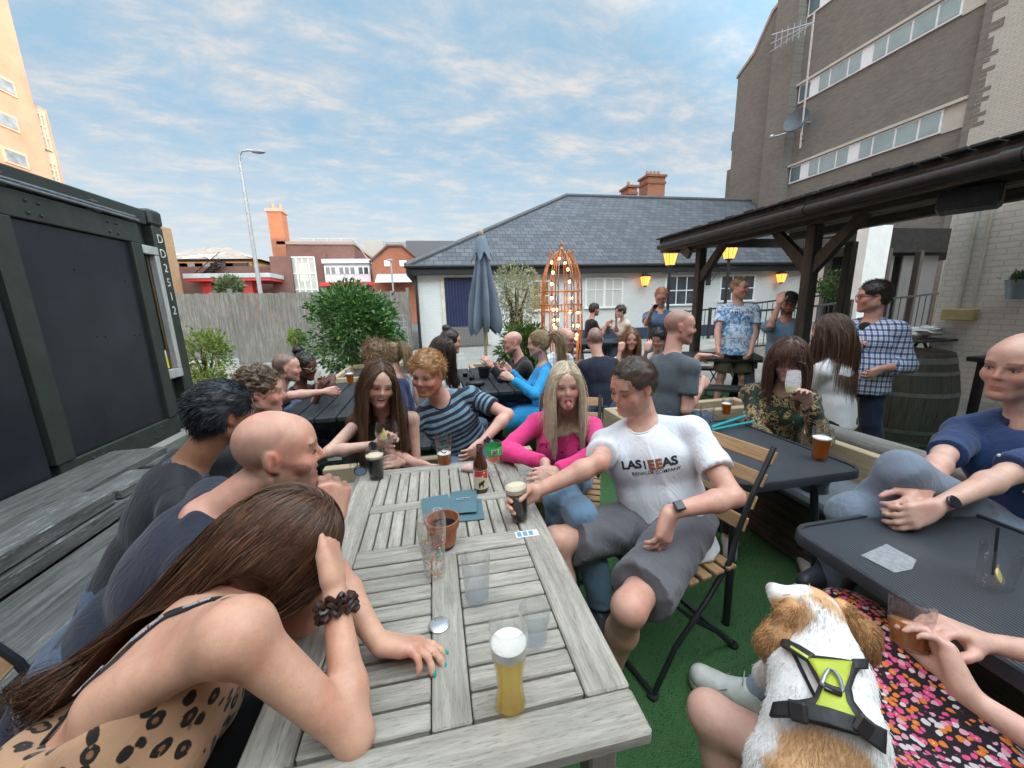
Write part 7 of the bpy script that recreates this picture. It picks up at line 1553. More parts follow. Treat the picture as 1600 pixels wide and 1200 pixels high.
def pink_bits():
 P = P25; HD = P['HD']; B = SDF(); B.cone(HD.w(0, .078, -.070), HD.w(0, .102, -.084), .011, .010, .01); B.cone(HD.w(0, .102, -.084), HD.w(.001, .104, -.098), .010, .0085, .01); V, F_ = B.mesh(.0025); npmesh('tongue', V, F_, mat('tongue_pink', (.50, .13, .13), .3, .1), P['o'])
 T = P['T']; bm = mat('dark_button', (.03, .01, .02), .3); me = P['top'].data; bv = BVHTree.FromPolygons([v.co for v in me.vertices], [tuple(p.vertices) for p in me.polygons]); off = wloc(P['top'])
 def put(x, z, r=.006, name='button', m=bm):
  p = T(x, 0, z)+P['f']*.4; h_ = bv.ray_cast(Vector(p)-off, Vector(-P['f']))
  if h_[0] is None: return
  q = np.array(h_[0]+off); mb = MB(); mb.ball(q, r, 8); mb.build(name, m, P['top'], smooth=True)
 for z in (.31, .25, .19, .13, .07): put(0.0, z)
 for x in (-.085, .085): put(x, .345)
 pm = MATS['pink_knit']
 for x in (-.085, .085):
  p = T(x, 0, .36)+P['f']*.4; h_ = bv.ray_cast(Vector(p)-off, Vector(-P['f']))
  if h_[0] is None: continue
  q = np.array(h_[0]+off); M = frame(q+P['f']*.002, P['r'], P['u']); mb = MB(); mb.box(-.038, .038, -.026, .006, -.003, .004, 0, .002, M); fl = mb.build('pocket_flap', mat('pink_flap', (.66, .04, .19), .85, .05), P['top'])
 mb = MB(); mb.tube([T(-.045, .02, .49), T(-.04, .08, .44), T(-.018, .125, .385), T(0, .130, .375), T(.018, .125, .385), T(.04, .08, .44), T(.045, .02, .49)], .0009, 5); mb.build('necklace', MATS['silver'], P['o'])
pink_bits()
# 26 -- man in white T-shirt
hp = Dp(988, 604, 1.62)
P26 = person('smiling man in a white printed T-shirt and grey shorts reaching for his stout', hp, 216, sc_=1.04, headscale=.90, pelvis=(.94, 1.36, .56), hyaw=250, hpitch=17, hroll=-3, h=.0056, group=NEAR, skin=(.60, .345, .265), girth=1.08, RH=Dp(838, 768, 1.42), RE=dict(at=Dp(905, 730, 1.52)), LH=Dp(1046, 800, 1.30), LE=dict(at=Dp(1172, 752, 1.42)), Rh=dict(d=nrm(V3(-1, -.25, -.12)), n=nrm(V3(.2, -.95, .0)), curl=.52, side=1, thumb=.75), Lh=dict(d=nrm(V3(-.35, -.25, -.9)), n=nrm(V3(-.3, .6, -.1)), curl=.38, side=1, thumb=.3),
 lyaw=228, knees=(Dp(983, 950, 1.20), Dp(868, 845, 1.46)), feet=(Dp(940, 1090, 1.44)*V3(1, 1, 0)+V3(0, 0, .09), V3(.42, 1.16, .09)), shoes=(.45, .45, .46), face=dict(smile=.8, brow=(.07, .04, .025), beard=((.22, .13, .09), .28, .2)), eyes='happy',
 top=dict(m=whitec, sleeve='short', ease=.013, hem=-.13, amp=.009), bottom=dict(m=cloth('grey_shorts', (.115, .11, .125), .75, .4), length='short', ease=.016, flare=.014, amp=.008, name='shorts'), hair=dict(style='short', col=(.035, .022, .014), col2=(.13, .08, .05), length=.013, t=.010, n=3.0, comb=(0, .6, .3), rad=.0008, stand=.35))
band(P26, -1, mat('black_strap', (1, 1, 1)), back=.022, w_=.022, face_=(.2, -.6, .9), facemat='square', name='watch')
pr = mat('print_black', (.018, .018, .03), .7, .05); pb = mat('print_brown', (.27, .09, .035), .7, .1)
on_cloth(P26, 'LAS', .050, .056, .345, pr, bold=.0022, squeeze=.9); on_cloth(P26, '1', .048, .006, .338, pr, bold=.001); on_cloth(P26, 'E', .050, -.018, .336, pb, bold=.003); on_cloth(P26, 'E', .050, -.046, .336, pb, bold=.003); on_cloth(P26, 'AS', .050, -.086, .340, pr, bold=.0022, squeeze=.9); on_cloth(P26, 'BIENALDE COMPANY', .0195, -.028, .303, pr, bold=.0002)
# 27 -- woman in patterned jacket drinking
hp = Dp(1232, 563, 2.28)
P27 = person('brown haired woman in glasses and a dark gold patterned jacket drinking from a glass', hp, 220, sc_=.97, sex='f', pelvis=(2.12, 2.02, .55), hyaw=228, hpitch=14, h=.0082, skin='fair', LH=Dp(1262, 628, 2.12), LE=dict(at=Dp(1285, 690, 2.15)), RH=Dp(1210, 705, 2.1), RE=dict(at=Dp(1188, 668, 2.3)), Lh=dict(d=nrm(V3(-.55, -.1, .85)), n=nrm(V3(-.75, -.3, -.4)), curl=.5, side=-1, thumb=.6), face=dict(brow=(.08, .05, .04)), eyes='closed',
 top=dict(m=cloth('brocade', (.1, .08, .05), .55, .3, fn=f_brocade), sleeve='long', neck='vee', ease=.024, name='jacket', hem=-.16), bottom=dict(m=dkcl), hair=dict(style='bob', col=(.05, .026, .02), col2=(.17, .085, .06), length=.26, n=1.3, rad=.0015, fringe=.045, t=.016, volume=.006), shoes=(.6, .6, .6))
glasses(P27, (.12, .03, .02), r=.0016)
# 28 -- woman in white blouse seen from behind
hp = Dp(1296, 518, 2.75)
P28 = person('long haired woman in a white blouse seen from behind beside the patterned jacket', hp, 345, sc_=.97, sex='f', pelvis=(2.82, 2.18, .60), hyaw=316, hpitch=2, h=.0088, skin='fair', LH=(2.45, 2.5, .75), RH=(2.8, 2.7, .7), face=dict(brow=(.1, .06, .04)), top=dict(m=whitew, sleeve='long', ease=.02, name='blouse', hem=-.04), bottom=dict(m=blackc, waist=.10), hair=dict(style='long', col=(.045, .024, .017), col2=(.16, .085, .055), length=.46, n=1.2, rad=.0016, t=.014, fringe=.07))
# 30 -- bald man in blue linen shirt at the right edge
hp = Dp(1592, 572, 1.42)
P30 = person('balding man in a rolled sleeve blue linen shirt with his hands clasped round his knee', hp, 258, sc_=1.0, pelvis=(2.20, .86, .56), hyaw=270, hpitch=6, hroll=-3, h=.0056, skin='fair', girth=1.05, RH=Dp(1440, 770, 1.30), RE=dict(at=Dp(1480, 700, 1.45)), LH=Dp(1462, 792, 1.24), LE=dict(at=Dp(1570, 745, 1.28)), Rh=dict(d=nrm(V3(-.9, -.3, -.35)), n=nrm(V3(-.2, .8, -.4)), curl=.55, side=-1), Lh=dict(d=nrm(V3(-.85, .1, -.3)), n=nrm(V3(.0, .9, -.4)), curl=.5, side=1, thumb=.8),
 lyaw=262, knees=(Dp(1330, 800, 1.42), Dp(1412, 738, 1.34)), feet=(Dp(1312, 925, 1.62)*V3(1, 1, 0)+V3(0, 0, .09), V3(1.55, 1.12, .42)), face=dict(brow=(.22, .13, .09), buzz=((.45, .28, .21), .4), crown=1, beard=((.40, .23, .17), .25, .2)), eyecol=(.15, .2, .25),
 top=dict(m=cloth('linen_blue', (.022, .048, .135), .8, .5), sleeve='elbow', neck='shirt', ease=.022, collar=cloth('linen_collar', (.012, .02, .055), .8, .2), hem=-.12, amp=.009), bottom=dict(m=ltblue, ease=.014), hair=None)
band(P30, -1, mat('black_strap', (1, 1, 1)), back=.03, w_=.012, face_=(.1, -.8, .7), facemat='round', name='watch')
def buttons(P, zs, m):
 me = P['top'].data; bv = BVHTree.FromPolygons([v.co for v in me.vertices], [tuple(p.vertices) for p in me.polygons]); off = wloc(P['top'])
 for z in zs:
  h_ = bv.ray_cast(Vector(P['T'](.0, 0, z)+P['f']*.4)-off, Vector(-P['f']))
  if h_[0] is not None: mb = MB(); mb.ball(np.array(h_[0]+off), .0062, 10); mb.build('button', m, P['top'], smooth=True)
buttons(P30, (.41, .33, .24, .16, .08), mat('pearl_button', (.62, .62, .60), .25))
# ---- middle distance
P5 = person('man with shaven head and a slate blue T-shirt leaning on the left picnic table', Dp(448, 575, 3.05), 82, lean=14, hyaw=70, h=.0105, group=MID, skin='pink', RH=Dp(508, 612, 2.95), RE=dict(at=Dp(462, 622, 2.9)), LH=Dp(498, 608, 3.2), face=dict(beard=((.2, .13, .1), .5, .2), buzz=((.14, .10, .08), .9), brow=(.12, .07, .05)), top=dict(m=cloth('slate_tee', (.075, .11, .19), .8, .3)), bottom=dict(m=denim))
P6 = person('woman with a high dark bun, round glasses and a black dress', Dp(477, 573, 3.3), 120, lean=14, hyaw=110, hpitch=14, sex='f', h=.0105, group=MID, skin='dark', girth=1.1, LH=Dp(520, 600, 3.2), LE=dict(at=Dp(518, 590, 3.4)), RH=Dp(500, 610, 3.1), face=dict(brow=(.01, .01, .01), lips=(.16, .05, .05)), top=dict(m=blackc, sleeve='cap', neck='scoop'), bottom=dict(m=blackc), hair=dict(style='bun', col=(.008, .007, .007), col2=(.03, .025, .022), t=.012, tie=(0, -.085, .135), n=.6, curl=.4, fringe=.085), shoes=None)
glasses(P6, (.30, .26, .20), r=.0022)
mb = MB(); T = P6['T']; mb.tube([T(-.05, .0, .49), T(-.05, .07, .43), T(0, .12, .375), T(.05, .07, .43), T(.05, 0, .49)], .006, 6); mb.build('necklace', mat('bead_cream', (.60, .52, .42), .4), P6['o'], smooth=True)
P7 = person('person with tousled light brown hair in a navy and red rugby shirt, back turned', Dp(588, 560, 3.0), 318, lean=10, hyaw=300, h=.0105, group=MID, skin='pink', face=dict(), girth=1.1, top=dict(m=cloth('rugby', (.02, .03, .09), .85, .3, fn=f_bands([(0, (.30, .02, .035)), (.17, (.018, .028, .085)), (.9, (.018, .028, .085))])), sleeve='long', ease=.018), bottom=dict(m=denim), hair=dict(style='short', col=(.16, .095, .05), col2=(.42, .27, .15), length=.05, t=.02, volume=.006, curl=.5, n=1.4, comb=(0, -.3, -.2)))
P8 = person('woman with a fair ponytail and a light blue open backed top, back turned', Dp(611, 556, 3.5), 322, lean=8, hyaw=296, sex='f', h=.0105, group=MID, skin='fair', face=dict(), top=dict(m=cloth('ice_blue', (.33, .45, .58), .8, .3), sleeve='none', back=.2), bottom=dict(m=blackc), hair=dict(style='pony', col=(.20, .125, .07), col2=(.48, .34, .2), length=.30, n=.8, t=.009, tie=(0, -.10, .075)))
P11 = person('brunette woman with sunglasses on her head and a white T-shirt, behind the striped man', Dp(694, 547, 3.35), 92, lean=8, hyaw=84, sex='f', h=.0105, group=MID, skin='fair', face=dict(brow=(.05, .03, .02)), top=dict(m=whitec, sleeve='short'), bottom=dict(m=denim), hair=dict(style='long', col=(.022, .013, .01), col2=(.09, .05, .035), length=.34, n=.9, t=.012))
glasses(P11, (.45, .42, .40), up=.085, y=.066, lens=True)
P12 = person('dark haired woman with a top knot and a black top behind the brunette in white', Dp(705, 534, 3.75), 95, lean=6, hyaw=92, hpitch=8, sex='f', h=.0115, group=MID, skin='mid', face=dict(brow=(.02, .015, .01)), top=dict(m=blackc, sleeve='short'), bottom=dict(m=blackc), hair=dict(style='bun', col=(.016, .010, .008), col2=(.06, .035, .028), t=.012, tie=(0, -.06, .135), n=.5, fringe=.08))
P13 = person('bald man in glasses and a black jacket sitting beyond the parasol table', Dp(801, 535, 4.0), 262, lean=12, hyaw=270, hpitch=2, h=.0105, group=MID, skin='pink', LH=Dp(768, 572, 3.9), RH=Dp(780, 580, 4.2), face=dict(buzz=((.30, .2, .16), .4), crown=1, brow=(.2, .12, .09), nose=1.2), top=dict(m=cloth('black_fleece', (.018, .018, .02), .9, .3), sleeve='long', ease=.024, name='jacket', neck='vee', open_=True), bottom=dict(m=blackc), shoes=None)
glasses(P13, (.10, .06, .05), r=.0018)
P14 = person('woman with a long fair ponytail and a bright blue long sleeved dress', Dp(841, 537, 3.45), 278, lean=4, hyaw=286, sex='f', h=.0095, group=MID, skin='fair', RH=Dp(797, 578, 3.5), RE=dict(at=Dp(822, 590, 3.55)), LH=Dp(800, 592, 3.25), LE=dict(at=Dp(840, 606, 3.25)), Lh=dict(curl=.5), Rh=dict(d=V3(-.7, 0, .6), n=V3(0, -1, 0), curl=.4), feet=(V3(.80, 3.75, .10), V3(.62, 3.95, .09)), face=dict(brow=(.2, .13, .1)), top=dict(m=cloth('azure', (.018, .27, .58), .75, .3), sleeve='long', hem=-.14, name='dress_top'), bottom=dict(m=MATS['azure'], skirt=True, length='crop', ease=.022, name='skirt'), hair=dict(style='pony', col=(.20, .13, .08), col2=(.62, .45, .26), length=.42, n=1.2, t=.009, tie=(0, -.11, .055)), shoes=(.02, .02, .02))
P15 = person('older man in glasses and a white striped shirt leaning forward by the copper arbour', Dp(884, 530, 3.95), 150, lean=22, hyaw=140, hpitch=12, h=.0115, group=MID, skin='pink', RH=Dp(900, 580, 3.8), LH=Dp(925, 582, 4.0), face=dict(buzz=((.20, .16, .14), .6), crown=1, brow=(.15, .11, .1), beard=((.30, .24, .22), .5, .2)), top=dict(m=cloth('pinstripe_white', (.6, .6, .6), .8, .2, fn=f_stripes((.62, .64, .68), (.25, .30, .38), .028, .86)), sleeve='short', ease=.02), bottom=dict(m=stone), shoes=None)
glasses(P15, (.03, .03, .03), r=.002)
P16 = person('shaven headed man in a navy T-shirt with his broad back to the camera', Dp(930, 530, 3.75), 352, lean=10, hyaw=30, h=.0105, group=MID, skin='pink', girth=1.15, face=dict(buzz=((.20, .14, .12), .75), beard=((.2, .13, .1), .5, .2)), top=dict(m=cloth('midnight_tee', (.014, .017, .035), .8, .3), sleeve='short', ease=.02), bottom=dict(m=denim))
P17 = person('woman with straight light brown hair in a white V-neck top, hand at her chin', Dp(986, 530, 4.1), 196, lean=8, hyaw=202, sex='f', h=.0105, group=MID, skin='pink', RH=Dp(969, 548, 4.0), RE=dict(at=Dp(962, 580, 3.95)), Rh=dict(d=V3(.3, .1, .9), n=V3(.2, .9, 0), curl=.8), face=dict(smile=1, brow=(.2, .13, .09), fembrow=1, lips=(.5, .18, .18)), top=dict(m=whitec, sleeve='short', neck='vee'), bottom=dict(m=denim), hair=dict(style='long', col=(.16, .08, .04), col2=(.42, .25, .14), length=.26, n=.8, t=.012), shoes=None)
P18 = person('dark haired woman hiding her face behind her raised hand, beside the man in grey', Dp(1028, 530, 4.2), 215, lean=14, hyaw=228, hpitch=16, sex='f', h=.0115, group=MID, skin='pink', RH=Dp(1010, 548, 4.0), RE=dict(at=Dp(1002, 580, 4.0)), Rh=dict(d=V3(.35, .1, .9), n=V3(.3, .8, 0), curl=.3), face=dict(brow=(.03, .02, .02)), top=dict(m=whitec, sleeve='short'), bottom=dict(m=denim), hair=dict(style='short', col=(.012, .01, .01), col2=(.05, .04, .035), length=.04, t=.02, n=.5), shoes=None)
band(P18, 1, mat('white_strap', (.6, .6, .6), .4), back=.03, w_=.03, name='watch')
P19 = person('shaven headed man in a grey T-shirt with black trim, pointing with his tattooed arm', Dp(1062, 511, 2.72), 84, lean=6, side=-3, hyaw=112, hpitch=4, sc_=1.0, h=.0085, group=MID, skin='pink', girth=1.08, LH=Dp(1092, 556, 2.95), LE=dict(at=Dp(1062, 575, 2.95)), RH=Dp(1096, 604, 2.72), RE=dict(at=Dp(1056, 640, 2.5)), Lh=dict(d=V3(.95, -.1, .0), n=V3(.1, -.2, -.9), curl=.12, spread=.2), Rh=dict(curl=.6), knees=(Dp(1100, 655, 2.9), Dp(1090, 660, 2.65)), face=dict(buzz=((.24, .17, .14), .65), beard=((.3, .19, .15), .4, .2), brow=(.2, .12, .1), nose=1.2), top=dict(m=cloth('grey_tee', (.085, .105, .125), .8, .3), sleeve='short', ease=.014, hem=-.12, collar=None), bottom=dict(m=denim))
mb = MB(); T = P19['T']; c0 = T(0, -.004, .485); mb.tube([c0+P19['r']*.062*math.cos(t)+P19['f']*(.062*math.sin(t)+.004)+P19['u']*(.012-.028*max(0, math.sin(t))) for t in np.linspace(0, 2*math.pi, 26, endpoint=False)], .006, 6, closed=True); mb.build('collar_trim', blackc, P19['top'], smooth=True)
for x in (-1, 1):
 S_, E_, W_ = P19['jl'][x]; d = nrm(E_-S_); p = S_+(E_-S_)*.62; mb = MB(); r_ = P19['ar'][0]*.94+.0165; mb.tube([p-d*.012, p-d*.011, p+d*.001, p+d*.002], [r_*.9, r_+.002, r_+.002, r_*.9], 20); mb.build('sleeve_trim', blackc, P19['top'], smooth=True)
P20 = person('dark haired man in a black T-shirt at the far picnic table by the white wall', Dp(929, 484, 7.4), 90, lean=8, hyaw=88, h=.015, group=MID, skin='pink', RH=Dp(948, 508, 7.2), LH=Dp(950, 506, 7.6), face=dict(beard=((.05, .03, .02), .7, .2), brow=(.03, .02, .02)), top=dict(m=blackc, sleeve='short'), bottom=dict(m=denim), hair=dict(style='short', col=(.02, .013, .01), col2=(.07, .05, .04), length=.025, n=.4), shoes=None)
P21 = person('person with short dark hair in a cream top resting chin on hand', Dp(969, 487, 7.4), 268, lean=14, hyaw=268, h=.015, group=MID, skin='fair', sex='f', RH=Dp(963, 496, 7.3), RE=dict(at=Dp(960, 512, 7.3)), LH=Dp(955, 510, 7.5), face=dict(brow=(.03, .02, .02)), top=dict(m=cloth('cream_top', (.58, .50, .44), .8, .3), sleeve='elbow', ease=.03), bottom=dict(m=denim), hair=dict(style='short', col=(.03, .018, .013), col2=(.1, .06, .05), length=.035, n=.4, t=.018), shoes=None)
P22 = person('standing red haired man in glasses and a blue polo shirt looking at his phone', Dp(1033, 464, 5.4), 208, lean=2, hyaw=212, hpitch=26, sc_=.98, legs='stand', h=.0115, skin='pink', RH=Dp(1017, 488, 5.1), RE=dict(at=Dp(1011, 502, 5.3)), Rh=dict(d=V3(.3, -.3, .7), n=V3(0, .4, .7), curl=.6), face=dict(brow=(.3, .13, .06), smile=.6), top=dict(m=cloth('polo_blue', (.075, .12, .20), .8, .3), sleeve='short', neck='shirt', ease=.016, hem=-.14, collar=cloth('polo_collar', (.06, .09, .15), .8, .2)), bottom=dict(m=navy), hair=dict(style='short', col=(.30, .10, .04), col2=(.5, .22, .1), length=.02, n=.5, t=.012))
glasses(P22, (.03, .03, .03), r=.002)
P23 = person('standing fair haired man in a blue and white tie dye T-shirt and khaki shorts', Dp(1156, 450, 4.78), 214, lean=-2, hyaw=166, hpitch=3, sc_=1.0, legs='stand', h=.009, skin='pink', girth=1.2, RH=Dp(1122, 545, 4.7), RE=dict(at=Dp(1112, 515, 4.9)), LH=Dp(1173, 548, 4.7), LE=dict(at=Dp(1192, 510, 4.85)), Rh=dict(curl=.7), Lh=dict(curl=.7), spread=.16, face=dict(brow=(.3, .2, .12), beard=((.42, .24, .15), .4, .2), chub=.7), top=dict(m=cloth('tie_dye', (.4, .5, .6), .8, .25, fn=f_tiedye), sleeve='short', ease=.022, hem=-.13, flare=.012), bottom=dict(m=cloth('khaki', (.085, .08, .05), .85, .35), length='short', ease=.02, flare=.02, name='shorts'), hair=dict(style='short', col=(.20, .12, .06), col2=(.45, .30, .17), length=.014, t=.008, n=.8), shoes=(.012, .016, .035))
on_cloth(P23, 'RAMONES', .056, -.01, .385, pr, bold=.0008, spacing=1.1, squeeze=.8); on_cloth(P23, 'ROAD TO RUIN', .022, 0, .07, pr, bold=.0002)
P24 = person('bearded man in a black cap and pale blue T-shirt holding his hand to his cheek', Dp(1232, 474, 4.4), 214, lean=4, hyaw=220, hpitch=12, sc_=.98, legs='stand', h=.0105, skin='pink', RH=Dp(1218, 474, 4.2), RE=dict(at=Dp(1206, 508, 4.25)), Rh=dict(d=V3(.25, .2, .9), n=V3(.8, .4, 0), curl=.3), face=dict(brow=(.05, .03, .02), beard=((.07, .035, .02), .9, .2)), top=dict(m=cloth('sky_tee', (.17, .29, .42), .8, .3), sleeve='short', ease=.02, hem=-.2), bottom=dict(m=stone), hair=dict(style='short', col=(.03, .015, .01), length=.02, n=.3))
glasses(P24, (.04, .03, .03), r=.002)
B = SDF(); HD = P24['HD']; B.ell(HD.w(0, -.01, .055), np.array([.094, .112, .085])*HD.s, HD.A, .02); B.cut(HD.w(0, 0, .055), HD.A@V3(0, 0, -1)); B2 = SDF(); B2.P = list(B.P); V, F_ = B.mesh(.008); cap_m = mat('cap_black', (.012, .012, .014), .8, .1); cp = npmesh('cap', V, F_, cap_m, P24['o']); B = SDF(); B.ell(HD.w(0, .125, .058), np.array([.07, .055, .007])*HD.s, HD.A, .01); V, F_ = B.mesh(.006); npmesh('peak', V, F_, cap_m, cp)
P29 = person('dark haired man in glasses and a blue checked shirt by the barrel', Dp(1364, 464, 3.15), 258, lean=-4, side=2, hyaw=306, hpitch=2, sc_=1.0, legs='stand', h=.0085, skin='pink', girth=1.22, LH=Dp(1376, 576, 3.0), LE=dict(at=Dp(1412, 548, 3.05)), RH=Dp(1332, 545, 3.2), Lh=dict(d=V3(-.8, 0, -.4), n=V3(-.3, 1, 0), curl=.6), face=dict(brow=(.02, .015, .01), beard=((.10, .06, .045), .4, .2), chub=.6), top=dict(m=cloth('plaid', (.2, .3, .4), .85, .25, fn=f_plaid()), sleeve='three', neck='vee', ease=.028, hem=-.10, open_=False, name='checked_shirt'), bottom=dict(m=cloth('dark_denim', (.018, .028, .07), .8, .3)), hair=dict(style='short', col=(.012, .009, .008), col2=(.05, .035, .03), length=.022, t=.014, n=.9, comb=(0, .3, .5)))
glasses(P29, (.02, .02, .02), r=.0022)
B = SDF(); T = P29['T']; B.ell(T(0, .070, .405), np.array([.060, .052, .075]), P29['A'], .01); V, F_ = B.mesh(.008); npmesh('undershirt', V, F_, blackc, P29['o'], attrs=dict(tl=(V-P29['Pv'])@P29['A']))
# 31 -- woman in the floral dress, mostly out of the frame; her lap carries the dog
P31 = person('woman in a black and pink floral dress holding a tumbler', V3(1.30, -.02, 1.16), 8, sc_=.97, sex='f', pelvis=(.99, .22, .50), h=.0064, skin=(.62, .375, .30), hyaw=340, RH=Dp(1530, 1002, .80), RE=dict(at=(1.42, .30, .86)), LH=Dp(1508, 1085, .72), LE=dict(at=Dp(1600, 1215, .66)), Rh=dict(d=nrm(Dp(1440, 958, .80)-Dp(1530, 1002, .80)), n=nrm(V3(-.1, -.1, -1)), curl=.45, side=1, thumb=.3), Lh=dict(d=nrm(Dp(1462, 985, .78)-Dp(1508, 1085, .72)), n=nrm(V3(-.8, .35, -.3)), curl=.6, side=-1, thumb=.5),
 knees=(V3(.62, .67, .47), V3(1.17, .74, .55)), feet=(V3(.66, .60, .10), V3(1.055, .935, .12)), lyaw=-38, shoes=None, face=dict(), eyes='closed', top=dict(m=blackc, sleeve='short'), bottom=None, hair=dict(style='long', col=(.05, .03, .02), n=.2, length=.3))
def dress():
 P = P31; m = cloth('floral', (.3, .1, .1), .75, .35, fn=f_floral); hp_, kn_ = P['hips'], P['kn']; B = SDF(); B.ell(P['T'](0, 0, 0), np.array([.19, .15, .14]), P['A'], .04); B.cone(hp_[1], kn_[1]+V3(.0, .03, -.02), .105, .088, .05); B.cone(hp_[-1], hp_[-1]*.45+kn_[-1]*.55+V3(.05, .0, 0), .105, .085, .05)
 B.ell((hp_[1]+kn_[1]+hp_[-1]+kn_[-1])/4+V3(.06, .02, .0), np.array([.22, .25, .085]), np.stack([P['r'], P['lf'], V3(0, 0, 1)], 1), .06); B.cone(kn_[1]+V3(.02, .03, -.03), kn_[1]+V3(.06, .02, -.22), .085, .11, .04, 1)
 V, F_ = B.mesh(.008); N_ = vnormals(V, F_); V = V+N_*(noise3(V*V3(9, 9, 14))*.010+noise3(V*22)*.004)[:, None]; npmesh('dress', V, F_, m, P['o'], attrs=dict(tl=V, sl=V))
 # trainer and sock
 a = P['an'][1]; tr = mat('trainer_white', (.78, .76, .71), .55, .1, 18, bump=.1); so_ = mat('trainer_sole', (.42, .37, .28), .6, .15, 30); d = nrm(V3(-.62, .72, 0)); B = SDF(); heel = a-V3(0, 0, .06)-d*.045; toe = a-V3(0, 0, .070)+d*.180
 B.cone(heel, toe, .043, .041, .03); B.cone(a-V3(0, 0, .005)-d*.01, a-V3(0, 0, .05)+d*.06, .043, .036, .03, 2); B.cone(toe-d*.05, toe, .040, .036, .02); B.cut(V3(0, 0, .022), V3(0, 0, -1)); V, F_ = B.mesh(.0045); sh = npmesh('shoe', V, F_, tr, P['o'])
 B = SDF(); B.cone(heel*V3(1, 1, 0)+V3(0, 0, .018), toe*V3(1, 1, 0)+V3(0, 0, .018), .045, .045, .02); B.cut(V3(0, 0, .030), V3(0, 0, 1)); B.cut(V3(0, 0, .002), V3(0, 0, -1)); V, F_ = B.mesh(.0045); npmesh('sole', V, F_, so_, sh)
 sd = nrm(np.cross(d, V3(0, 0, 1))); mb = MB()
 for i in range(5): c = a+d*(.045+.021*i)+V3(0, 0, -.010-.011*i); mb.tube([c-sd*.024, c+V3(0, 0, .007), c+sd*.024+d*.01], .0024, 6)
 c = a+d*.045+V3(0, 0, .0)
 for s_ in (-1, 1): mb.tube([c, c+sd*s_*.02+V3(0, 0, .03), c+sd*s_*.03+V3(0, 0, .012), c+sd*s_*.012], .0018, 6)
 mb.build('lace', mat('lace_white', (.62, .61, .58), .7), sh, smooth=True)
 st_ = mat('trainer_seam', (.36, .34, .31), .6); mb = MB()
 for s_ in (-1, 1):
  for k in range(3): mb.tube([a+d*(.01+.04*k)+sd*s_*.038-V3(0, 0, .03), a+d*(.035+.042*k)+sd*s_*.040-V3(0, 0, .055), a+d*(.045+.04*k)+sd*s_*.042-V3(0, 0, .085)], .0022, 5)
 mb.build('seam', st_, sh)
 k_ = P['kn'][1]; u = nrm(k_-a); B = SDF(); B.cone(a-u*.02, a+u*.075, .038, .046, .01, 1); V, F_ = B.mesh(.005); npmesh('sock', V, F_, mat('sock_lilac', (.52, .55, .68), .85, .08, 60, bump=.5, bs=180, stretch=(3, 3, 1)), P['o'])
dress()
# 32 -- the seated photographer, only a knee shows at the bottom edge
P32 = person('seated person whose bare knee shows at the bottom edge beside the table corner', V3(.10, -.62, 1.30), 5, lean=-4, sc_=1.0, h=.009, skin='fair', pelvis=(.22, -.02, .47), knees=(V3(.02, .42, .46), V3(.42, .40, .435)), feet=(V3(.0, .30, .09), V3(.42, .32, .09)), top=dict(m=dkcl), bottom=dict(m=denim, length='short'), hair=dict(style='short', col=BR, n=.3))
# ---- dark chairs under those who need them are the same folding chairs
def chair_at(x, y, face, label):
 global fc
 a = R(180-face)
 if 'label' not in fc or fc['label'] == 'slatted wooden folding chair': fc.location = (x, y, 0); fc.rotation_euler = (0, 0, a); fc['label'] = label+' '; fc['label'] = label; return fc
 return dup(fc, (x, y, 0), a, label)
chair_at(.89, 1.30, 258, 'slatted folding chair under the man in the white T-shirt')
chair_at(.68, 1.95, 205, 'slatted folding chair under the woman in the pink cardigan')
chair_at(-.84, .42, 62, 'slatted folding chair under the woman in the leopard print top')
chair_at(-.90, .95, 78, 'slatted folding chair under the bald man in navy')
chair_at(4.35, 5.05, 250, 'empty slatted folding chair behind the bare legs of the tie dye man')
chair_at(.98, .16, 10, 'slatted folding chair under the woman in the floral dress')
# ================================================ DRINKS AND SMALL THINGS
gl = glass('clear_glass'); glb = glass('tinted_glass', (.985, .99, 1.0))
def liquid(name, col, dens=.9, rough=.05, diff=.22):
 if name in MATS: return MATS[name]
 m, nt, b = newmat(name); tr = node(nt, 'BsdfTransparent', {0: col}); gy = node(nt, 'BsdfGlossy', {'Roughness': rough}); df = node(nt, 'BsdfTranslucent', {0: col}); lw = node(nt, 'LayerWeight', {'Blend': .25})
 a = node(nt, 'MixShader', {0: dens}); nt.links.new(tr.outputs[0], a.inputs[1]); nt.links.new(df.outputs[0], a.inputs[2]); d2 = node(nt, 'BsdfDiffuse', {0: col}); c = node(nt, 'MixShader', {0: diff}); nt.links.new(a.outputs[0], c.inputs[1]); nt.links.new(d2.outputs[0], c.inputs[2])
 e = node(nt, 'MixShader', {0: ramp(nt, lw.outputs['Facing'], [(0, .02), (1, .3)])}); nt.links.new(c.outputs[0], e.inputs[1]); nt.links.new(gy.outputs[0], e.inputs[2]); nt.links.new(e.outputs[0], nt.nodes['Material Output'].inputs[0]); return m
lager = liquid('lager', (1.0, .84, .16), .35, diff=.0); amberb = liquid('amber_ale', (.66, .25, .02), .5); stout = mat('stout', (.008, .005, .004), .12, .05); cider = liquid('pink_cider', (.85, .30, .20), .6); wine_ = liquid('white_wine', (.80, .78, .38), .35); waterm = liquid('water', (.95, .97, .985), .0, .02, .0); foam = mat('beer_foam', (.80, .78, .72), .8, .05, 120, bump=.5, bs=300); sfoam = mat('stout_foam', (.66, .56, .42), .8, .06, 120, bump=.5, bs=300)
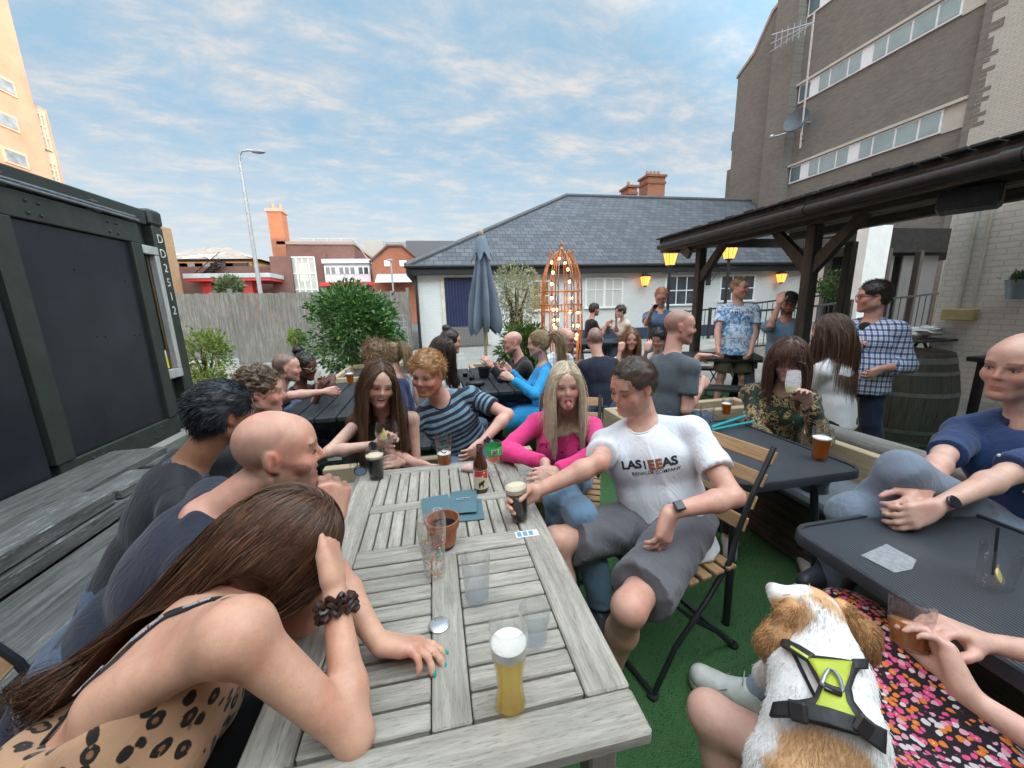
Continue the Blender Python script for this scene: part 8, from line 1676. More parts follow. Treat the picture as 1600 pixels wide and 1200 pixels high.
def pint(p, label, prof, fill=0.0, liq=None, head=0.0, headm=None, tilt=None, cat='glass', group='glasses on the teak table', gm=None, name='pint_glass', base=.006, wall=.0022):
 """prof: outer (radius, height) from foot to rim"""
 p = np.asarray(p, float); r = thing(name, tuple(p), label, cat, group); M = Matrix.Translation(p) @ (tilt if tilt is not None else Matrix.Identity(4))
 def place(mb): mb.v = [tuple(M @ Vector(v)) for v in mb.v]
 pr = [(1e-4, 0)]+prof; top = prof[-1]; inner = [(a-wall, max(b, base)) for a, b in prof[::-1]]; inner[0] = (top[0]-wall, top[1]); mb = MB(); mb.lathe(pr+[(top[0]-wall*.5, top[1]+.0012)]+inner+[(1e-4, base)], (0, 0, 0), 40); place(mb); mb.build('glass_wall', gm or gl, r, smooth=True)
 def rad(z):
  for (a, b), (c, d) in zip(prof, prof[1:]):
   if b <= z <= d: return a+(c-a)*(z-b)/max(1e-6, d-b)
  return prof[-1][0]
 if liq is not None:
  zs = np.linspace(base+.0006, fill, 10); mb = MB(); mb.lathe([(1e-4, zs[0])]+[(rad(z)-wall-.0003, z) for z in zs]+[(1e-4, fill)], (0, 0, 0), 40); place(mb); mb.build('beer' if headm else 'liquid', liq, r, smooth=True)
 if head:
  zs = np.linspace(fill+.0004, fill+head, 5); mb = MB(); mb.lathe([(1e-4, zs[0])]+[(rad(z)-wall-.0003, z) for z in zs]+[(rad(zs[-1])*.7, fill+head+.003), (1e-4, fill+head+.002)], (0, 0, 0), 40); place(mb); mb.build('froth', headm, r, smooth=True)
 return r, M, rad
nonic = [(.030, 0), (.031, .004), (.034, .06), (.037, .095), (.0405, .110), (.039, .122), (.041, .148)]
conic = [(.028, 0), (.029, .004), (.034, .06), (.042, .148)]
tulip = [(.027, 0), (.028, .004), (.031, .02), (.030, .05), (.0335, .09), (.040, .135), (.041, .165), (.0395, .185)]
T_ = TZ+.0005
def at(px, py, z=T_): return Zp(px, py, z)
# big lager in front
p = at(798, 1100); weizen = [(.029, 0), (.030, .006), (.027, .02), (.0245, .045), (.027, .085), (.034, .125), (.0365, .155), (.0355, .185)]
pint(p, 'tall curved glass of pale lager with white froth, nearest on the table', weizen, .122, lager, .022, foam, name='beer_glass')
p = at(746, 936); pint(p, 'plain tall tumbler half full of clear water', [(.029, 0), (.030, .005), (.034, .06), (.038, .125)], .052, waterm, name='water_glass', gm=glb, base=.012)
# faceted tumbler
def faceted(p):
 r = thing('tumbler', tuple(p), 'short faceted tumbler of water beside the lager', 'glass', 'glasses on the teak table'); mb = MB(); n = 40; vs = []; prof = [(1e-4, 0), (.027, 0), (.0275, .004), (.031, .05), (.034, .062), (.036, .085), (.034, .085), (.031, .06), (.028, .05), (.0245, .012), (1e-4, .011)]
 for k, (a, z) in enumerate(prof):
  for j in range(n): t = 2*math.pi*j/n; f_ = 1-(.05*abs(math.sin(5*t)) if 1 <= k <= 3 else 0); vs.append((p[0]+a*f_*math.cos(t), p[1]+a*f_*math.sin(t), p[2]+z))
 mb.add(vs, [(i*n+j, i*n+(j+1) % n, (i+1)*n+(j+1) % n, (i+1)*n+j) for i in range(len(prof)-1) for j in range(n)]); mb.build('glass_wall', glb, r, smooth=True)
 mb = MB(); mb.lathe([(1e-4, .0125), (.0240, .0125), (.0275, .045), (1e-4, .045)], p, 32); mb.build('liquid', waterm, r, smooth=True)
faceted(at(836, 1000))
# flower painted glass
r, M, rad = pint(at(680, 898), 'clear curved pint glass painted with tiny coloured flowers beside the plant pot', tulip, .05, None, name='painted_glass'); cols = [(.70, .06, .12), (.80, .62, .05), (.06, .40, .55), (.75, .15, .30), (.10, .35, .12), (.75, .12, .08), (.8, .8, .75)]
for ci, c in enumerate(cols):
 mb = MB()
 for k in range(16):
  a = random.uniform(0, 6.283); z = random.uniform(.012, .118); rr = rad(z)+.0008; s_ = random.uniform(.0018, .0038); c0 = Vector((rr*math.cos(a), rr*math.sin(a), z)); n_ = Vector((math.cos(a), math.sin(a), 0)); t_ = Vector((-math.sin(a), math.cos(a), 0)); pet = 5
  if ci == 4: mb.tube([M @ c0, M @ (c0+t_*.004+Vector((0, 0, -.007))), M @ (c0+t_*.003+Vector((0, 0, -.013)))], .0005, 4)
  mb.add([M @ (c0+t_*s_*math.cos(u)*(1+.25*math.cos(5*u))+Vector((0, 0, s_*math.sin(u)*(1+.25*math.cos(5*u))))) for u in np.linspace(0, 6.283, 15, endpoint=False)], [tuple(range(15))])
 mb.build('painted_flowers', mat('enamel_%d' % ci, c, .4, .05), r, fix=False)
# stouts
pint(at(589, 747), 'pint of dark stout with a cream head on the far left of the teak table', nonic, .100, stout, .012, sfoam)
pg = (P26['jl'][1][2]+nrm(V3(-1, -.25, -.12))*.085+nrm(V3(.2, -.95, 0))*.030); pg = np.array([pg[0], pg[1], T_+.004]); pint(pg, 'pint of stout gripped by the man in the white T-shirt', conic, .112, stout, .016, sfoam, tilt=Matrix.Rotation(R(-5), 4, 'Y'))
r, M, rad = pint(at(695, 724), 'part drunk pint of amber beer with a black round badge', nonic, .052, amberb, .003, foam)
mb = MB();
def decal_ring(M, rad, a0, z0, z1, w_, m, r, name='badge', off=.0012):
 mb = MB(); n = 12; vs = []
 for i in range(n+1): a = a0-w_/2+w_*i/n; vs += [M @ Vector(((rad(z0)+off)*math.cos(a), (rad(z0)+off)*math.sin(a), z0)), M @ Vector(((rad(z1)+off)*math.cos(a), (rad(z1)+off)*math.sin(a), z1))]
 mb.add(vs, [(2*i, 2*i+2, 2*i+3, 2*i+1) for i in range(n)]); return mb.build(name, m, r, fix=False, smooth=False)
bm_ = mat('badge_black', (.012, .012, .014), .4, .05); a0 = -math.pi/2; mb = MB(); c_, q_ = .083, 18; ring = []
for k in range(21): t = .6+(2*math.pi-1.2)*k/20; ring.append(M @ Vector(((rad(c_)+.002)*math.cos(a0+.38*math.cos(t)), (rad(c_)+.002)*math.sin(a0+.38*math.cos(t)), c_+.014*math.sin(t))))
mb.tube(ring, .0026, 6); mb.build('badge', bm_, r)
# spirit glass with green and pink wrap on a stem
p = at(773, 741); r = thing('cider_glass', tuple(p), 'stemmed glass of pink cider with a green printed wrap', 'glass', 'glasses on the teak table'); mb = MB(); prof = [(1e-4, 0), (.033, .0), (.034, .002), (.010, .006), (.004, .012), (.004, .045), (.012, .052), (.030, .072), (.038, .10), (.0385, .13), (.036, .155), (.0345, .155), (.036, .13), (.035, .10), (.028, .075), (.010, .057), (1e-4, .056)]
mb.lathe(prof, p, 36); mb.build('glass_wall', gl, r, smooth=True); mb = MB(); mb.lathe([(1e-4, .058), (.009, .058), (.0265, .076), (.0335, .10), (1e-4, .10)], p, 32); mb.build('liquid', cider, r, smooth=True)
mb = MB(); mb.lathe([(.0388, .100), (.0395, .115), (.0393, .13), (.0385, .142)], p, 36); gw = mb.build('green_wrap', mat('green_print', (.04, .42, .12), .4, .25, 40), r, smooth=True)
mb = MB()
for i in range(7): a = -math.pi/2-.42+.12*i; mb.add([(p[0]+.0402*math.cos(a+d), p[1]+.0402*math.sin(a+d), p[2]+z) for d, z in ((0, .109), (.12, .109), (.12, .133), (0, .133))], [(0, 1, 2, 3)])
mb.build('print_panel', mat('wrap_white', (.7, .75, .68), .5), gw, fix=False); lettering('OLD', .012, frame(p+V3(.0, -.0415, .126), (1, 0, 0), (0, 0, 1)), bm_, gw, bold=.0003); lettering('MOUT', .010, frame(p+V3(.0, -.0415, .115), (1, 0, 0), (0, 0, 1)), bm_, gw, bold=.0003)
# bottle
p = at(752, 766); r = thing('beer_bottle', tuple(p), 'brown beer bottle with a red and cream label behind the menus', 'bottle'); mb = MB(); bp = [(1e-4, 0), (.027, 0), (.0295, .004), (.030, .02), (.030, .105), (.0285, .122), (.020, .142), (.0135, .158), (.0125, .185), (.0135, .19), (.0138, .20), (.0125, .201), (.0105, .2), (.0105, .19)]
mb.lathe(bp, p, 36); m, nt, b = newmat('brown_glass'); setb(nt, b, col=(.05, .017, .006), rough=.06, spec=.8, coat=.3); mb.build('bottle_body', m, r, smooth=True)
mb = MB(); mb.lathe([(.0304, .018), (.0304, .100)], p, 36); lb = mb.build('label', mat('label_cream', (.60, .52, .36), .5, .06), r, smooth=True)
mb = MB(); n = 10; vs = []
for i in range(n+1): a = -math.pi/2-1.0+2.0*i/n; vs += [(p[0]+.0308*math.cos(a), p[1]+.0308*math.sin(a), p[2]+.064+.010*math.cos((i/n-.3)*3)), (p[0]+.0308*math.cos(a), p[1]+.0308*math.sin(a), p[2]+.098)]
mb.add(vs, [(2*i, 2*i+2, 2*i+3, 2*i+1) for i in range(n)]); mb.build('red_panel', mat('label_red', (.55, .03, .03), .4), lb, fix=False)
mb = MB(); cA = -math.pi/2
mb.add([(p[0]+.0313*math.cos(cA+x/.03), p[1]+.0313*math.sin(cA+x/.03), p[2]+z) for x, z in ((-.010, .026), (-.006, .026), (-.005, .036), (.003, .037), (.004, .026), (.008, .027), (.008, .042), (.013, .052), (.010, .060), (.004, .054), (-.008, .050), (-.012, .042))], [tuple(range(12))]); mb.build('animal_print', bm_, lb, fix=False)
mb = MB(); mb.add([(p[0]+.0313*math.cos(cA+x/.03), p[1]+.0313*math.sin(cA+x/.03), p[2]+z) for x, z in ((.0, .072), (.006, .070), (.016, .090), (.010, .094))], [(0, 1, 2, 3)]); mb.build('white_flash', mat('wrap_white', (1, 1, 1)), lb, fix=False)
# plant pot
p = at(694, 852); r = thing('plant_pot', tuple(p), 'empty terracotta pot dipped in dark blue paint, used as an ashtray', 'pot'); mb = MB(); mb.lathe([(1e-4, 0), (.034, 0), (.045, .068), (.0455, .070)], p, 40); mb.build('painted_base', mat('pot_navy', (.022, .022, .040), .6, .2, 20), r, smooth=True)
mb = MB(); mb.lathe([(.0456, .0702), (.0515, .0704), (.055, .094), (.0545, .097), (.0505, .097), (.046, .066), (.038, .012), (1e-4, .012)], p, 40); mb.build('rim', mat('terracotta', (.33, .12, .055), .85, .25, 18, bump=.3), r, smooth=True)
# menus
def menu(cx, cy, ang, w_, h_, label, logo=None, lift=.0, bend=.0):
 z = T_+lift; M = Matrix.Translation((cx, cy, z)) @ Matrix.Rotation(R(ang), 4, 'Z'); mb = MB(); n = 10; vs = []
 for i in range(n+1): x = -w_/2+w_*i/n; zz = .0015+bend*math.sin(math.pi*i/n)*.5+.004*(i/n)**3*(1 if bend else 0); vs += [M @ Vector((x, -h_/2, zz)), M @ Vector((x, h_/2, zz)), M @ Vector((x, h_/2, zz-.0012)), M @ Vector((x, -h_/2, zz-.0012))]
 mb.add(vs, [(4*i+k, 4*i+(k+1) % 4, 4*i+4+(k+1) % 4, 4*i+4+k) for i in range(n) for k in range(4)]+[(0, 1, 2, 3), (4*n+3, 4*n+2, 4*n+1, 4*n)]); o = one(mb, 'menu', mat('menu_teal', (.075, .145, .175), .55, .06, 8), label, 'menu', 'teal menus on the table'); return o, M
o, M = menu(.030, 1.335, -3, .215, .15, 'teal menu lying flat under the other two')
wl = mat('menu_silver', (.42, .50, .54), .5, .05)
o, M = menu(-.035, 1.37, 4, .105, .175, 'teal menu with a round silver emblem, left of the pair', lift=.004, bend=.006)
for rr in (.019, .015): mb = MB(); mb.tube([M @ Vector((rr*1.0*math.cos(t)-.0, rr*math.sin(t)-.03, .0078)) for t in np.linspace(0, 6.283, 30, endpoint=False)], .0008, 4, closed=True); mb.build('emblem', wl, o)
for sx in (-1, 1): mb = MB(); mb.tube([M @ Vector((sx*.0065+.006*math.cos(t), .006*math.sin(t)-.03, .0078)) for t in np.linspace(0, 6.283, 16, endpoint=False)], .0008, 4, closed=True); mb.build('emblem', wl, o)
o, M = menu(.068, 1.385, -6, .105, .175, 'teal menu with two lines of small lettering, right of the pair', lift=.006, bend=.008)
lettering('DRINKS MENU', .0085, M @ Matrix.Translation((0, .015, .0098)), wl, o, bold=.0001); lettering('Please order here', .007, M @ Matrix.Translation((0, .004, .0098)), wl, o)
# sunglasses on the table
p = at(575, 741); mb = MB();
for s_ in (-1, 1): c = p+V3(s_*.032, 0, .018); mb.tube([c+V3(.026*math.cos(t), .004*math.sin(t), .019*math.sin(t)) for t in np.linspace(0, 6.283, 18, endpoint=False)], .0022, 6, closed=True); mb.tube([c+V3(s_*.026, 0, .008), c+V3(s_*.03, .05, .004), c+V3(s_*.02, .11, -.012)], .0022, 6)
mb.tube([p+V3(-.008, 0, .022), p+V3(.008, 0, .022)], .002, 6); o = one(mb, 'sunglasses', mat('frame_blue', (.02, .03, .06), .3), 'folded sunglasses with pale lenses behind the left stout', 'sunglasses')
for s_ in (-1, 1): mb = MB(); c = p+V3(s_*.032, 0, .018); mb.add([c+V3(.024*math.cos(t), 0, .017*math.sin(t)) for t in np.linspace(0, 6.283, 18, endpoint=False)], [tuple(range(18))]); mb.build('lens', mat('blue_lens', (.22, .32, .42), .08, .05), o)
# glasses case / pink purse by the bottle
p = at(728, 744); B = SDF(); B.ell(p+V3(.035, .06, .012), np.array([.055, .03, .018]), None, .01); V, F_ = B.mesh(.005); V[:, 2] = np.maximum(V[:, 2], T_); o = npmesh('purse', V+vnormals(V, F_)*(noise3(V*60)*.003)[:, None], F_, mat('blush_fabric', (.58, .36, .36), .8, .15, 25)); recenter(o); tag(o, 'soft pink purse lying behind the brown bottle', 'purse')
mb = MB(); q = at(800, 722); mb.tube([q+V3(-.07, .0, .006), q+V3(-.02, .0, .028), q+V3(.02, .0, .03), q+V3(.035, .0, .022)], .0022, 6); mb.tube([q+V3(-.02, .0, .01), q+V3(.03, 0.0, .010), q+V3(.032, .0, .028)], .002, 6); one(mb, 'spectacles', mat('pink_frame', (.5, .25, .2), .3), 'thin framed spectacles at the far table corner by the pink cider', 'spectacles')
# balloon glass in the laughing woman's hand
p = Dp(606, 690, 1.80); p = p+V3(0, 0, -.03); r = thing('balloon_glass', tuple(p), 'stemmed balloon glass with a lemon wedge held by the laughing woman', 'glass', 'glasses in hands'); mb = MB(); k = 1.0
mb.lathe([(1e-4, -.055), (.036, -.055), (.036, -.053), (.006, -.048), (.0035, -.04), (.0035, .012), (.02, .02), (.046, .045), (.054, .075), (.050, .105), (.043, .125), (.0418, .125), (.049, .104), (.0525, .075), (.045, .047), (.018, .023), (1e-4, .021)], p, 36); mb.build('glass_wall', gl, r, smooth=True)
mb = MB(); mb.lathe([(1e-4, .024), (.017, .025), (.043, .048), (.0505, .064), (1e-4, .064)], p, 32); mb.build('liquid', waterm, r, smooth=True)
mb = MB(); mb.prism([p+V3(-.035, -.02, .05), p+V3(.0, -.02, .05), p+V3(-.012, -.02, .10)], (0, .02, 0)); mb.build('lemon_wedge', mat('lemon', (.75, .62, .25), .5, .1, 40), r)
m, nt, b = newmat('misted_glass'); tr = node(nt, 'BsdfTransparent', {}); df = node(nt, 'BsdfDiffuse', {0: (.85, .87, .9)}); x_ = node(nt, 'MixShader', {0: .22}); nt.links.new(tr.outputs[0], x_.inputs[1]); nt.links.new(df.outputs[0], x_.inputs[2]); nt.links.new(x_.outputs[0], nt.nodes['Material Output'].inputs[0])
# glass at the drinking woman's mouth
hd = P27['HD']; p = Dp(1240, 598, 2.10); tl = Matrix.Rotation(R(-14), 4, 'X') @ Matrix.Rotation(R(12), 4, 'Y'); pint(p-V3(.0, .0, .06), 'curved glass of white wine raised to the lips of the patterned jacket woman', [(.024, 0), (.030, .008), (.036, .03), (.038, .06), (.035, .10), (.031, .125)], .038, wine_, name='wine_glass', tilt=tl, group='glasses in hands', gm=MATS['misted_glass'])
# mesh table glasses
pint(at(1280, 716), 'three quarters full pint of amber beer on the mesh table', [(.031, 0), (.032, .004), (.036, .07), (.041, .135), (.040, .155)], .098, amberb, .006, foam, group='glasses on the mesh tables')
pint(at(1102, 675), 'empty clear pint glass behind the white T-shirt shoulder', nonic, .02, None, group='glasses on the mesh tables')
pint(Zp(1134, 647, .581), 'part drunk pint standing on the pale timber edge', [(.030, 0), (.031, .004), (.035, .06), (.041, .135)], .085, amberb, .004, foam, group='glasses on the mesh tables')
p = at(1552, 912); r, M, rad = pint(p, 'straight tumbler with a black straw and lemon slice on the right mesh table', [(.034, 0), (.035, .003), (.033, .012), (.034, .02), (.038, .105)], .014, None, name='tumbler', group='glasses on the mesh tables', base=.014)
mb = MB(); mb.tube([p+V3(.012, .01, .016), p+V3(.012, .022, .15)], .0032, 10); mb.build('straw', black, r, smooth=True)
mb = MB(); ax = Matrix.Rotation(R(70), 3, 'X') @ Matrix.Rotation(R(20), 3, 'Y'); mb.lathe([(1e-4, -.002), (.017, -.002), (.018, 0), (.017, .002), (1e-4, .002)], p+V3(-.006, -.008, .032), 20, ax=ax); mb.build('lemon_slice', mat('lemon', (1, 1, 1)), r, smooth=True)
# tumbler in the floral woman's hands
p = Dp(1424, 985, .80); tl = Matrix.Rotation(R(18), 4, 'Y') @ Matrix.Rotation(R(-14), 4, 'X'); pint(p-V3(0, 0, .045), 'tilted faceted tumbler of ginger coloured drink in the floral dress woman hands', [(.026, 0), (.028, .006), (.034, .045), (.038, .095)], .052, liquid('ginger_drink', (.72, .40, .16), .55), name='tumbler', tilt=tl, group='glasses in hands')
# pale patch of reflected sky on the mesh, laid as a thin grey sheet
mb = MB(); z = TZ-.0045; mb.add([Zp(1345, 868, z), Zp(1385, 850, z), Zp(1432, 875, z), Zp(1425, 890, z), Zp(1398, 895, z)], [(0, 1, 2, 3, 4)]); mb.prism([Vector(v) for v in mb.v[:5]], (0, 0, .0008)); one(mb, 'sky_patch', mat('sky_patch_grey', (.28, .29, .31), .35, .2, 60), 'flattened wet grey beer mat on the right mesh table', 'beer mat')
# things on the parasol picnic table
Q = lambda px, py, z=.742: Zp(px, py, z)
p = Q(757, 590); mb = MB(); mb.lathe([(1e-4, 0), (.045, 0), (.065, .11), (.067, .11), (.055, .02), (1e-4, .02)], p, 24); o = one(mb, 'plant_pot', mat('pot_black', (.012, .012, .02), .5), 'black flower pot on the parasol picnic table', 'pot', smooth=True)
for (px, py, lb) in ((727, 590, 'small glass of cola at the left end of the parasol picnic table'), (737, 597, 'second small glass of cola beside the first on the parasol table')): pint(Q(px, py), lb, [(.025, 0), (.032, .09)], .05, stout, name='cola_glass', group='glasses on the picnic tables')
B = SDF(); p = Q(742, 603); B.ell(p+V3(0, 0, .02), np.array([.09, .045, .035]), None, .02); B.ell(p+V3(.05, .02, .02), np.array([.05, .04, .025]), None, .02); V, F_ = B.mesh(.008); V[:, 2] = np.maximum(V[:, 2], .742); o = npmesh('handbag', V, F_, mat('bag_black', (.012, .012, .014), .5)); recenter(o); tag(o, 'soft black bag on the parasol picnic table', 'bag')
B = SDF(); p = Q(790, 596); B.ell(p+V3(0, 0, .03), np.array([.08, .06, .04]), None, .02); B.ell(p+V3(.08, .03, .05), np.array([.07, .05, .05]), None, .02); V, F_ = B.mesh(.008); V[:, 2] = np.maximum(V[:, 2], .742); o = npmesh('camera_bag', V+vnormals(V, F_)*(noise3(V*25)*.012)[:, None], F_, mat('bag_grey', (.03, .032, .04), .5, .5, 12)); recenter(o); tag(o, 'heaped dark bag with a white lining on the parasol picnic table', 'bag')
pint(Q(497, 603), 'straight glass held by the shaven headed man at the left picnic table', conic, .05, waterm, group='glasses on the picnic tables')
pint(Q(548, 600), 'pint of beer beside the rugby shirt person on the left picnic table', conic, .10, amberb, .01, foam, group='glasses on the picnic tables')
pint(Zp(940, 524, .742), 'small glass of beer on the far picnic table', conic, .10, amberb, .01, foam, group='glasses on the picnic tables');
mb = MB(); p = Zp(952, 523, .742); mb.box(p[0]-.04, p[0]+.04, p[1]-.03, p[1]+.03, .742, .75); mb.beam((p[0]-.04, p[1], .75), (p[0]-.02, p[1], .95), .10, .01); one(mb, 'menu_stand', black, 'black menu stand on the far picnic table', 'menu stand')
# phone of the red haired man
HD = P22['jl'][1][2]; c = HD+V3(.02, -.06, .07); M = Matrix.Translation(c) @ Matrix.Rotation(R(-14), 4, 'Z') @ Matrix.Rotation(R(-28), 4, 'X'); mb = MB(); mb.box(-.033, .033, -.068, .068, -.004, .004, 0, .003, M); o = one(mb, 'phone', mat('phone_black', (.012, .012, .014), .15), 'black phone in the hand of the red haired man', 'phone')
# turquoise strap and brown purse beside the jacket woman
mb = MB(); p = Zp(1140, 664, .745); mb.tube([Zp(1108, 669, .748), Zp(1135, 660, .755), Zp(1165, 650, .775), Zp(1180, 652, .76)], .010, 6); mb.tube([Zp(1112, 672, .748), Zp(1150, 664, .755), Zp(1182, 658, .76)], .008, 6); o = one(mb, 'shoulder_bag', mat('turquoise', (.01, .33, .36), .6), 'turquoise bag strap with a brown purse on the far edge of the mesh table', 'bag')
mb = MB(); mb.tube([Zp(1165, 654, .76), Zp(1190, 658, .76), Zp(1198, 661, .755)], [.02, .022, .012], 8); mb.build('purse', mat('brown_leather', (.16, .065, .04), .5), o)
# ================================================ THE DOG
def dog():
 c = lambda px, py, d: Dp(px, py, d)
 # spine from the rump (bottom edge) up to the skull; body upright on the lap, seen from behind and above
 rump = c(1262, 1230, .66); mid_ = c(1290, 1128, .70); sh_ = c(1285, 1058, .76); nk = c(1288, 1010, .79); sk = c(1272, 962, .83); muz = c(1222, 934, .86); nose = c(1207, 920, .875)
 vw = nrm(BF); rt = nrm(np.cross(BF, V3(0, 0, 1))); B = SDF()
 B.cone(rump, mid_, .092, .074, .05); B.cone(mid_, sh_, .074, .064, .05); B.cone(sh_, nk, .062, .046, .04); B.cone(nk, sk, .048, .050, .03); B.ell(sk+nrm(muz-sk)*.012, np.array([.056, .052, .050]), None, .02)
 B.cone(sk+nrm(muz-sk)*.03, muz, .038, .024, .02); B.cone(muz, nose, .022, .014, .012)
 for s_ in (-1, 1): B.cone(sh_+rt*s_*.045, sh_+rt*s_*.055-V3(0, 0, .09), .042, .028, .03)
 B.cone(rump+rt*.07, rump+rt*.09+V3(-.02, .10, -.04), .055, .04, .04)
 # front legs reach forward on the lap
 for s_ in (-1, 1): q = sh_+rt*s_*.04+vw*.03; B.cone(q, q+V3(.05, .10, -.14), .033, .022, .02)
 V, F_ = B.mesh(.0055); N_ = vnormals(V, F_);
 px = lambda P_: None
 def paint(V):
  n = noise3(V*38)*.010+noise3(V*90)*.004; z = lambda a, r: np.clip((r-np.linalg.norm(V-a, axis=1)+n)/.010, 0, 1)
  white = np.array([.80, .78, .76]); ging = np.array([.60, .36, .19]); C = np.tile(white, (len(V), 1));
  m_ = np.maximum.reduce([z(sk+rt*-.030, .058), z(sk+rt*.052-V3(0, 0, .0), .050), z(sk+V3(0, 0, .015), .050), z(rump-vw*.06+V3(0, 0, .03), .105), z(muz+V3(.02, 0, .0)-vw*.01, .020)])
  blaze = z(sk+nrm(muz-sk)*.045+V3(0, 0, .04), .030); m_ = m_*(1-blaze); C = C*(1-m_[:, None])+ging*m_[:, None]; return C
 C = paint(V); nm = np.clip((.016-np.linalg.norm(V-nose, axis=1))/.005, 0, 1)[:, None]; C = C*(1-nm)+np.array([.20, .10, .08])*nm
 base = (float(mid_[0]), float(mid_[1]), float(rump[2])-.12); fur = colmat('fur', .85, 0, .15, nv=.05); o = npmesh('dog', V, F_, fur, None, True, None, C); o.data.transform(Matrix.Translation(-Vector(base))); o.location = base; tag(o, 'white and ginger spaniel in a lime harness sitting on the floral lap, seen from behind', 'dog')
 # coat
 idx = RNG.integers(0, len(V), 60000); p = V[idx]; nn = N_[idx]; fl = np.where(((p-sh_)@(nrm(nk-sh_)) > 0)[:, None], nrm(sh_-nk), nrm(rump-sh_)); d = nn*.45+fl*.9+RNG.normal(size=p.shape)*.25; d /= np.linalg.norm(d, axis=1)[:, None]; L = RNG.uniform(.006, .015, (len(p), 1)); nearface = np.linalg.norm(p-muz, axis=1) < .045; L[nearface] *= .35
 P_ = [p-nn*.001];
 for j in range(3): d = d+fl*.2-nn*.18; d /= np.linalg.norm(d, axis=1)[:, None]; P_.append(P_[-1]+d*L/3)
 cc = np.clip(C[idx]*RNG.uniform(.90, 1.12, (len(p), 1)), 0, 1); strands('coat', np.stack(P_, 1), .00055, cc, o, m=fur)
 # ears: long, wavy, ginger
 for s_, e0, e1, e2 in ((-1, sk+rt*-.052+V3(0, 0, .022)-vw*.0, sk+rt*-.085-V3(0, 0, .045)-vw*.02, sk+rt*-.070-V3(0, 0, .095)-vw*.02), (1, sk+rt*.050+V3(0, 0, .018), sk+rt*.092-V3(0, 0, .035)-vw*.01, sk+rt*.105-V3(0, 0, .085)-vw*.01)):
  Bq = SDF(); Bq.cone(e0, e1, .020, .030, .015); Bq.cone(e1, e2, .030, .020, .015); Ve, Fe = Bq.mesh(.005); Ne = vnormals(Ve, Fe); Ve = Ve+Ne*(noise3(Ve*45)*.006)[:, None]; g = np.array([.50, .275, .13]); Ce = g*(1+.35*noise3(Ve*70))[:, None]; eo = npmesh('ear', Ve, Fe, fur, o, True, None, np.clip(Ce, 0, 1))
  ii = RNG.integers(0, len(Ve), 9000); p = Ve[ii]; n2 = Ne[ii]; d = n2*.4+nrm(e2-e0)*1.0+RNG.normal(size=p.shape)*.3; P_ = [p]; ph = RNG.uniform(0, 6, (len(p), 1))
  for j in range(6): d = d/np.linalg.norm(d, axis=1)[:, None]+.45*np.sin(ph+j*1.3)*np.cross(d, vw)-V3(0, 0, .25)-n2*.12; P_.append(P_[-1]+d/np.linalg.norm(d, axis=1)[:, None]*.0048)
  strands('ear_fringe', np.stack(P_, 1), .0006, np.clip(g*RNG.uniform(.7, 1.35, (len(p), 1)), 0, 1), eo, m=fur)
 mb = MB(); q = muz+nrm(sk-muz)*.018+V3(0, 0, .022)-rt*.012; mb.ball(q, .0065, 10); mb.build('eye', mat('dog_eye', (.01, .006, .004), .05), o, smooth=True)
 # harness: projected panels that hug the back
 bv = BVHTree.FromPolygons([tuple(v) for v in V], [tuple(int(i) for i in f) for f in F_]);
 def hug(poly, m, name, lift, parent, sub=None, thick=.006):
  """polygon strip given as left/right pixel edge lists on the dog's back"""
  Lp, Rp = poly; n = len(Lp); K = 8; vs = [];
  for i in range(n):
   for k in range(K+1):
    t = k/K; px_, py_ = Lp[i][0]*(1-t)+Rp[i][0]*t, Lp[i][1]*(1-t)+Rp[i][1]*t; d = ray(px_, py_); d = d/np.linalg.norm(d); hit = bv.ray_cast(Vector(O3), Vector(d)); q = np.array(hit[0]) if hit[0] is not None else np.array(bv.find_nearest(Vector(O3+d*.78))[0]); vs.append(q-d*lift)
  W_ = K+1; fs = [(i*W_+k, i*W_+k+1, (i+1)*W_+k+1, (i+1)*W_+k) for i in range(n-1) for k in range(K)]; mb = MB(); mb.add(vs, fs); ob = mb.build(name, m, parent, smooth=False, fix=False); ob.modifiers.new('thick', 'SOLIDIFY').thickness = thick
  for pp in ob.data.polygons: pp.use_smooth = True
  return ob
 def den(a, k=4):
  out = []
  for (p0, p1) in zip(a, a[1:]):
   for j in range(k): t = j/k; out.append((p0[0]*(1-t)+p1[0]*t, p0[1]*(1-t)+p1[1]*t))
  return out+[a[-1]]
 hb = mat('harness_black', (.016, .015, .018), .6, .1, 60, bump=.2); hl = mat('harness_lime', (.40, .46, .035), .55, .1, 20, bump=.3, bs=60)
 Lb = den([(1255, 1026), (1268, 1050), (1280, 1072), (1272, 1092), (1240, 1098), (1236, 1120), (1258, 1128)]); Rb = den([(1345, 1035), (1334, 1058), (1328, 1078), (1332, 1098), (1346, 1116), (1362, 1136), (1372, 1158)])
 h = hug((Lb, Rb), hb, 'harness', .018, o)
 Ll = den([(1262, 1030), (1276, 1052), (1287, 1074), (1280, 1092), (1275, 1100), (1275, 1112), (1300, 1126)]); Rl = den([(1330, 1034), (1326, 1056), (1318, 1078), (1322, 1098), (1330, 1112), (1338, 1124), (1340, 1142)])
 hug((Ll, Rl), hl, 'lime_panel', .024, h, thick=.003)
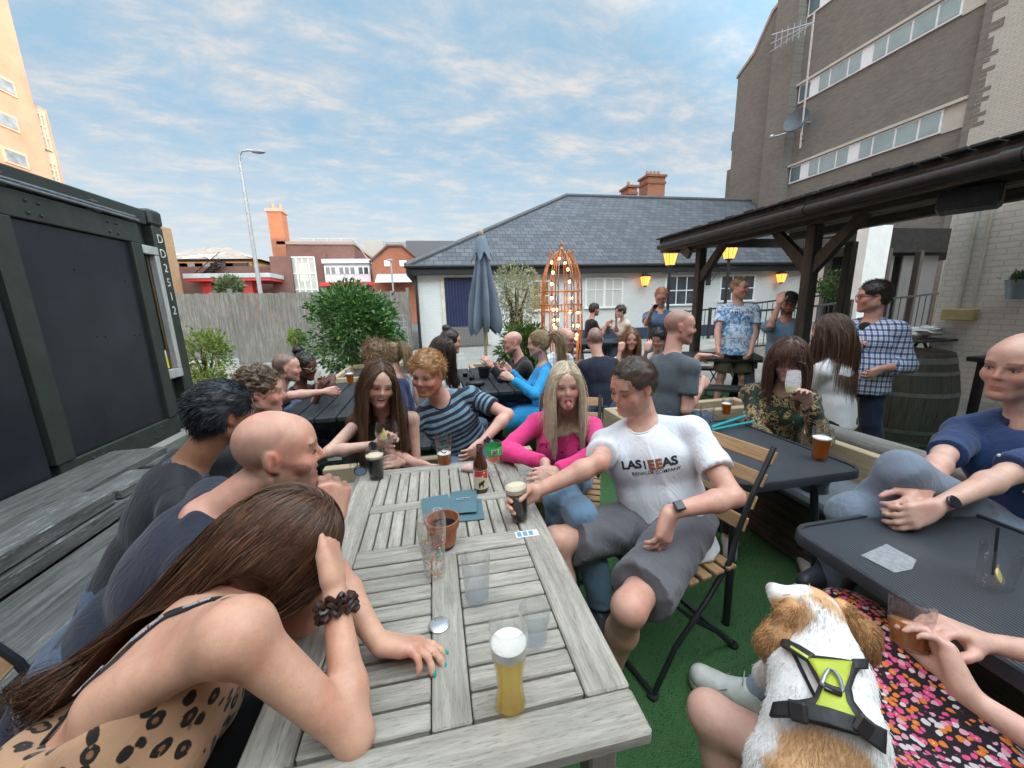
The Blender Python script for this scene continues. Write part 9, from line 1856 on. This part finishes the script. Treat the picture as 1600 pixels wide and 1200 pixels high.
 hug((den([(1222, 1012), (1240, 1022), (1262, 1036)]), den([(1226, 1000), (1252, 1012), (1274, 1026)])), hb, 'neck_strap', .020, h); hug((den([(1330, 1046), (1352, 1046)]), den([(1330, 1030), (1352, 1030)])), hb, 'neck_strap', .020, h)
 hug((den([(1206, 1122), (1240, 1122), (1290, 1132), (1340, 1148), (1378, 1176)]), den([(1212, 1100), (1246, 1096), (1292, 1106), (1348, 1124), (1380, 1140)])), hb, 'girth_strap', .028, h)
 yl = mat('lime_piping', (.50, .60, .08), .5)
 hug((den([(1228, 1008), (1262, 1030)]), den([(1230, 1005), (1264, 1027)])), yl, 'piping', .028, h, thick=.002)
 # buckles and the grey steel loop
 for a_, b_ in (((1232, 1108), (1262, 1116)), ((1336, 1124), (1362, 1146))):
  d1 = ray(*a_); q0 = Dp(*a_, .62); q1 = Dp(*b_, .62)
  h0 = bv.ray_cast(Vector(O3), Vector(d1).normalized()); h1 = bv.ray_cast(Vector(O3), Vector(ray(*b_)).normalized())
  if h0[0] is not None and h1[0] is not None: p0 = np.array(h0[0])-nrm(d1)*.038; p1 = np.array(h1[0])-nrm(ray(*b_))*.038; mb = MB(); mb.beam(p0, p1, .030, .012, up=tuple(-nrm(d1)), c=.004); mb.build('buckle', mat('buckle_black', (.02, .02, .022), .3), h)
 mb = MB(); pts = []
 for (a_, b_) in ((1295, 1046), (1288, 1056), (1284, 1068), (1290, 1074), (1300, 1078), (1311, 1082), (1317, 1076), (1312, 1060), (1303, 1048)): hh = bv.ray_cast(Vector(O3), Vector(ray(a_, b_)).normalized()); pts.append(np.array(hh[0])-nrm(ray(a_, b_))*.036 if hh[0] is not None else Dp(a_, b_, .68))
 mb.tube(pts, .0032, 8, closed=True); mb.build('lead_ring', mat('ring_grey', (.32, .33, .34), .35, metal=.7), h, smooth=True)
 mb = MB(); pts2 = [np.array(bv.ray_cast(Vector(O3), Vector(ray(a_, b_)).normalized())[0] or Dp(a_, b_, .7))-nrm(ray(a_, b_))*.034 for a_, b_ in ((1288, 1072), (1302, 1078), (1314, 1082))]; mb.tube(pts2, .0065, 8); mb.build('handle', hb, h, smooth=True)
dog()
